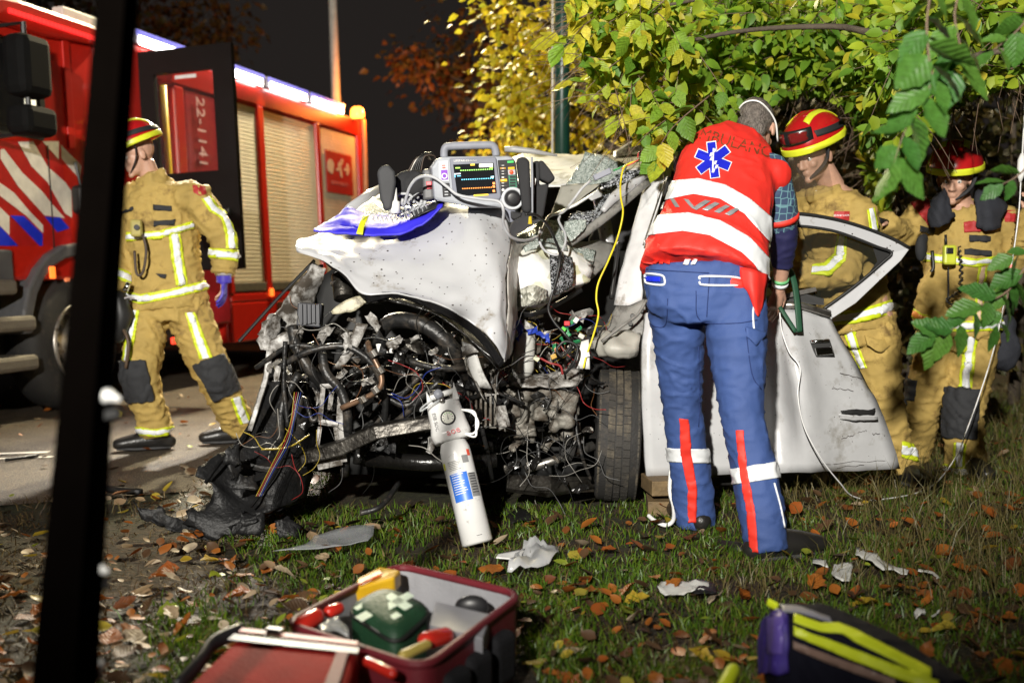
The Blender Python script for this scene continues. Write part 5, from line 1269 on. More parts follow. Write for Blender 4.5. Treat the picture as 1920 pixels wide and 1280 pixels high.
jk.tube([P(1548, 368, 5.32), P(1544, 348, 5.31)], [.09, .082], 16)
JK = garment('jacket', f2, jk, NOMEX, .011, .018, 5.)
tr = MB().tube([P(1612, 590, 5.37), P(1615, 640, 5.38)], [(.185, .16), (.18, .15)], 20, ref=(.8, .5, 0))
tr.tube([J['hipL'] + Vector((-.01, 0, .03)), J['hipL'].lerp(J['knL'], .5), J['knL'], J['knL'].lerp(J['anL'], .55), J['anL'] + Vector((0, 0, .02))], [.118, .110, .096, .090, .082], 16)
tr.tube([J['hipR'] + Vector((0, 0, .03)), J['hipR'].lerp(J['knR'], .5), J['knR'], J['anR'] + Vector((0, 0, .02))], [.115, .105, .095, .085], 16)
TRO2 = garment('trousers', f2, tr, NOMEX, .012, .018, 9.)
jb = bvh(JK)
tri_strip(JK, [(1540, 588), (1600, 582), (1650, 568), (1690, 556)], [(1540, 614), (1600, 606), (1650, 594), (1690, 584)], f2)
tri_strip(JK, [(1572, 440), (1566, 475), (1545, 494), (1522, 496)], [(1590, 444), (1586, 490), (1556, 516), (1520, 514)], f2)
tri_strip(JK, [(1624, 395), (1630, 440)], [(1638, 390), (1648, 440)], f2)
tri_strip(TRO2, [(1576, 608), (1592, 650), (1612, 690)], [(1600, 604), (1612, 650), (1628, 690)], f2)
tri_strip(TRO2, [(1690, 826), (1725, 836)], [(1690, 856), (1725, 866)], f2, front=False, keep=capsule(J['knL'], J['anL'], .16))
sheet('pocket_flap', [[(1622, 628, 5.20), (1650, 636, 5.20), (1676, 628, 5.25)], [(1626, 646, 5.19), (1652, 660, 5.19), (1676, 642, 5.24)]], NOMEX, f2, th=.008, amp=.006)
flat_decal('shoulder_patch', [[(-.035, .03), (.035, .03), (.035, -.01), (0, -.035), (-.035, -.01)]], (1578, 408), 1.0, 0, jb, PATCHR, f2)
txt_decal('patch_text', 'BRANDWEER', .012, (1578, 404), 0, jb, SILV, f2, .008)
helmet(f2, J['hc'], J['hf'], J['hu'], s=1.03)
boot(f2, J['anL'], J['anL'] + Vector((.3, -.9, 0))); boot(f2, J['anR'], J['anR'] + Vector((-.3, -.9, 0)))
vz = []
for j in range(7):
    z = .035 - .033 * j; vz.append([J['hc'] + rt @ Vector((.118 * math.sin(R(a)), .03 + .128 * math.cos(R(a)), z)) for a in range(-78, 79, 13)])
sheet('visor', vz, glass_mat('visor_glass', (.25, .18, .12), .06, .88), f2, raw=True, th=.002, su=1, sv=1)

# ================= fire fighter on the right
J = dict(hc=P(1790, 338, 5.60), hf=(-.45, -.85, -.16), hu=(-.05, -.16, .97), neck=P(1800, 378, 5.66), chest=P(1805, 440, 5.68), waist=P(1805, 540, 5.70), pelvis=P(1800, 615, 5.72),
         shR=P(1728, 408, 5.68), shL=P(1878, 408, 5.70), elR=P(1690, 440, 5.62), wrR=P(1658, 420, 5.48), elL=P(1912, 490, 5.62), wrL=P(1932, 410, 5.5),
         hipR=P(1762, 640, 5.74), hipL=P(1835, 640, 5.72), knR=P(1728, 765, 5.80), knL=P(1806, 775, 5.64), anR=P(1716, 862, 6.0), anL=P(1812, 893, 5.66),
         hdR=((-.8, -.4, .0), (0, -.2, -1), 1, .9), hdL=((-.1, -.3, 1), (-1, 0, 0), -1, .9))
f3, rt = person('person', 'fire fighter at the right edge facing the camera with black kneepads and a radio', (2.35, 5.7, 0), J)
eyes(f3, J['hc'], rt)
jk = MB().tube(px([(1800, 632, 5.71), (1803, 590, 5.71), (1806, 530, 5.70), (1808, 460, 5.69), (1806, 415, 5.68), (1802, 385, 5.66)]), [(.205, .15), (.205, .15), (.205, .15), (.21, .15), (.19, .13), (.095, .095)], 24, ref=(1, 0, 0))
jk.tube([J['shR'] + Vector((.05, 0, .0)), J['shR'], J['elR'], J['wrR'] + Vector((.02, 0, 0))], [.10, .096, .078, .060], 14, cap='round')
jk.tube([J['shL'] + Vector((-.05, 0, .0)), J['shL'], J['elL'], J['wrL']], [.10, .096, .078, .060], 14, cap='round')
jk.tube(px([(1765, 500, 5.66), (1752, 560, 5.64), (1748, 618, 5.65)]), [.07, .095, .095], 12)
JK = garment('jacket', f3, jk, NOMEX, .012, .018, 15.); jb = bvh(JK)
tr = MB().tube(px([(1800, 605, 5.72), (1800, 650, 5.73)]), [(.20, .145), (.19, .14)], 20, ref=(1, 0, 0))
tr.tube([J['hipR'] + Vector((0, 0, .04)), J['hipR'].lerp(J['knR'], .5), J['knR'], J['anR'] + Vector((0, 0, .03))], [.112, .105, .095, .085], 16)
tr.tube([J['hipL'] + Vector((-.01, 0, .04)), J['hipL'].lerp(J['knL'], .5), J['knL'], J['knL'].lerp(J['anL'], .5), J['anL'] + Vector((0, 0, .03))], [.120, .110, .100, .098, .100], 16)
TRO3 = garment('trousers', f3, tr, NOMEX, .012, .019, 19.)
kL = capsule(J['hipL'], J['anL'], .19); kR = capsule(J['hipR'], J['anR'], .17)
tri_strip(JK, [(1722, 472), (1770, 478), (1830, 484), (1878, 478)], [(1722, 488), (1770, 494), (1830, 500), (1878, 494)], f3)
tri_strip(JK, [(1834, 500), (1828, 550), (1824, 600)], [(1850, 500), (1846, 550), (1842, 600)], f3, mid=M('strip_peach', (.85, .6, .4), .4))
tri_strip(JK, [(1745, 598), (1800, 602), (1860, 600), (1900, 596)], [(1745, 618), (1800, 622), (1860, 620), (1900, 616)], f3)
tri_strip(JK, [(1712, 575), (1728, 588), (1745, 592)], [(1710, 592), (1726, 606), (1745, 612)], f3, mid=SOR)
tri_strip(TRO3, [(1806, 630), (1804, 680), (1798, 725)], [(1832, 632), (1828, 680), (1822, 727)], f3, keep=kL)
tri_strip(TRO3, [(1697, 612), (1690, 660), (1684, 702)], [(1715, 614), (1706, 662), (1696, 704)], f3, mid=SOR, keep=kR)
strip('knee_pad', TRO3, [(1772, 724), (1836, 730)], [(1768, 818), (1830, 824)], KNEE, f3, .009, .005, kL, False)
strip('knee_pad', TRO3, [(1682, 708), (1722, 712)], [(1676, 776), (1712, 780)], KNEE, f3, .009, .005, kR, False)
tri_strip(TRO3, [(1790, 830), (1788, 858), (1789, 874)], [(1812, 832), (1810, 858), (1810, 874)], f3, keep=kL)
tri_strip(TRO3, [(1755, 866), (1800, 874), (1860, 872)], [(1755, 882), (1800, 892), (1860, 890)], f3, keep=kL, front=False)
for q in ([(1724, 424), (1752, 428), (1752, 438), (1724, 434)], [(1816, 440), (1856, 443), (1856, 454), (1816, 452)], [(1808, 466), (1858, 470), (1858, 480), (1808, 478)]):
    overlay('black_tab', JK, q, KNEE, f3, .006)
overlay('shoulder_red', JK, [(1706, 380), (1738, 372), (1760, 408), (1742, 426)], PATCHR, f3, .005)
overlay('shoulder_red', JK, [(1806, 418), (1826, 414), (1862, 432), (1808, 436)], PATCHR, f3, .005)
flat_decal('shoulder_patch', [[(-.04, .03), (.04, .03), (.03, -.03), (-.03, -.03)]], (1897, 405), 1., 0, jb, PATCHR, f3, .006)
HOODM = M('hood_cloth', (.02, .022, .03), .85, bump=.4, bs=150)
for q in ([[(1756, 362, 5.56), (1766, 358, 5.53), (1772, 352, 5.55)], [(1740, 395, 5.50), (1764, 395, 5.47), (1784, 392, 5.49)], [(1742, 425, 5.50), (1765, 424, 5.47), (1794, 405, 5.49)]],
          [[(1826, 362, 5.57), (1846, 352, 5.55), (1862, 360, 5.58)], [(1828, 390, 5.52), (1856, 392, 5.49), (1886, 388, 5.54)], [(1830, 424, 5.52), (1850, 432, 5.49), (1872, 426, 5.52)]]):
    sheet('neck_flap', q, HOODM, f3, th=.012, amp=.016, fr=10, jag=.012)
rd = MB().box(P(1780, 478, 5.49), (.065, .04, .10)).build('radio', M('radio_yellow', (.55, .60, .05), .4), f3, bev=.012)
MB().box(P(1781, 470, 5.465), (.035, .01, .03)).build('radio_grille', BLK, rd, bev=.003)
MB().tube([P(1774, 462, 5.5), P(1773, 440, 5.5)], .007, 8).build('antenna', BLK, rd, smooth=True)
def coil(pts, r, w, n, mat, par, name='coiled_cord'):
    base = spline(px(pts), 12); out = []
    for i, p in enumerate(base):
        a = i / len(base) * n * 6.283; out.append(p + Vector((math.cos(a) * r, -abs(math.sin(a)) * r, math.sin(a) * r * .4)))
    return MB().tube(out, w, 5).build(name, mat, par, smooth=True)
coil([(1797, 462, 5.48), (1802, 500, 5.47), (1798, 545, 5.47), (1776, 562, 5.47), (1790, 575, 5.47)], .012, .004, 16, BLK, f3)
cable('lead', px([(1748, 470, 5.5), (1750, 500, 5.49), (1746, 510, 5.49)]), .009, BLK, f3); cable('lead', px([(1778, 500, 5.49), (1778, 555, 5.48), (1774, 560, 5.48)]), .005, BLK, f3)
link('glove', grow(MB().ball(P(1727, 465, 5.5), (.03, .03, .07)).ball(P(1733, 448, 5.5), (.02, .02, .03)), .008, 2), KNEE, f3, smooth=True)
pb = MB().ball(P(1882, 655, 5.75), (.09, .07, .12)).ball(P(1888, 610, 5.75), (.05, .05, .06)); link('hip_bag', grow(pb, .012, 2, .008), HOODM, f3, smooth=True)
helmet(f3, J['hc'], J['hf'], J['hu'], goggles=False)
boot(f3, J['anL'], J['anL'] + Vector((.05, -.9, 0))); boot(f3, J['anR'], J['anR'] + Vector((-.6, -.6, 0)))
tq = P(1652, 414, 5.42)
tch = thing('torch', 'small lit torch in the gloved hand between the two fire fighters on the right', 'torch', tq)
MB().tube([tq + Vector((.06, .03, -.01)), tq, tq + Vector((-.03, -.02, .0))], [.014, .015, .022], 12).build('torch_tube', BLK, tch, smooth=True)
MB().tube([tq + Vector((-.03, -.021, .0)), tq + Vector((-.032, -.023, .0))], [.019, .019], 12).build('torch_lens', M('torch_lamp', (1, .98, .9), .2, emit=8.), tch)

# ================= fire fighter walking on the left
J = dict(hc=P(258, 290, 6.42), hf=(-.80, -.50, -.34), hu=(-.32, -.1, .93), neck=P(283, 335, 6.46), chest=P(300, 400, 6.48), waist=P(312, 500, 6.50), pelvis=P(316, 570, 6.5),
         shL=P(368, 370, 6.44), shR=P(240, 370, 6.52), elL=P(422, 455, 6.48), wrL=P(420, 518, 6.46), elR=P(214, 460, 6.48), wrR=P(222, 540, 6.38),
         hipR=P(278, 590, 6.48), hipL=P(350, 590, 6.52), knR=P(262, 705, 6.38), knL=P(402, 705, 6.50), anR=P(296, 822, 6.46), anL=P(452, 812, 6.72),
         hdL=((-.05, -.05, -1), (-1, 0, 0), 1, .6), hdR=((-.3, -.2, -.8), (1, 0, 0), -1, .9))
f1, rt = person('person', 'fire fighter walking on the road in front of the engine, seen behind the black stake', (-2.0, 6.5, 0), J)
eyes(f1, J['hc'], rt)
jk = MB().tube(px([(318, 578, 6.5), (316, 550, 6.5), (310, 490, 6.5), (302, 420, 6.49), (296, 375, 6.48), (288, 342, 6.46)]), [(.225, .165), (.225, .165), (.205, .155), (.215, .16), (.20, .14), (.10, .10)], 24, ref=(1, .2, -.05))
jk.tube([J['shL'] + Vector((-.06, 0, .0)), J['shL'], J['shL'].lerp(J['elL'], .5), J['elL'], J['wrL'] + Vector((0, 0, .06))], [.10, .100, .090, .084, .075], 16, cap='round')
jk.tube([J['shR'] + Vector((.06, 0, .0)), J['shR'], J['elR'], J['wrR'] + Vector((0, 0, .04))], [.10, .096, .080, .070], 14, cap='round')
jk.tube(px([(290, 345, 6.46), (282, 325, 6.45)]), [.092, .085], 16)
JK = garment('jacket', f1, jk, NOMEX, .012, .019, 25.); jb = bvh(JK)
tr = MB().tube(px([(316, 555, 6.5), (316, 600, 6.5)]), [(.215, .155), (.20, .15)], 20, ref=(1, 0, 0))
tr.tube([J['hipR'] + Vector((0, 0, .04)), J['hipR'].lerp(J['knR'], .5), J['knR'], J['knR'].lerp(J['anR'], .5), J['anR'] + Vector((0, 0, .03))], [.122, .118, .106, .098, .100], 16)
tr.tube([J['hipL'] + Vector((0, 0, .04)), J['hipL'].lerp(J['knL'], .5), J['knL'], J['knL'].lerp(J['anL'], .5), J['anL'] + Vector((0, 0, .03))], [.130, .122, .110, .100, .098], 16)
TRO1 = garment('trousers', f1, tr, NOMEX, .012, .019, 29.)
kR = capsule(J['hipR'], J['anR'], .24); kL = capsule(J['hipL'], J['anL'], .24)
tri_strip(JK, [(238, 436), (262, 436), (300, 432), (330, 424), (362, 414)], [(238, 452), (262, 450), (300, 447), (330, 438), (362, 428)], f1)
tri_strip(JK, [(316, 440), (322, 490), (330, 535)], [(338, 438), (344, 488), (352, 532)], f1)
tri_strip(JK, [(236, 545), (262, 552), (310, 544), (360, 532), (410, 520)], [(236, 562), (262, 570), (310, 562), (360, 550), (410, 536)], f1)
tri_strip(JK, [(377, 372), (392, 396), (414, 410), (422, 440), (424, 466)], [(395, 368), (408, 388), (430, 404), (442, 438), (444, 466)], f1)
tri_strip(JK, [(390, 464), (450, 470)], [(390, 482), (450, 490)], f1, front=False, keep=capsule(J['elL'], J['wrL'], .15))
tri_strip(JK, [(198, 492), (245, 512)], [(198, 514), (245, 534)], f1, front=False, keep=capsule(J['elR'], J['wrR'], .13))
tri_strip(TRO1, [(240, 582), (236, 630), (231, 676)], [(262, 582), (254, 630), (246, 676)], f1, keep=kR)
tri_strip(TRO1, [(346, 586), (360, 630), (374, 674)], [(366, 586), (382, 630), (398, 670)], f1, keep=kL)
strip('knee_pad', TRO1, [(222, 678), (272, 676)], [(232, 756), (288, 752)], KNEE, f1, .010, .006, kR, False)
strip('knee_pad', TRO1, [(362, 684), (416, 664)], [(402, 752), (456, 728)], KNEE, f1, .010, .006, kL, False)
tri_strip(TRO1, [(255, 800), (292, 804), (340, 796)], [(255, 814), (292, 818), (340, 810)], f1, front=False, keep=kR)
tri_strip(TRO1, [(432, 748), (440, 772), (450, 796)], [(452, 742), (460, 766), (470, 790)], f1, keep=kL)
for q in ([(286, 384), (322, 386), (322, 396), (286, 394)], [(288, 414), (328, 412), (328, 422), (288, 424)], [(226, 398), (250, 388), (252, 393), (228, 402)], [(292, 512), (312, 514), (310, 522), (300, 520)]):
    overlay('black_tab', JK, q, KNEE, f1, .006)
flat_decal('shoulder_patch', [[(-.04, .04), (.03, .04), (.04, -.03), (0, -.04), (-.035, -.02)]], (374, 354), 1., 0, jb, PATCHR, f1, .005)
rd = MB().box(P(256, 428, 6.28), (.065, .05, .10)).build('radio', M('radio_sand', (.40, .34, .10), .5), f1, bev=.015)
MB().tube([P(256, 426, 6.252), P(256, 426, 6.24)], .016, 12).build('radio_grille', BLK, rd)
cable('lead', px([(268, 440, 6.28), (274, 470, 6.27), (268, 510, 6.27), (256, 512, 6.27), (252, 470, 6.28)]), .008, M('lead_brown', (.06, .04, .03), .6), f1)
gl = MB(); hand_tubes(gl, J['wrL'] + Vector((0, 0, -.01)), (.02, -.1, -1), (-1, 0, 0), 1, 1.12, .5); gl.tube([J['wrL'] + Vector((0, 0, .05)), J['wrL'] + Vector((0, 0, -.04))], [.05, .045], 14)
link('glove', grow(gl, .006, 2), M('glove_blue', (.06, .04, .40), .4), f1, smooth=True)
MB().tube([J['wrL'] + Vector((0, 0, .03)), J['wrL'] + Vector((0, 0, .005))], [.053, .052], 16).build('glove_cuff', M('cuff_grey', (.35, .33, .34), .6), f1, smooth=True)
gl = MB(); hand_tubes(gl, J['wrR'], (-.3, -.2, -.8), (1, 0, 0), -1, 1.1, .9); link('glove', grow(gl, .006, 2), KNEE, f1, smooth=True)
helmet(f1, J['hc'], J['hf'], J['hu'])
boot(f1, J['anR'], J['anR'] + Vector((-.9, -.3, 0))); boot(f1, J['anL'], J['anL'] + Vector((-.8, -.3, 0)))
cq = P(226, 590, 6.3)
ct = thing('rescue_tool', 'black hand tool with silver nozzle carried by the walking fire fighter', 'tool', cq)
MB().tube(px([(222, 560, 6.3), (228, 590, 6.3), (222, 630, 6.3)]), [.05, .07, .04], 10, cap='round').build('tool_body', BLK, ct, smooth=True)
MB().tube(px([(234, 545, 6.3), (242, 530, 6.3)]), [.018, .016], 10).build('nozzle', CHROME, ct, smooth=True)
cable('tool_strap', px([(214, 575, 6.3), (236, 558, 6.28), (252, 560, 6.3)]), .006, M('cuff_grey', (.35, .33, .34)), ct)
cable('tool_hose', px([(222, 600, 6.3), (240, 640, 6.25), (236, 690, 6.25)]), .010, M('hose_brown', (.08, .05, .03), .5), ct)
# ------------------------------------------------------------------ rescue equipment
def box_pts(M4, pts, y0, d, mat, parent, name, bev=.002):
    return MB().prism([M4 @ Vector((x, y0, z)) for x, z in pts], M4.to_3x3() @ Vector((0, d, 0))).build(name, mat, parent, bev=bev)
MON_M = Matrix.Translation(P(888, 345, 4.50)) @ Matrix.Rotation(R(7), 4, 'Z') @ Matrix.Rotation(R(5), 4, 'X')
MI = MON_M.inverted()
def mp(u, v, y=0.):
    o = MI @ CAM; d = MI.to_3x3() @ ray(u, v); t = (y - o.y) / d.y; q = o + d * t; return (q.x, q.z)
zm = lambda l, y=0.: [mp(790 + x * 260 / 1920, 260 + y_ * 170 / 1255, y) for x, y_ in l]
mon = thing('heart_monitor', 'grey heart monitor with handle and dark screen standing on the crushed hood', 'monitor', mat=MON_M.copy())
GB = M('monitor_grey', (.36, .38, .42), .45, bump=.1, bs=300); GL = M('monitor_light', (.55, .57, .60), .45); GD = M('monitor_slate', (.20, .21, .26), .45)
KEYS = M('key_black', (.02, .02, .022), .4)
box_pts(MON_M, zm([(140, 400), (215, 285), (300, 250), (1240, 240), (1310, 300), (1375, 860), (1330, 960), (700, 960), (180, 850)]), .0, .17, GB, mon, 'housing', .018)
box_pts(MON_M, zm([(235, 310), (375, 300), (390, 600), (245, 600)], -.004), -.004, .01, GL, mon, 'side_plate', .003)
box_pts(MON_M, zm([(390, 275), (1020, 255), (1040, 270), (1105, 800), (1080, 850), (480, 800), (440, 760)], -.012), -.012, .03, GD, mon, 'screen_bezel', .005)
sc = box_pts(MON_M, zm([(440, 360), (1000, 335), (1045, 755), (500, 800)], -.014), -.014, .004, M('screen_black', (.012, .013, .015), .12), mon, 'screen', 0)
def glow(name, pts, col, e=1.0, y=-.0155): return box_pts(MON_M, zm(pts, y), y, .001, M('glow_%d_%d_%d' % tuple(int(c * 99) for c in col), col, .4, emit=e), sc, name, 0)
def dashes(a, b, n, col, name):
    mb = MB()
    for i in range(n):
        t0 = i / n; t1 = t0 + .6 / n
        p = [(a[0] + (b[0] - a[0]) * t, a[1] + (b[1] - a[1]) * t) for t in (t0, t1)]
        q = zm([(p[0][0], p[0][1] - 7), (p[1][0], p[1][1] - 7), (p[1][0], p[1][1] + 7), (p[0][0], p[0][1] + 7)], -.0155)
        mb.add([MON_M @ Vector((x, -.0155, z)) for x, z in q], [(0, 1, 2, 3)])
    o = mb.build(name, M('glow_%d_%d_%d' % tuple(int(c * 99) for c in col), col, .4, emit=1.0), sc); o['kind'] = 'stuff'
dashes((540, 442), (1000, 422), 15, (.35, .85, .15), 'trace_line'); dashes((555, 568), (1010, 548), 15, (.15, .6, .85), 'trace_line'); dashes((565, 693), (1020, 672), 15, (.95, .30, .05), 'trace_line')
glow('status_bar', [(800, 350), (988, 342), (990, 392), (800, 398)], (.75, .80, .60)); glow('label_mark', [(470, 398), (535, 396), (537, 412), (472, 414)], (.4, .8, .1)); glow('label_mark', [(945, 396), (990, 394), (992, 408), (946, 412)], (.4, .8, .1))
glow('label_mark', [(680, 350), (740, 346), (740, 372), (680, 375)], (.8, .5, .05)); glow('label_mark', [(455, 482), (545, 476), (545, 492), (456, 498)], (.6, .65, .7)); glow('label_mark', [(495, 510), (545, 507), (547, 522), (497, 525)], (.15, .5, .8)); glow('label_mark', [(456, 490), (470, 490), (474, 538), (460, 538)], (.15, .5, .8))
glow('label_mark', [(960, 522), (1004, 516), (1004, 540), (962, 545)], (.4, .7, .8)); glow('label_mark', [(725, 776), (925, 764), (930, 785), (727, 800)], (.85, .55, .05))
for y in (620, 665, 725): glow('value_mark', [(985, y - 16), (1018, y - 18), (1022, y + 14), (990, y + 16)], (.95, .30, .08))
text('screen_header', 'LIFEPAK 15', .013, MON_M @ frame((zm([(560, 308)])[0][0] - .003, -.0135, zm([(560, 308)])[0][1]), (1, 0, .04), (0, 0, 1)), WPL, mon, .0005)
text('screen_header', 'monitor/defibrillator', .008, MON_M @ frame((zm([(650, 304)])[0][0] + .002, -.0135, zm([(650, 304)])[0][1]), (1, 0, .04), (0, 0, 1)), WPL, mon, .0005)
kp = box_pts(MON_M, zm([(1058, 300), (1275, 290), (1300, 320), (1355, 700), (1345, 760), (1110, 800)], -.006), -.006, .012, KEYS, mon, 'key_panel', .002)
def key(pts, col, name='key'): return box_pts(MON_M, zm(pts, -.010), -.010, .006, M('key_%d_%d_%d' % tuple(int(c * 99) for c in col), col, .4), kp, name, .001)
key([(1190, 310), (1278, 304), (1280, 335), (1192, 340)], (.08, .65, .15)); key([(1196, 360), (1282, 354), (1284, 382), (1198, 386)], (.03, .03, .03)); key([(1200, 396), (1290, 390), (1292, 424), (1203, 428)], (.85, .45, .02))
key([(1198, 432), (1300, 428), (1304, 500), (1206, 504)], (.45, .45, .47)); key([(1095, 562), (1186, 556), (1190, 594), (1098, 598)], (.85, .48, .02))
for y in (372, 412, 452, 490, 540, 616, 655): key([(1085 + (y - 372) * .11, y - 12), (1165 + (y - 372) * .08, y - 14), (1167 + (y - 372) * .08, y + 10), (1087 + (y - 372) * .11, y + 12)], (.05, .05, .05) if y != 412 else (.5, .25, .03))
key([(1205, 512), (1310, 508), (1325, 675), (1225, 680)], (.05, .22, .13))
for y in (532, 572, 612, 650): box_pts(MON_M, zm([(1225, y - 14), (1305, y - 16), (1308, y + 12), (1228, y + 14)], -.0115), -.0115, .004, KEYS, kp, 'key', .001)
for y in (372, 412, 452, 490, 540, 616, 655, 532, 572): box_pts(MON_M, zm([(1112, y - 4), (1145, y - 5), (1146, y + 3), (1113, y + 4)], -.0125), -.0125, .002, WPL, kp, 'key_mark', 0)
cx, cz = zm([(1265, 828)], -.01)[0]
MB().lathe([(.001, -.022), (.018, -.022), (.030, -.018), (.034, -.002), (.034, .01)], MON_M @ Matrix.Translation((cx, -.006, cz)) @ Matrix.Rotation(R(-90), 4, 'X'), 28).build('speaker_knob', KEYS, mon, smooth=True)
MB().lathe([(.034, .0), (.036, -.006), (.046, -.006), (.048, .004)], MON_M @ Matrix.Translation((cx, -.006, cz)) @ Matrix.Rotation(R(-90), 4, 'X'), 28).build('knob_ring', GL, mon, smooth=True)
cx, cz = zm([(1248, 465)], -.011)[0]
MB().lathe([(.001, -.003), (.008, -.003), (.009, .002)], MON_M @ Matrix.Translation((cx, -.011, cz)) @ Matrix.Rotation(R(-90), 4, 'X'), 16).build('shock_button', M('shock_red', (.85, .10, .03), .3), kp, smooth=True)
cx, cz = zm([(1132, 710)], -.008)[0]
MB().lathe([(.001, -.002), (.006, -.002), (.006, .002)], MON_M @ Matrix.Translation((cx, -.008, cz)) @ Matrix.Rotation(R(-90), 4, 'X'), 14).build('key', WPL, kp, smooth=True)
st = box_pts(MON_M, zm([(272, 436), (360, 432), (368, 565), (280, 570)], -.006), -.006, .004, M('sticker_purple', (.22, .05, .50), .5), mon, 'sticker', 0)
cx, cz = zm([(320, 517)], -.0065)[0]
MB().lathe([(.008, 0), (.012, 0)], MON_M @ Matrix.Translation((cx, -.007, cz)) @ Matrix.Rotation(R(-90), 4, 'X'), 20).build('sticker_ring', WPL, st)
box_pts(MON_M, zm([(285, 366), (330, 364), (332, 376), (286, 378)], -.006), -.006, .003, M('sticker_red', (.7, .12, .08), .5), mon, 'sticker', 0)
box_pts(MON_M, zm([(290, 394), (332, 392), (334, 410), (292, 412)], -.006), -.006, .003, M('sticker_red', (.7, .12, .08), .5), mon, 'sticker', 0)
kb = box_pts(MON_M, zm([(285, 615), (390, 612), (410, 800), (300, 810)], -.004), -.004, .008, KEYS, mon, 'key_panel', .002)
for y in (690, 735, 775): box_pts(MON_M, zm([(322, y - 6), (370, y - 8), (372, y + 6), (324, y + 8)], -.006), -.006, .002, GL, kb, 'key_mark', 0)
hp = [MON_M @ Vector((x, .07, z)) for x, z in zm([(315, 260), (315, 180), (335, 125), (400, 105), (650, 95), (940, 90), (1000, 110), (1025, 160), (1035, 240)], .07)]
MB().tube(spline(hp, 4), [(.020, .016)] * 33, 14, ref=MON_M.to_3x3() @ Vector((0, 1, 0)), ex=2.6).build('carry_handle', M('handle_slate', (.24, .25, .29), .55), mon, smooth=True)
box_pts(MON_M, zm([(1150, 960), (1290, 960), (1340, 1110), (1240, 1170), (1150, 1000)], .0), .0, .08, GD, mon, 'connector_block', .006)
box_pts(MON_M, zm([(1240, 1000), (1400, 1030), (1390, 1080), (1300, 1130), (1245, 1110)], -.02), -.02, .04, KEYS, mon, 'cable_plug', .006)
# side bag on the right, pouch and pads on the left
bagm = M('bag_black', (.018, .018, .020), .8, bump=.3, bs=250)
bg_ = thing('monitor_bag', 'black zipped side pouch standing right of the heart monitor', 'pouch', P(1000, 400, 4.6))
def slab(name, pts, y0, y1, mat, t, bev=.012):
    o = MB().prism(px([(u, v, y0) for u, v in pts]), (0, y1 - y0, 0)).build(name, mat, t, bev=bev); o.modifiers['bevel'].segments = 3; return o
zb = lambda l: [(790 + x * 260 / 1920, 260 + y * 170 / 1255) for x, y in l]
slab('front_panel', zb([(1310, 300), (1340, 265), (1400, 248), (1460, 260), (1500, 320), (1525, 980), (1490, 1040), (1400, 1010)]), 4.50, 4.57, bagm, bg_)
slab('back_panel', zb([(1530, 330), (1580, 300), (1640, 310), (1660, 400), (1630, 640), (1770, 620), (1690, 1080), (1540, 1130)]), 4.60, 4.70, bagm, bg_)
slab('flap', zb([(1620, 305), (1680, 300), (1780, 420), (1860, 550), (1770, 620), (1640, 560)]), 4.56, 4.66, bagm, bg_)
slab('inner_paper', zb([(1520, 480), (1590, 560), (1580, 640), (1540, 650)]), 4.57, 4.59, WPL, bg_, .001)
MB().tube(px([(997, 295, 4.53), (998, 340, 4.52), (998, 400, 4.52)]), .005, 6).build('zip', GREY, bg_)
MB().tube(px([(994, 405, 4.48), (994, 420, 4.48)]), [.006, .009], 8).build('zip_pull', M('zip_yellow', (.6, .45, .02), .4), bg_)
lb = thing('paddle_pouch', 'black pouch with pads tucked against the left side of the monitor', 'pouch', P(770, 370, 4.66))
slab('pad_flap', [(706, 322), (714, 311), (728, 308), (740, 322), (742, 342), (734, 392), (720, 396), (712, 370)], 4.52, 4.545, M('pad_dark', (.035, .036, .04), .7), lb)
link('pouch_body', grow(MB().ball(P(772, 348, 4.68), (.09, .05, .07)), .01, 2, .006), bagm, lb, smooth=True)
slab('battery_pack', zb([(10, 420), (130, 410), (160, 560), (180, 840), (20, 860)]), 4.60, 4.72, M('pack_grey', (.09, .09, .095), .5), lb)
slab('red_tab', zb([(65, 595), (140, 588), (145, 690), (75, 700)]), 4.59, 4.60, M('tab_red', (.6, .03, .05), .4), lb, .002)
for k in range(7):
    cable('pad_strap', px([(765 + k * 4, 322, 4.66), (778 + k * 3, 300 - k, 4.66), (795 + k * 3, 292 - k % 3 * 3, 4.68), (806 + k * 2, 300, 4.7)]), .003, random.choice([BLK, STEEL, M('lead_brown', (.06, .04, .03), .6)]), lb)
# blue roll of electrodes on the hood
BCL = M('blue_cloth', (.030, .022, .60), .55, var=.1, bump=.2, bs=200)
br = thing('electrode_roll', 'blue fabric roll with clear packets lying open on the white hood', 'medical roll', P(700, 410, 4.6))
sheet('cloth', [[(636, 398, 4.76), (655, 386, 4.78), (690, 398, 4.78), (730, 402, 4.76), (775, 394, 4.74), (832, 370, 4.70)], [(608, 418, 4.66), (650, 404, 4.70), (692, 412, 4.68), (735, 414, 4.66), (785, 402, 4.64), (835, 374, 4.62)], [(590, 428, 4.58), (640, 418, 4.60), (690, 424, 4.59), (738, 424, 4.56), (790, 404, 4.54), (832, 380, 4.56)], [(588, 434, 4.53), (640, 438, 4.53), (690, 441, 4.54), (738, 440, 4.52), (790, 420, 4.50), (830, 388, 4.52)]], BCL, br, th=.006, amp=.010, fr=11, seed=3)
sheet('dark_lining', [[(772, 398, 4.62), (800, 384, 4.62), (830, 374, 4.60)], [(768, 412, 4.54), (800, 398, 4.52), (834, 382, 4.54)]], KEYS, br, amp=.006, fr=12)
sheet('yellow_band', [[(682, 403, 4.62), (692, 403, 4.62)], [(674, 420, 4.555), (684, 421, 4.555)], [(668, 438, 4.515), (680, 440, 4.515)]], M('band_yellow', (.70, .72, .02), .5), br, th=.004)
CLR = glass_mat('clear_film', (.55, .57, .58), .12, .55)
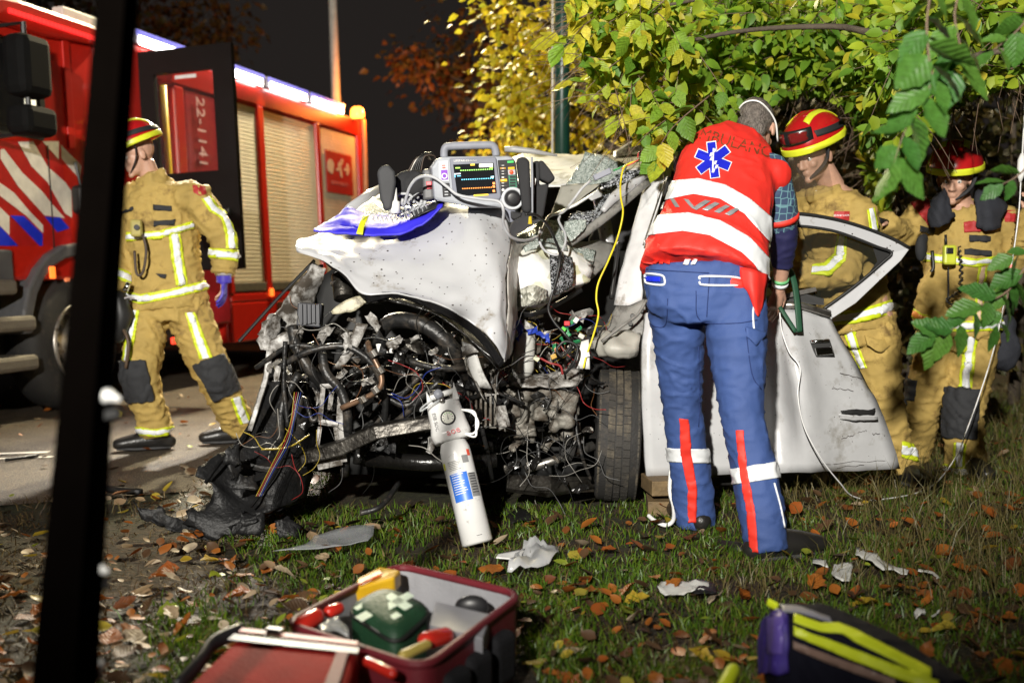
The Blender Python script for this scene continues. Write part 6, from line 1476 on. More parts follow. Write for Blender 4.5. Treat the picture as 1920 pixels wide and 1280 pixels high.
for i in range(13):
    u, v = 690 + i * 8.5, 414 - abs(i - 4) * 1.4 - i * .9
    MB().tube(spline(px([(u - 10, v + 4, 4.57), (u - 2, v - 8, 4.58), (u + 8, v - 4, 4.57), (u + 12, v + 6, 4.55)]), 4), [(.012, .002)] * 13, 6, ref=(0, 1, 0)).build('packet', random.choice([CLR, CLR, M('packet_grey', (.30, .31, .33), .4)]), br, smooth=True)
for i in range(8):
    c = P(755 + i * 7, 378 + (i % 3) * 6, 4.62); pts = [c + Vector((.05 * math.cos(a * .9) , .02 * math.sin(a), .035 * math.sin(a * .9 + i))) for a in [k * .5 for k in range(9)]]
    MB().tube(pts, .0065, 7).build('coiled_lead', M('lead_grey', (.42, .43, .45), .45), br, smooth=True)
MB().tube(px([(741, 400, 4.55), (740, 378, 4.55), (741, 376, 4.55), (742, 352, 4.55)]), [.022, .022, .010, .004], 12).build('vial', WPL, br, smooth=True)
MB().tube(px([(733, 382, 4.55), (749, 381, 4.55)]), .006, 8).build('vial_wings', WPL, br)
# cables of the monitor: each lies over other things, so each is its own
def lead(name, label, pts, r, mat, cat='cable', per=8):
    q = px(pts); o = cable(name, q, r, mat, None, per, 8); tag(o, label, cat); return o
LG = M('lead_grey', (.42, .43, .45), .45)
lead('grey_cable', 'grey patient cable looping in front of the heart monitor and down over the hood', [(758, 385, 4.55), (768, 352, 4.50), (785, 333, 4.47), (812, 332, 4.45), (838, 350, 4.44), (860, 366, 4.43), (900, 373, 4.42), (935, 378, 4.42), (944, 395, 4.42), (944, 420, 4.46), (958, 444, 4.5), (985, 451, 4.6), (1010, 442, 4.75), (1018, 428, 4.8), (1030, 405, 4.9), (1055, 398, 4.95), (1075, 375, 4.98), (1090, 355, 4.98), (1108, 338, 5.0)], .0065, LG)
lead('grey_cable', 'pale cable dropping from the crazed glass into the crushed scuttle', [(1050, 405, 4.92), (1048, 415, 4.88), (1060, 440, 4.8), (1058, 462, 4.75), (1045, 478, 4.72), (1022, 470, 4.72), (1011, 450, 4.72), (1013, 428, 4.78)], .0055, LG)
lead('black_cable', 'black plug cable running from the monitor down into the wreck', [(985, 402, 4.46), (1005, 403, 4.48), (1025, 420, 4.55), (1040, 448, 4.62), (1050, 480, 4.66), (1044, 520, 4.66), (1034, 555, 4.66), (1028, 580, 4.64), (1040, 605, 4.62), (1058, 625, 4.60), (1070, 645, 4.60), (1055, 668, 4.58), (1044, 655, 4.58), (1060, 640, 4.58), (1082, 650, 4.58), (1076, 680, 4.58), (1060, 700, 4.6)], .006, BLK)
lead('yellow_cable', 'thin yellow cable hanging down from the roof past the white pillar', [(1245, 285, 5.0), (1200, 300, 4.98), (1172, 312, 4.95), (1164, 340, 4.9), (1164, 370, 4.86), (1168, 400, 4.82), (1158, 445, 4.8), (1140, 490, 4.76), (1122, 530, 4.74), (1118, 560, 4.72), (1122, 590, 4.7), (1112, 630, 4.66), (1100, 665, 4.64), (1094, 690, 4.62)], .0042, M('cable_yellow', (.75, .62, .02), .4))
lead('green_cable', 'thin green and black cable along the top of the roof edge', [(1150, 320, 5.0), (1180, 308, 4.98), (1215, 296, 4.96), (1260, 284, 4.9), (1300, 280, 4.9)], .0045, M('cable_green', (.03, .28, .08), .4))
lead('red_cable', 'thin red cable curling in a loop on the roof edge', [(1165, 316, 4.96), (1190, 304, 4.95), (1212, 290, 4.95), (1210, 282, 4.95), (1198, 286, 4.95), (1196, 296, 4.95)], .003, M('cable_red', (.6, .03, .03), .4))
cp = MB().box(P(1129, 327, 4.96), (.085, .03, .028), Matrix.Rotation(R(-24), 3, 'Y')); o = cp.build('cable_joint', GD, None, origin=P(1129, 327, 4.96), bev=.004); tag(o, 'slate grey cable joint lying on the crazed black glass', 'cable joint')
lead('drip_line', 'thin white drip line looping from the car door to the right edge', [(1462, 586, 4.72), (1466, 620, 4.68), (1480, 660, 4.66), (1500, 690, 4.64), (1496, 740, 4.60), (1508, 800, 4.60), (1540, 860, 4.62), (1575, 905, 4.7), (1600, 930, 4.8), (1650, 936, 4.9), (1740, 915, 5.1), (1790, 860, 5.2), (1815, 800, 5.2), (1835, 745, 5.2), (1856, 680, 5.2), (1874, 610, 5.2), (1896, 500, 5.2), (1910, 400, 5.2), (1914, 340, 5.2)], .0032, M('drip_white', (.75, .75, .75), .3), 'tube')
dc = thing('drip_chamber', 'white drip chamber hanging at the right edge of the picture', 'drip', P(1914, 320, 5.2))
MB().tube(px([(1917, 288, 5.2), (1916, 300, 5.2), (1914, 326, 5.2), (1913, 342, 5.2)]), [.008, .019, .019, .005], 12).build('chamber', WPL, dc, smooth=True)
MB().tube(px([(1917, 290, 5.2), (1925, 150, 5.2)]), .004, 6).build('tube', WPL, dc)
MB().tube(px([(1896, 496, 5.19), (1893, 510, 5.19)]), .010, 8).build('clip', M('clip_red', (.6, .04, .02), .4), dc)
sp = thing('green_strap', 'dark green strap hanging over the belt line of the open door', 'strap', P(1495, 600, 4.7))
MB().tube(spline(px([(1472, 502, 4.84), (1482, 506, 4.80), (1490, 530, 4.76), (1495, 565, 4.73), (1498, 600, 4.715), (1500, 622, 4.715)]), 5), [(.016, .003)] * 26, 6, ref=(1, 0, 0)).build('webbing', M('strap_green', (.015, .07, .035), .6), sp, smooth=True)
MB().tube(spline(px([(1462, 575, 4.74), (1478, 600, 4.72), (1492, 622, 4.71)]), 4), [(.010, .002)] * 9, 6, ref=(1, 0, 0)).build('webbing', M('strap_green', (.015, .07, .035), .6), sp, smooth=True)
wh = lead('white_tube', 'short white tube curled on the grass beside the front wheel', [(1258, 880, 4.62), (1256, 920, 4.56), (1263, 950, 4.5), (1262, 975, 4.42), (1248, 984, 4.40), (1228, 976, 4.42), (1216, 966, 4.46)], .009, WPL, 'tube')

# ------------------------------------------------------------------ oxygen bottle
b0 = P(896, 1024, 4.12); b0.z = .02; b1 = P(848, 822, 4.24); ax = (b1 - b0).normalized()
oz = thing('oxygen_bottle', 'white oxygen bottle with gauge leaning on the crushed car front', 'oxygen bottle', b0)
OM = frame(b0, Vector((1, 0, 0)), ax.cross(Vector((1, 0, 0))).cross(ax) if False else ax); OM = Matrix((Vector((1, 0, 0)) - ax * ax.x, Vector((0, 0, 0)), ax)).transposed()
exx = (Vector((1, 0, 0)) - ax * ax.x).normalized(); eyy = ax.cross(exx); OM = Matrix((exx, eyy, ax)).transposed().to_4x4(); OM.translation = b0
BW = M('bottle_white', (.68, .68, .67), .28, var=.03, coat=.3, dirt=.08, dcol=(.3, .28, .25), ds=20)
Lh = (b1 - b0).length; r = .061
MB().lathe([(.001, 0), (r - .008, .0), (r, .008), (r, Lh * .84), (r * .97, Lh * .90), (r * .82, Lh * .965), (r * .5, Lh), (.001, Lh)], OM, 40).build('cylinder', BW, oz, smooth=True)
def wrap(name, a0, a1, h0, h1, mat, k=1.0, parent=None):
    vs = []; n = 12
    for i in range(n + 1):
        a = R(a0 + (a1 - a0) * i / n)
        for h in (h0, h1): vs.append(OM @ Vector(((r + .0008 * k) * math.sin(a), -(r + .0008 * k) * math.cos(a), h)))
    return MB().add(vs, [(2 * i, 2 * i + 2, 2 * i + 3, 2 * i + 1) for i in range(n)]).build(name, mat, parent or oz, smooth=True)
lbm = M('label_blue', (.035, .16, .62), .4)
wrap('label', -45, 24, Lh * .40, Lh * .66, lbm); wrap('label', 26, 62, Lh * .42, Lh * .64, M('label_grey', (.22, .22, .22), .5))
wrap('label', -42, 16, Lh * .68, Lh * .78, M('label_paper', (.58, .58, .56), .5)); wrap('label', 18, 44, Lh * .74, Lh * .81, M('label_grey', (.22, .22, .22))); wrap('label', 44, 60, Lh * .80, Lh * .86, M('label_red', (.7, .08, .04), .5)); wrap('label', -70, -56, Lh * .72, Lh * .78, M('band_yellow', (.7, .7, .02)))
for i in range(9):
    wrap('print_line', -36, -36 + rnd(30, 52), Lh * (.645 - i * .022), Lh * (.651 - i * .022), WPL, 2)
for i in range(6): wrap('print_line', -36, -36 + rnd(30, 48), Lh * (.770 - i * .015), Lh * (.774 - i * .015), KEYS, 2)
for i in range(8): wrap('print_line', 30, 58, Lh * (.63 - i * .025), Lh * (.638 - i * .025), KEYS, 2)
wrap('scuff', 4, 24, Lh * .07, Lh * .074, KEYS, 2)
# head with gauge
hb = Matrix.Translation(b1) @ OM.to_3x3().to_4x4(); hz = lambda x, y, z: hb @ Vector((x, y, z))
hd = MB().tube([hz(0, 0, -.012), hz(0, 0, .02), hz(0, .0, .06), hz(-.002, .0, .11), hz(-.004, 0, .15)], [(.073, .062), (.082, .070), (.074, .062), (.070, .056), (.066, .05)], 20, ref=exx, ex=2.8)
link('valve_guard', grow(hd, .007, 2), BW, oz, smooth=True)
for s_ in (-1, 1):
    MB().prism([hz(s_ * .066, -.045, .14), hz(s_ * .036, -.05, .14), hz(s_ * .056, -.045, .205)] if s_ < 0 else [hz(.036, -.05, .14), hz(.066, -.045, .14), hz(.058, -.045, .215)], OM.to_3x3() @ Vector((0, .07, 0))).build('guard_horn', BW, oz, bev=.006)
MB().tube([hz(-.06, -.01, .175), hz(.055, -.01, .185)], .012, 10).build('carry_bar', BW, oz, smooth=True)
MB().tube([hz(-.012, -.05, .18), hz(-.012, .02, .18)], .018, 10).build('valve_knob', GREY, oz, smooth=True)
MB().tube([hz(-.004, -.055, .148), hz(-.004, -.072, .148)], .011, 12).build('outlet', STEEL, oz, smooth=True)
gz = hb @ Matrix.Translation((.004, -.060, .075)) @ Matrix.Rotation(R(90), 4, 'X')
gg = MB().lathe([(.001, .010), (.024, .010)], gz, 28).build('gauge', M('gauge_face', (.65, .65, .55), .4), oz, smooth=True)
MB().lathe([(.024, .006), (.024, .014), (.029, .014), (.030, -.02)], gz, 28).build('gauge_rim', KEYS, gg, smooth=True)
MB().prism([gz @ Vector(p) for p in ((-.002, -.008, .0115), (.002, -.008, .0115), (.001, .018, .0115))], gz.to_3x3() @ Vector((0, 0, .001))).build('needle', KEYS, gg)
for k in range(9):
    a = R(-120 + k * 30); MB().prism([gz @ Vector((math.sin(a) * q + math.cos(a) * w, math.cos(a) * q - math.sin(a) * w, .0108)) for q, w in ((.016, -.0015), (.016, .0015), (.021, .0015), (.021, -.0015))], gz.to_3x3() @ Vector((0, 0, .0006))).build('gauge_mark', M('gauge_green', (.10, .5, .08), .4) if 2 < k < 7 else KEYS, gg)
text('maker_mark', 'aoe', .038, hb @ frame((.012, -.0725, .018), (1, 0, .1), (0, 0, 1)), M('mark_red', (.6, .03, .04), .4), oz, .001)
text('side_print', 'ESB SOC', .020, hb @ frame((-.048, -.062, .07), (0, 0, -1), (1, 0, .1)), KEYS, oz, .0005)
for k in range(2):
    MB().tube(spline([hz(.06, -.03, .10), hz(.10 + k * .01, -.04, .075), hz(.115 - k * .012, -.04, .03 - k * .01), hz(.09, -.04, -.005 - k * .015), hz(.05, -.05, .0)], 5), .0045, 6).build('outlet_tube', WPL, oz, smooth=True)
MB().tube(spline([hz(-.01, -.07, .15), hz(-.06, -.075, .135), hz(-.092, -.07, .125), hz(-.085, -.06, .14), hz(-.03, -.06, .165)], 5), .004, 6).build('outlet_tube', CLR, oz, smooth=True)

# ------------------------------------------------------------------ red bag in the foreground
bag = thing('first_aid_bag', 'open red first aid bag with grey lining in the foreground grass', 'bag', (-.27, 2.7, 0))
c4 = [Vector((-.33, 3.10, 0)), Vector((.03, 2.81, 0)), Vector((-.19, 2.27, 0)), Vector((-.555, 2.57, 0))]
def rounded(c, rr, n=5):
    out = []
    for i in range(4):
        p, a, b = c[i], c[i - 1], c[(i + 1) % 4]
        d0 = (a - p).normalized(); d1 = (b - p).normalized()
        for k in range(n + 1):
            t = k / n; out.append((p + d0 * rr * (1 - t) ** 2 + d1 * rr * t ** 2))
    return out
RB = M('bag_red', (.30, .012, .009), .75, var=.15, bump=.3, bs=120, spec=.12)
RBD = M('bag_red_dark', (.14, .010, .018), .6, bump=.2, bs=200)
LIN = M('lining_grey', (.30, .30, .32), .6, var=.1, bump=.2, bs=100)
ctr = sum(c4, Vector()) / 4
def ring(sc, z, rr=.07): return [ctr + (p - ctr) * sc + Vector((0, 0, z)) for p in rounded(c4, rr)]
def loft(name, rings, mat, t, close=None, smooth=True):
    n = len(rings[0]); vs = [p for r_ in rings for p in r_]; fs = [(i * n + j, i * n + (j + 1) % n, (i + 1) * n + (j + 1) % n, (i + 1) * n + j) for i in range(len(rings) - 1) for j in range(n)]
    if close is not None: fs.append(tuple(range(close * n, close * n + n)))
    return MB().add(vs, fs).build(name, mat, t, smooth=smooth)
loft('outer_wall', [ring(.97, .01), ring(1.0, .08), ring(1.0, .215)], RBD, bag)
loft('lining', [ring(.965, .218), ring(.95, .10), ring(.93, .045)], LIN, bag, 2)
rim = ring(.985, .222); MB().tube(rim + [rim[0]], .011, 8).build('rim_piping', RBD, bag, smooth=True)
# lid lying open towards the left
A_, B_, C_, D_ = P(455, 1182, 2.50), P(672, 1208, 2.34), P(640, 1330, 2.06), P(318, 1310, 2.16)
ld = MB().prism([A_, B_, C_, D_], (0, .02, -.11)).build('lid', RB, bag, bev=.022, bn=4); ld.data.polygons.foreach_set('use_smooth', [True] * len(ld.data.polygons))
def onlid(a, b, z=.004): return A_.lerp(B_, a).lerp(D_.lerp(C_, a), b) + Vector((0, 0, z))
MB().prism([onlid(-.02, .10), onlid(1.02, .10), onlid(1.02, .20), onlid(-.02, .20)], (0, 0, .004)).build('strap', KEYS, bag, bev=.001)
MB().prism([onlid(.86, .20), onlid(.95, .20), onlid(.95, 1.0), onlid(.86, 1.0)], (0, 0, .005)).build('strap', RBD, bag, bev=.001)
MB().prism([onlid(.0, .0, .006), onlid(1.0, .0, .006), onlid(1.0, .07, .006), onlid(.0, .07, .006)], (0, 0, .003)).build('lid_edge_highlight', M('edge_highlight', (.40, .12, .11), .45), bag, bev=.001)  # pale strip paints the light caught along the lid's edge
MB().prism([onlid(.22, -.03, .01), onlid(.36, -.03, .01), onlid(.36, .03, .01), onlid(.22, .03, .01)], (0, 0, .006)).build('buckle', WPL, bag, bev=.002)
MB().tube(spline(px([(455, 1180, 2.52), (400, 1205, 2.45), (375, 1240, 2.38), (330, 1290, 2.3)]), 4), [(.02, .012)] * 13, 8).build('carry_strap', KEYS, bag, smooth=True)
for a in (.3, .55, .75):
    q = ctr + (c4[1].lerp(c4[2], a) - ctr) * 1.02 + Vector((0, 0, .11)); MB().box(q, (.10, .05, .13), Matrix.Rotation(R(58), 3, 'Z')).build('side_pocket', M('pocket_black', (.012, .012, .014), .85, bump=.3, spec=.2), bag, bev=.02, bn=3)
# things in the bag, each of its own
gpz = .255
gc = [P(648, 1135, 2.69), P(722, 1095, 2.76), P(812, 1135, 2.69), P(742, 1198, 2.53)]
gpo = thing('green_pouch', 'dark green first aid pouch with a white cross lying in the red bag', 'first aid pouch', (sum(gc, Vector()) / 4))
rg = rounded(gc, .045); gce = sum(gc, Vector()) / 4
GRP = M('pouch_green', (.008, .045, .018), .6, var=.12, bump=.25, bs=80)
loft('pouch', [[gce + (p - gce) * .98 + Vector((0, 0, -.12)) for p in rg], [p + Vector((0, 0, -.02)) for p in rg], [gce + (p - gce) * .95 for p in rg], [gce + (p - gce) * .6 + Vector((0, -.003, .008)) for p in rg]], GRP, gpo, 3)
MB().tube([p + Vector((0, 0, -.014)) for p in rg + rg[:1]], .006, 6).build('pouch_piping', M('pouch_dark', (.01, .012, .01), .6), gpo, smooth=True)
gx_ = (gc[2] - gc[3]).normalized(); gy_ = (gc[1] - gc[2]).normalized() * -1; gx_, gy_ = (gc[1] - gc[0]).normalized(), (gc[0] - gc[3]).normalized(); gn_ = gx_.cross(gy_).normalized(); gn_ = gn_ if gn_.z > 0 else -gn_
CW = M('print_white', (.55, .66, .52), .5)
def gmark(x0, x1, y0, y1): MB().prism([gce + gx_ * x + gy_ * y + gn_ * .0092 for x, y in ((x0, y0), (x1, y0), (x1, y1), (x0, y1))], (0, 0, .0012)).build('print', CW, gpo)
gmark(.012, .036, -.05, .04); gmark(-.016, .064, -.018, .010)
gmark(-.085, -.022, -.005, .025); gmark(-.05, -.006, -.062, -.040); gmark(-.065, -.03, .045, .062)
yp = [P(664, 1102, 2.86), P(670, 1082, 2.94), P(712, 1060, 3.04), P(752, 1068, 2.98), P(740, 1080, 2.9)]
yq = thing('yellow_pack', 'yellow packet with an orange panel on the rim of the red bag', 'packet', yp[0])
MB().prism(yp, (.0, .01, -.05)).build('packet', M('pack_yellow', (.72, .42, .015), .4), yq, bev=.008)
MB().prism(px([(672, 1098, 2.85), (678, 1088, 2.89), (712, 1071, 2.96), (716, 1078, 2.93)]), (0, 0, .006)).build('panel', M('pack_orange', (.75, .13, .03), .4), yq)
def simple(name, label, cat, pts, rads, mat, n=12, cap='round'):
    q = px(pts); o = MB().tube(q, rads, n, cap=cap).build(name, mat, None, smooth=True, origin=q[0]); tag(o, label, cat); return o
RBT = M('bottle_red', (.55, .025, .015), .25, coat=.4)
simple('red_bottle', 'red bottle end poking from the bag left of the green pouch', 'bottle', [(565, 1172, 2.56), (592, 1156, 2.60)], [.022, .022], RBT)
simple('red_bottle', 'small red cap behind the green pouch in the bag', 'bottle', [(618, 1146, 2.66), (634, 1140, 2.68)], [.016, .016], RBT)
simple('red_bottle', 'red bottle lying right of the green pouch above the yellow stick', 'bottle', [(800, 1200, 2.46), (835, 1192, 2.52)], [.022, .022], RBT)
simple('yellow_stick', 'dull yellow stick lying near the front rim of the red bag', 'stick', [(756, 1228, 2.36), (800, 1208, 2.42)], [.012, .012], M('stick_yellow', (.45, .35, .08), .4))
simple('red_scissors', 'red and amber handles between the lid and the red bag', 'scissors', [(690, 1240, 2.30), (735, 1262, 2.24)], [.012, .012], RBT)
o = sheet('clear_bag', [[(598, 1172, 2.54), (625, 1158, 2.60), (650, 1170, 2.6)], [(604, 1186, 2.5), (630, 1180, 2.54), (655, 1190, 2.54)]], CLR, None, amp=.012, fr=20, origin=P(625, 1175, 2.55)); tag(o, 'crumpled clear wrapper beside the red bottle end in the bag', 'wrapper')
dv = [P(816, 1126, 2.70), P(920, 1150, 2.62), P(905, 1196, 2.5), P(805, 1172, 2.58)]
o = MB().prism(dv, (0, .01, -.06)).build('grey_box', M('box_grey', (.22, .22, .24), .5), None, origin=dv[0], bev=.004); tag(o, 'flat grey box with pale edges in the right half of the red bag', 'box')
o = MB().ball(P(885, 1136, 2.78), (.045, .02, .03)).build('black_roll', KEYS, None, smooth=True, origin=P(885, 1136, 2.78)); tag(o, 'small black roll against the grey lining of the red bag', 'roll')

# ------------------------------------------------------------------ dark bag with yellow strips on the right
hv = thing('rescue_bag', 'dark blue rescue bag with two bright yellow strips at the lower right edge', 'bag', (.75, 2.4, 0))
q0, q1, q2, q3 = P(1446, 1215, 2.50), P(1520, 1222, 2.50), P(1640, 1275, 2.38), P(1790, 1340, 2.24)
bgm = MB().tube([q0, q1, q2, q3], [(.085, .095), (.10, .115), (.095, .11), (.07, .075)], 24, ref=(.3, 1, 0), ex=3.)
BGM = grow(bgm, .009, 4, .004, (10, 10, 10)); w_ = BGM.copy(); link('body', BGM, M('bag_navy', (.007, .007, .014), .8, bump=.3, bs=200, spec=.12), hv, smooth=True)
strip('yellow_strip', w_, [(1490, 1153), (1540, 1170), (1572, 1170), (1610, 1186), (1660, 1212), (1745, 1256)], [(1488, 1168), (1540, 1186), (1580, 1190), (1610, 1208), (1660, 1232), (1745, 1276)], HIV, hv, .004)
strip('yellow_strip', w_, [(1488, 1174), (1560, 1200), (1640, 1232), (1760, 1278)], [(1488, 1190), (1560, 1220), (1640, 1254), (1760, 1300)], HIV, hv, .004)
strip('dull_strip', w_, [(1486, 1200), (1560, 1228), (1680, 1272)], [(1486, 1214), (1560, 1244), (1680, 1288)], M('strip_dull', (.22, .14, .11), .5), hv, .004)
strip('grey_edge', w_, [(1462, 1136), (1500, 1140), (1555, 1160)], [(1470, 1150), (1500, 1152), (1560, 1170)], M('edge_grey', (.22, .22, .26), .5), hv, .004)
VIO = M('pocket_violet', (.045, .025, .22), .6, var=.4, vs=20)
strip('end_pocket', w_, [(1430, 1176), (1444, 1156), (1462, 1148), (1478, 1160)], [(1432, 1262), (1446, 1262), (1462, 1262), (1476, 1256)], VIO, hv, .008, .006)
strip('pocket_highlight', w_, [(1452, 1158), (1472, 1160)], [(1454, 1226), (1470, 1222)], M('pocket_pale', (.12, .08, .36), .4), hv, .016, .003)
MB().tube(px([(1440, 1128, 2.52), (1458, 1138, 2.5)]), [(.010, .004)] * 2, 6).build('pull_tab', HIV, hv)
simple('strap_end', 'bright yellow strap end standing in the grass left of the dark bag', 'strap', [(1356, 1290, 2.24), (1374, 1256, 2.30)], [.016, .016], HIV)

# ------------------------------------------------------------------ litter on the ground
def litter(name, label, cat, rows, mat, amp=.008, fr=16, th=.0015, seed=0., jag=.003, lift=.045):
    rr = []
    for r_ in rows:
        rr.append([G(u, v, lift + rnd(0, .008)) for u, v in r_])
    o = sheet(name, rr, mat, None, th=th, amp=amp, fr=fr, seed=seed, jag=jag, raw=True, su=4, sv=4, origin=rr[0][0]); tag(o, label, cat); return o
litter('plastic_sheet', 'clear plastic sheet lying on dark grass before the crushed front', 'plastic sheet', [[(590, 1004), (640, 988), (702, 980)], [(570, 1020), (640, 1012), (700, 1000)], [(512, 1032), (620, 1024), (690, 1012)]], glass_mat('sheet_clear', (.55, .57, .6), .14, .55), .008, 9, lift=.055, jag=.002)
litter('plastic_bag', 'crumpled translucent white plastic bag on the grass right of the bottle', 'plastic bag', [[(985, 1020), (1002, 1008), (1015, 1012)], [(965, 1040), (1005, 1030), (1048, 1028)], [(950, 1062), (985, 1060), (1030, 1048)]], glass_mat('bag_milky', (.65, .66, .67), .2, .35), .03, 24, seed=4, lift=.055)
litter('paper_card', 'flat white card on the grass close to the foot of the bottle', 'paper', [[(934, 1036), (985, 1028)], [(930, 1046), (975, 1046)]], WPL, .004)
litter('white_wrapper', 'torn white wrapper with ragged lower edge lying in mid lawn', 'wrapper', [[(1238, 1088), (1280, 1086), (1330, 1088)], [(1232, 1102), (1282, 1096), (1326, 1102)], [(1248, 1114), (1290, 1104), (1318, 1106)]], M('paper_white', (.66, .66, .62), .5), .016, 22, seed=2)
litter('paper_strip', 'folded white paper piece next to the black shoe', 'paper', [[(1524, 1044), (1548, 1046)], [(1524, 1054), (1552, 1062)]], M('paper_white', (.66, .66, .62)), .008)
litter('paper_strip', 'curled white paper loop between two other scraps', 'paper', [[(1565, 1056), (1588, 1052), (1600, 1056)], [(1560, 1072), (1578, 1068), (1596, 1070)], [(1564, 1080), (1580, 1086), (1596, 1086)]], M('paper_white', (.66, .66, .62)), .014, 20)
litter('paper_strip', 'long ragged white paper strip trailing to the right in the dry grass', 'paper', [[(1606, 1026), (1640, 1034), (1660, 1052), (1705, 1068)], [(1604, 1038), (1630, 1050), (1655, 1062), (1700, 1076)]], M('paper_white', (.66, .66, .62)), .010, 20)
litter('paper_strip', 'thin white paper end at the right of the long strip', 'paper', [[(1722, 1066), (1748, 1068), (1762, 1082)], [(1722, 1070), (1744, 1073), (1756, 1086)]], M('paper_white', (.66, .66, .62)), .006)
litter('paper_scrap', 'tiny crumpled white scrap near the yellow striped bag', 'paper', [[(1714, 1142), (1734, 1140)], [(1718, 1152), (1736, 1150)]], M('paper_white', (.66, .66, .62)), .014, 30)
litter('paper_scrap', 'small twisted pale scrap beside the tiny white one', 'paper', [[(1750, 1146), (1768, 1136)], [(1746, 1156), (1762, 1146)]], M('paper_white', (.66, .66, .62)), .014, 30)
litter('plastic_shard', 'dark broken plastic shard lying at the front wheel', 'shard', [[(950, 965), (975, 950), (1000, 968)], [(960, 978), (985, 972), (1000, 978)]], LINER, .006, lift=.03)
litter('plastic_shard', 'black shard half hidden under the torn white wrapper', 'shard', [[(1316, 1088), (1340, 1092)], [(1300, 1112), (1345, 1112)]], LINER, .006)
wdm = M('wood_block', (.15, .10, .045), .7, var=.25, vs=30, bump=.4, bs=60)
for k, (a, b) in enumerate((((1216, 950), (1262, 930)), ((1220, 972), (1262, 962)))):
    c = G((a[0] + b[0]) / 2, 972, 0); c.z = .045 + .09 * (1 - k); c.y = 4.72
    o = MB().box(c, (.11, .20, .065), Matrix.Rotation(.12 - .2 * k, 3, 'Z')).build('wood_block', wdm, None, origin=c, bev=.004); tag(o, ('upper' if k == 0 else 'lower') + ' wooden chock of the pair stacked under the car sill', 'wood block')
def stick(label, pts, r, m=None):
    q = [G(u, v, r) for u, v in pts]; o = MB().tube(spline(q, 4), r, 6).build('stick', m or BARK, None, smooth=True, origin=q[0]); tag(o, label, 'stick')
stick('thin dark twig on the tarmac at the left edge', [(10, 862), (40, 858), (72, 853)], .010, DARK)
stick('flat black strip lying on the road right of the stake', [(178, 914), (220, 918), (264, 922)], .018, LINER)
stick('pale bent stick in the dry grass at the right', [(1790, 1050), (1830, 1040), (1870, 1020)], .006)
simple('dark_lump', 'dark lump of torn trim on the grass behind the right shoe', 'trim piece', [(1348, 1022, 4.2), (1385, 1030, 4.1)], [.025, .03], LINER)
# ------------------------------------------------------------------ overhanging beech
bt = thing('beech_tree', 'beech whose lit green branches hang over the paramedic from the upper right', 'tree', (3.6, 5.2, 0))
MB().tube([(3.6, 5.2, 0), (3.55, 5.15, 1.2), (3.5, 5.1, 2.6), (3.4, 5.0, 4.2)], [.16, .14, .12, .08], 14).build('trunk', BARK, bt, smooth=True)
for pts, r_ in (([(3.5, 5.1, 2.4), P(1750, 60, 4.8), P(1560, 50, 5.2), P(1380, 60, 5.2), P(1200, 100, 5.0)], .022), ([(3.5, 5.1, 2.6), P(1800, -40, 4.2), P(1500, -30, 5.2), P(1250, 10, 4.9)], .022), ([(3.5, 5.1, 2.2), P(1850, 100, 4.4), P(1700, 160, 5.8), P(1560, 150, 5.9)], .016), ([(3.45, 5.05, 3.0), P(1850, -120, 3.4), P(1745, -40, 2.8)], .02)):
    s_ = spline(pts, 6); MB().tube(s_, [r_ * (1 - .75 * i / len(s_)) for i in range(len(s_))], 8).build('limb', BARK, bt, smooth=True)
MASK = [(1062, -20), (1070, 60), (1095, 120), (1120, 170), (1160, 195), (1180, 240), (1225, 285), (1262, 290), (1290, 262), (1330, 250), (1380, 240), (1440, 205), (1480, 180), (1560, 182), (1600, 215), (1615, 300), (1640, 400), (1662, 405), (1685, 330), (1720, 270), (1770, 230), (1800, 190), (1850, 170), (1930, 150), (1930, -20)]
def inside(u, v, poly=MASK):
    c = False; j = len(poly) - 1
    for i in range(len(poly)):
        (xi, yi), (xj, yj) = poly[i], poly[j]
        if (yi > v) != (yj > v) and u < (xj - xi) * (v - yi) / (yj - yi) + xi: c = not c
        j = i
    return c
def to_px(p):
    d = p - CAM; z = d.y * CP - d.z * SP; yy = d.y * SP + d.z * CP; return 960 + F * d.x / z, 640 - F * yy / z
lf_g = [leaf_mesh('beech_leaf', GRN, ir=.03, n=7, W=rnd(.28, .38), curl=rnd(-.05, .22), fold=rnd(.05, .28), tooth=.08) for _ in range(6)]; lf_y = [leaf_mesh('beech_leaf_lime', GRY, ir=.03, n=7, W=rnd(.28, .38), curl=rnd(-.05, .22), fold=rnd(.05, .28), tooth=.08) for _ in range(6)]
big = []; rest = []
TW = M('twig', (.14, .09, .06), .7)
def twig(pts, n, L, spread=.75, r=.0028, part=True, jitter=.25):
    s_ = spline(pts, 5); mb = MB().tube(s_, [r * (1.2 - .8 * i / len(s_)) for i in range(len(s_))], 5)
    mb.build('twig', TW, bt, smooth=True); out = []
    for k in range(n):
        t = (k + .5) / n * (len(s_) - 1); i = int(t); p = s_[i].lerp(s_[min(i + 1, len(s_) - 1)], t - i)
        d = (s_[min(i + 1, len(s_) - 1)] - s_[max(i - 1, 0)]).normalized(); sd = d.cross(Vector((0, -1, .3))).normalized() * (1 if k % 2 else -1)
        dr = d * .55 + sd * spread + Vector((rnd(-jitter, jitter), rnd(-jitter, jitter), rnd(-jitter, jitter) - .25))
        out.append(lm(p, dr, L * rnd(.75, 1.2)))
    out.append(lm(s_[-1], (s_[-1] - s_[-2]).normalized() + Vector((0, 0, -.15)), L)); return out
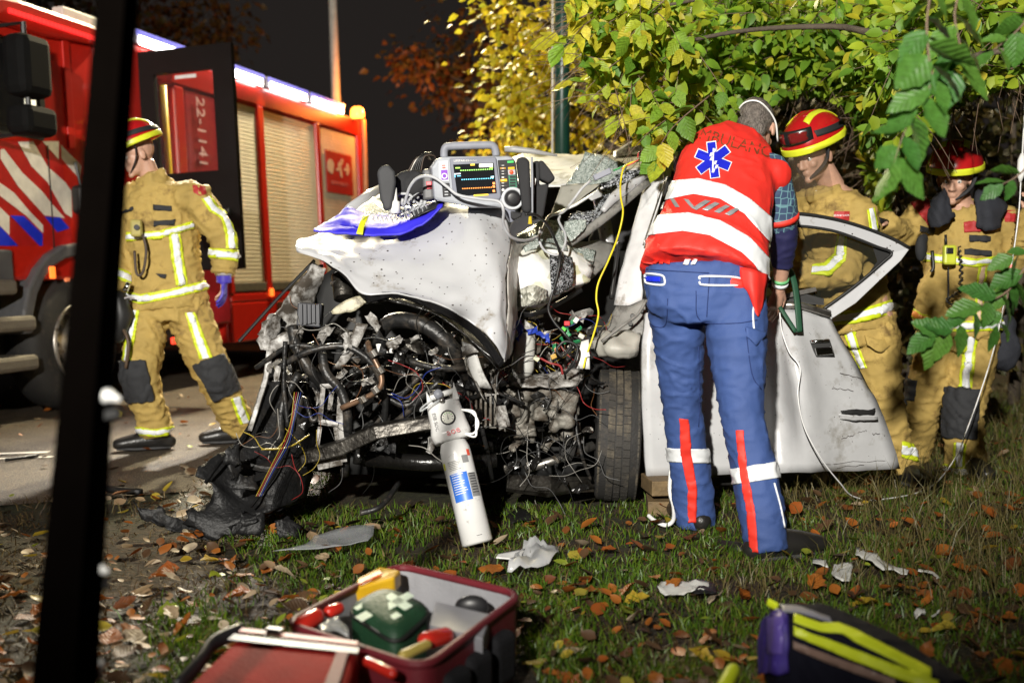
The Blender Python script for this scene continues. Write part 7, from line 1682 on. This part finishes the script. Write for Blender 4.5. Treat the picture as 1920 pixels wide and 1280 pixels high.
# near sprigs
big += twig(px([(1748, -30, 2.72), (1738, 40, 2.70), (1742, 110, 2.68), (1748, 150, 2.67), (1722, 200, 2.66), (1695, 250, 2.66), (1676, 305, 2.65)]), 17, .112)
big += twig(px([(1800, -20, 2.8), (1790, 30, 2.78), (1800, 90, 2.76), (1790, 130, 2.75)]), 8, .11)
big += twig(px([(1935, 480, 3.1), (1890, 545, 3.1), (1840, 572, 3.08), (1790, 615, 3.06), (1752, 628, 3.05)]), 15, .088)
big += twig(px([(1890, 520, 3.12), (1888, 560, 3.1), (1870, 610, 3.1)]), 7, .08)
big += twig(px([(1940, 20, 3.0), (1905, 60, 3.0), (1862, 95, 3.0)]), 5, .085); big += twig(px([(1940, 300, 3.1), (1905, 332, 3.1), (1880, 345, 3.1)]), 4, .07); big += twig(px([(1945, 440, 3.1), (1925, 470, 3.1), (1900, 480, 3.1)]), 3, .08)
big += twig(px([(1310, 85, 5.0), (1210, 110, 4.95), (1130, 150, 4.9), (1075, 155, 4.9)]), 11, .105); big += twig(px([(1250, 20, 4.8), (1160, 50, 4.8), (1080, 80, 4.8), (1040, 80, 4.8)]), 12, .110)
big += twig(px([(1300, 240, 5.0), (1200, 232, 4.95), (1130, 200, 4.9), (1105, 180, 4.9)]), 9, .10); big += twig(px([(1330, 180, 4.5), (1270, 230, 4.45), (1240, 270, 4.4), (1232, 300, 4.4)]), 10, .095)
big += twig(px([(1280, -30, 4.6), (1225, 20, 4.6), (1180, 70, 4.6)]), 9, .105)
mat_of = {}
for i in range(1350):
    for _ in range(30):
        u, v = rnd(1070, 1930), rnd(-40, 400)
        if inside(u, v) and noise.noise((u / 75, v / 55, 3)) + .4 * noise.noise((u / 28, v / 28, 7)) > rnd(-.35, .35): break
    Y = rnd(5.7, 7.0) if 1300 < u < 1700 else rnd(4.6, 6.4)
    d = Vector((rnd(-1, .3), rnd(-.6, .2), rnd(-.8, .1))).normalized(); p0 = P(u, v, Y); L = rnd(.22, .42)
    ms = twig([p0, p0 + d * L * .5 + Vector((0, 0, .02)), p0 + d * L], random.randint(7, 12), .074, r=.002)
    rest += [m for m in ms if inside(*to_px(m.translation + Vector(m.col[0][:3]) * .5))]
rest.sort(key=lambda m: (m.translation - CAM).length)
near = rest[:max(0, 300 - len(big))]; rest = rest[len(near):]
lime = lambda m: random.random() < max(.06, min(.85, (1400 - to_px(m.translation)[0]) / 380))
pl = [[], []]; dimmed = []
for m in big + near:
    if m.translation.y < 3.3: dimmed.append(m)
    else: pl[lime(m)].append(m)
GRD = leaf_mat('leaf_dimmed', (.035, .13, .022), (.10, .22, .03), .5, .35, (.06, .17, .025))  # darker leaf copy, dimmed to offset the strong lamp on near leaves
place_leaves(dimmed, [leaf_mesh('beech_leaf_dimmed', GRD, ir=.03, n=8, W=rnd(.28, .38), curl=rnd(-.05, .25), fold=rnd(.05, .28), tooth=.08) for _ in range(6)], bt)
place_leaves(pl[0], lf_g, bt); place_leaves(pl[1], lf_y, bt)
sl = [[], []]
for m in rest: sl[lime(m)].append(m)
leaf_cloud('foliage', sl[0], GRN, bt, n=4); leaf_cloud('foliage', sl[1], GRY, bt, n=4)
# ------------------------------------------------------------------ fallen leaves
L_RUST = leaf_mat('fallen_rust', (.34, .085, .012), (.15, .045, .012), .55, .2, (.42, .14, .018)); L_TAN = leaf_mat('fallen_tan', (.48, .34, .20), (.34, .22, .12), .5, .2, (.55, .45, .32)); L_YEL = leaf_mat('fallen_yellow', (.55, .36, .03), (.48, .42, .06), .45, .3); L_BRN = leaf_mat('fallen_brown', (.12, .06, .025), (.07, .04, .02), .55, .15); L_GRN = leaf_mat('fallen_green', (.25, .33, .03), (.35, .40, .04), .45, .3)
KINDS = [(L_RUST, 'rust', 'rust orange beech leaf fallen on the ground'), (L_TAN, 'tan', 'pale tan dry leaf fallen on the ground'), (L_YEL, 'yellow', 'yellow leaf fallen on the ground'), (L_BRN, 'brown', 'dull brown dead leaf fallen on the ground'), (L_GRN, 'green', 'fresh yellow green leaf fallen on the ground')]
def keep_clear(x, y):
    c = Vector((x, y, 0))
    return (c - ctr.to_2d().to_3d()).length > .34 and not (x > .5 and x < 1.0 and y < 2.55) and not (-.6 < x + .0 < -.15 and y < 2.6)
LV = []
for i in range(2300):
    for _ in range(60):
        y = 2.45 + 7.5 * random.random() ** 1.5; x = rnd(-.55, .55) * y * 1.02
        rs = road_side(x, y)
        pr = .75 if 0 < rs < 1.3 else .55 if rs >= 1.3 else .13
        if x < -.6 and y < 3.6: pr = .9
        if not keep_clear(x, y) or (-.95 < x < .6 and 4.5 < y < 8.3): continue
        pr *= .45 + .9 * max(0, noise.noise((x * 1.6, y * 1.6, 5)) + .25)
        if random.random() < pr: break
    k = random.choices(range(5), [.50, .05 + (.24 if x < -.6 else 0), .10, .36, .04])[0]
    s_ = .026 + .066 * random.random() ** 1.4; m = (Matrix.Rotation(rnd(0, 6.28), 3, 'Z') @ Matrix.Rotation(rnd(-.6, .6), 3, 'X') @ Matrix.Rotation(rnd(-.45, .25), 3, 'Y') * s_).to_4x4()
    m.translation = (x, y, rnd(.012, .045) if rs > 0 else .008); LV.append((s_ / (Vector(m.translation) - CAM).length, k, m))
LV.sort(key=lambda q: -q[0])
lmes = [[leaf_mesh('fallen_' + n_, mt, ir=.06, n=7, W=rnd(.26, .4), fold=rnd(-.1, .5), curl=rnd(-.3, .25), tooth=.1) for _ in range(5)] for mt, n_, _ in KINDS]
MARKS = [((-.27, 2.7), 'the red bag'), ((.8, 2.4), 'the yellow striped bag'), ((-.1, 4.1), 'the oxygen bottle'), ((-1.25, 2.6), 'the black stake'), ((-.75, 4.05), 'the clear plastic sheet'), ((.1, 3.9), 'the milky plastic bag'), ((.46, 4.75), 'the front wheel'), ((.95, 3.9), "the paramedic's right shoe"), ((1.3, 3.9), 'the white paper strips'), ((.52, 3.5), 'the torn white wrapper'), ((-1.2, 4.5), 'the black torn bumper'), ((-2., 6.4), 'the walking fire fighter'), ((1.6, 5.3), 'the open car door'), ((2.3, 5.5), 'the fire fighter with kneepads'), ((.7, 4.6), 'the wooden chocks')]
for s_, k, m in LV[:290]:
    o = bpy.data.objects.new('fallen_leaf', random.choice(lmes[k])); COL.objects.link(o); o.matrix_world = m
    x, y = m.translation.x, m.translation.y
    d_, (mx_, my_), w_ = min((((x - q[0]) ** 2 + (y - q[1]) ** 2), q, w) for q, w in MARKS)
    dx, dy = x - mx_, y - my_
    where = ('right of ' if dx > 0 else 'left of ') if abs(dx) > abs(dy) else ('behind ' if dy > 0 else 'in front of ')
    far = 'close ' if d_ < .06 else 'well ' if d_ > .5 else ''
    size = 'large ' if m.to_scale().x > .068 else 'small ' if m.to_scale().x < .046 else ''
    tilt = 'tilted ' if abs(m.to_3x3().col[2].normalized().z) < .82 else ''
    tag(o, size + tilt + ['rust orange', 'pale tan', 'yellow', 'dull brown', 'yellow green'][k] + ' fallen leaf lying ' + far + where + w_, 'leaf', 'fallen autumn leaves')
for k in range(5):
    ms = [m for s_, kk, m in LV[290:] if kk == k]
    if ms:
        o = leaf_cloud('leaf_litter', ms, KINDS[k][0], None, n=4, W=.36, fold=.22, curl=-.12); tag(o, ['rust orange', 'pale tan', 'yellow', 'dull brown', 'yellow green'][k] + ' leaf litter scattered over the verge and road', 'leaf litter')
# ------------------------------------------------------------------ grass
def grass(name, label, N, hfun, mat, wmul=1., lean=.5, ok=None, seed=1):
    rg = np.random.default_rng(seed); V = []; Q = []
    y = 2.3 + (9.5 - 2.3) * rg.random(N) ** 1.75; x = (rg.random(N) - .5) * 1.08 * y
    pts = []
    for a, b in zip(x, y):
        if ok is not None and not ok(a, b): continue
        h = hfun(a, b)
        if h > 0: pts.append((a, b, h))
    n = len(pts); A = np.array(pts); ang = rg.random(n) * 6.283; ln = (rg.random(n) * .9 + .15) * lean; hh = A[:, 2] * (.55 + .9 * rg.random(n)); w = (.0016 + .0018 * rg.random(n)) * wmul
    dx, dy = np.cos(ang), np.sin(ang); a2 = rg.random(n) * 3.14; wx, wy = np.cos(a2) * w, np.sin(a2) * w
    vs = np.zeros((n, 5, 3)); base = np.stack([A[:, 0], A[:, 1], np.full(n, .002)], 1)
    for j, (t, k) in enumerate(((0, 1), (0, -1), (.55, .8), (.55, -.8), (1, 0))):
        vs[:, j, 0] = base[:, 0] + dx * ln * hh * t * t + wx * k; vs[:, j, 1] = base[:, 1] + dy * ln * hh * t * t + wy * k; vs[:, j, 2] = base[:, 2] + hh * (t - .25 * ln * t * t)
    off = np.arange(n)[:, None] * 5
    q = (off + np.array([0, 1, 3, 2])); t3 = (off + np.array([2, 3, 4]))
    me = bpy.data.meshes.new(name); me.vertices.add(n * 5); me.vertices.foreach_set('co', vs.ravel().astype('f'))
    li = np.concatenate([q.ravel(), t3.ravel()]); me.loops.add(len(li)); me.loops.foreach_set('vertex_index', li.astype('i')); me.polygons.add(2 * n)
    me.polygons.foreach_set('loop_start', np.concatenate([np.arange(n) * 4, 4 * n + np.arange(n) * 3]).astype('i')); me.polygons.foreach_set('loop_total', np.concatenate([np.full(n, 4), np.full(n, 3)]).astype('i')); me.update()
    o = link(name, me, mat); tag(o, label, 'grass', None, 'stuff'); return o
GR1 = leaf_mat('grass_green', (.06, .14, .010), (.16, .21, .016), .45, .3, (.09, .175, .012)); GR2 = leaf_mat('grass_straw', (.20, .16, .06), (.11, .10, .03), .5, .25)
def lawn(a, b):
    d = min(1, max(0, (a + 1.15 + .28 * noise.noise((a * 2, b * 2, 0)) + .12 * noise.noise((a * 7, b * 7, 0)) + (b - 3.5) * .02) / .35))
    if random.random() > d: return 0
    if road_side(a, b) < .1: return 0
    c = noise.noise((a * 2.6, b * 2.6, 8))
    if noise.noise((a * 3.3 + 9, b * 3.3, 2)) + .5 * noise.noise((a * 9, b * 9, 6)) < rnd(-.5, .3): return 0
    return .030 + .022 * max(0, c) + .02 * (random.random() ** 3)
def tufts(a, b):
    if road_side(a, b) < .25: return 0
    r_ = max(0, noise.noise((a * 1.9 + 3, b * 1.9, 4)) - .02)
    right = min(1, max(0, (a - .7) / .8)) * min(1, max(0, (b - 2.9) / .6))
    return (.05 + .20 * right * (random.random() ** 1.6)) if random.random() < r_ * 1.0 + right * .7 else 0
clear_ = lambda a, b: keep_clear(a, b) and not (-.85 < a < .5 and 4.85 < b < 8.4)
grass('grass', 'short green lawn of the verge around the wreck', 150000, lawn, GR1, 1.0, .9, clear_, 1)
def thatch(a, b):
    if road_side(a, b) < -.1: return 0
    return .022 + .02 * random.random() if random.random() < .55 + noise.noise((a * 4, b * 4, 1)) else 0
GR3 = leaf_mat('thatch_brown', (.09, .05, .018), (.20, .14, .05), .6, .2, (.05, .03, .012))
grass('thatch', 'flattened brown dead grass between the green blades', 60000, thatch, GR3, 1.1, 2.6, clear_, 5)
grass('dry_grass', 'long dry straw blades standing in the lawn on the right', 46000, tufts, GR2, .75, .9, clear_, 2)
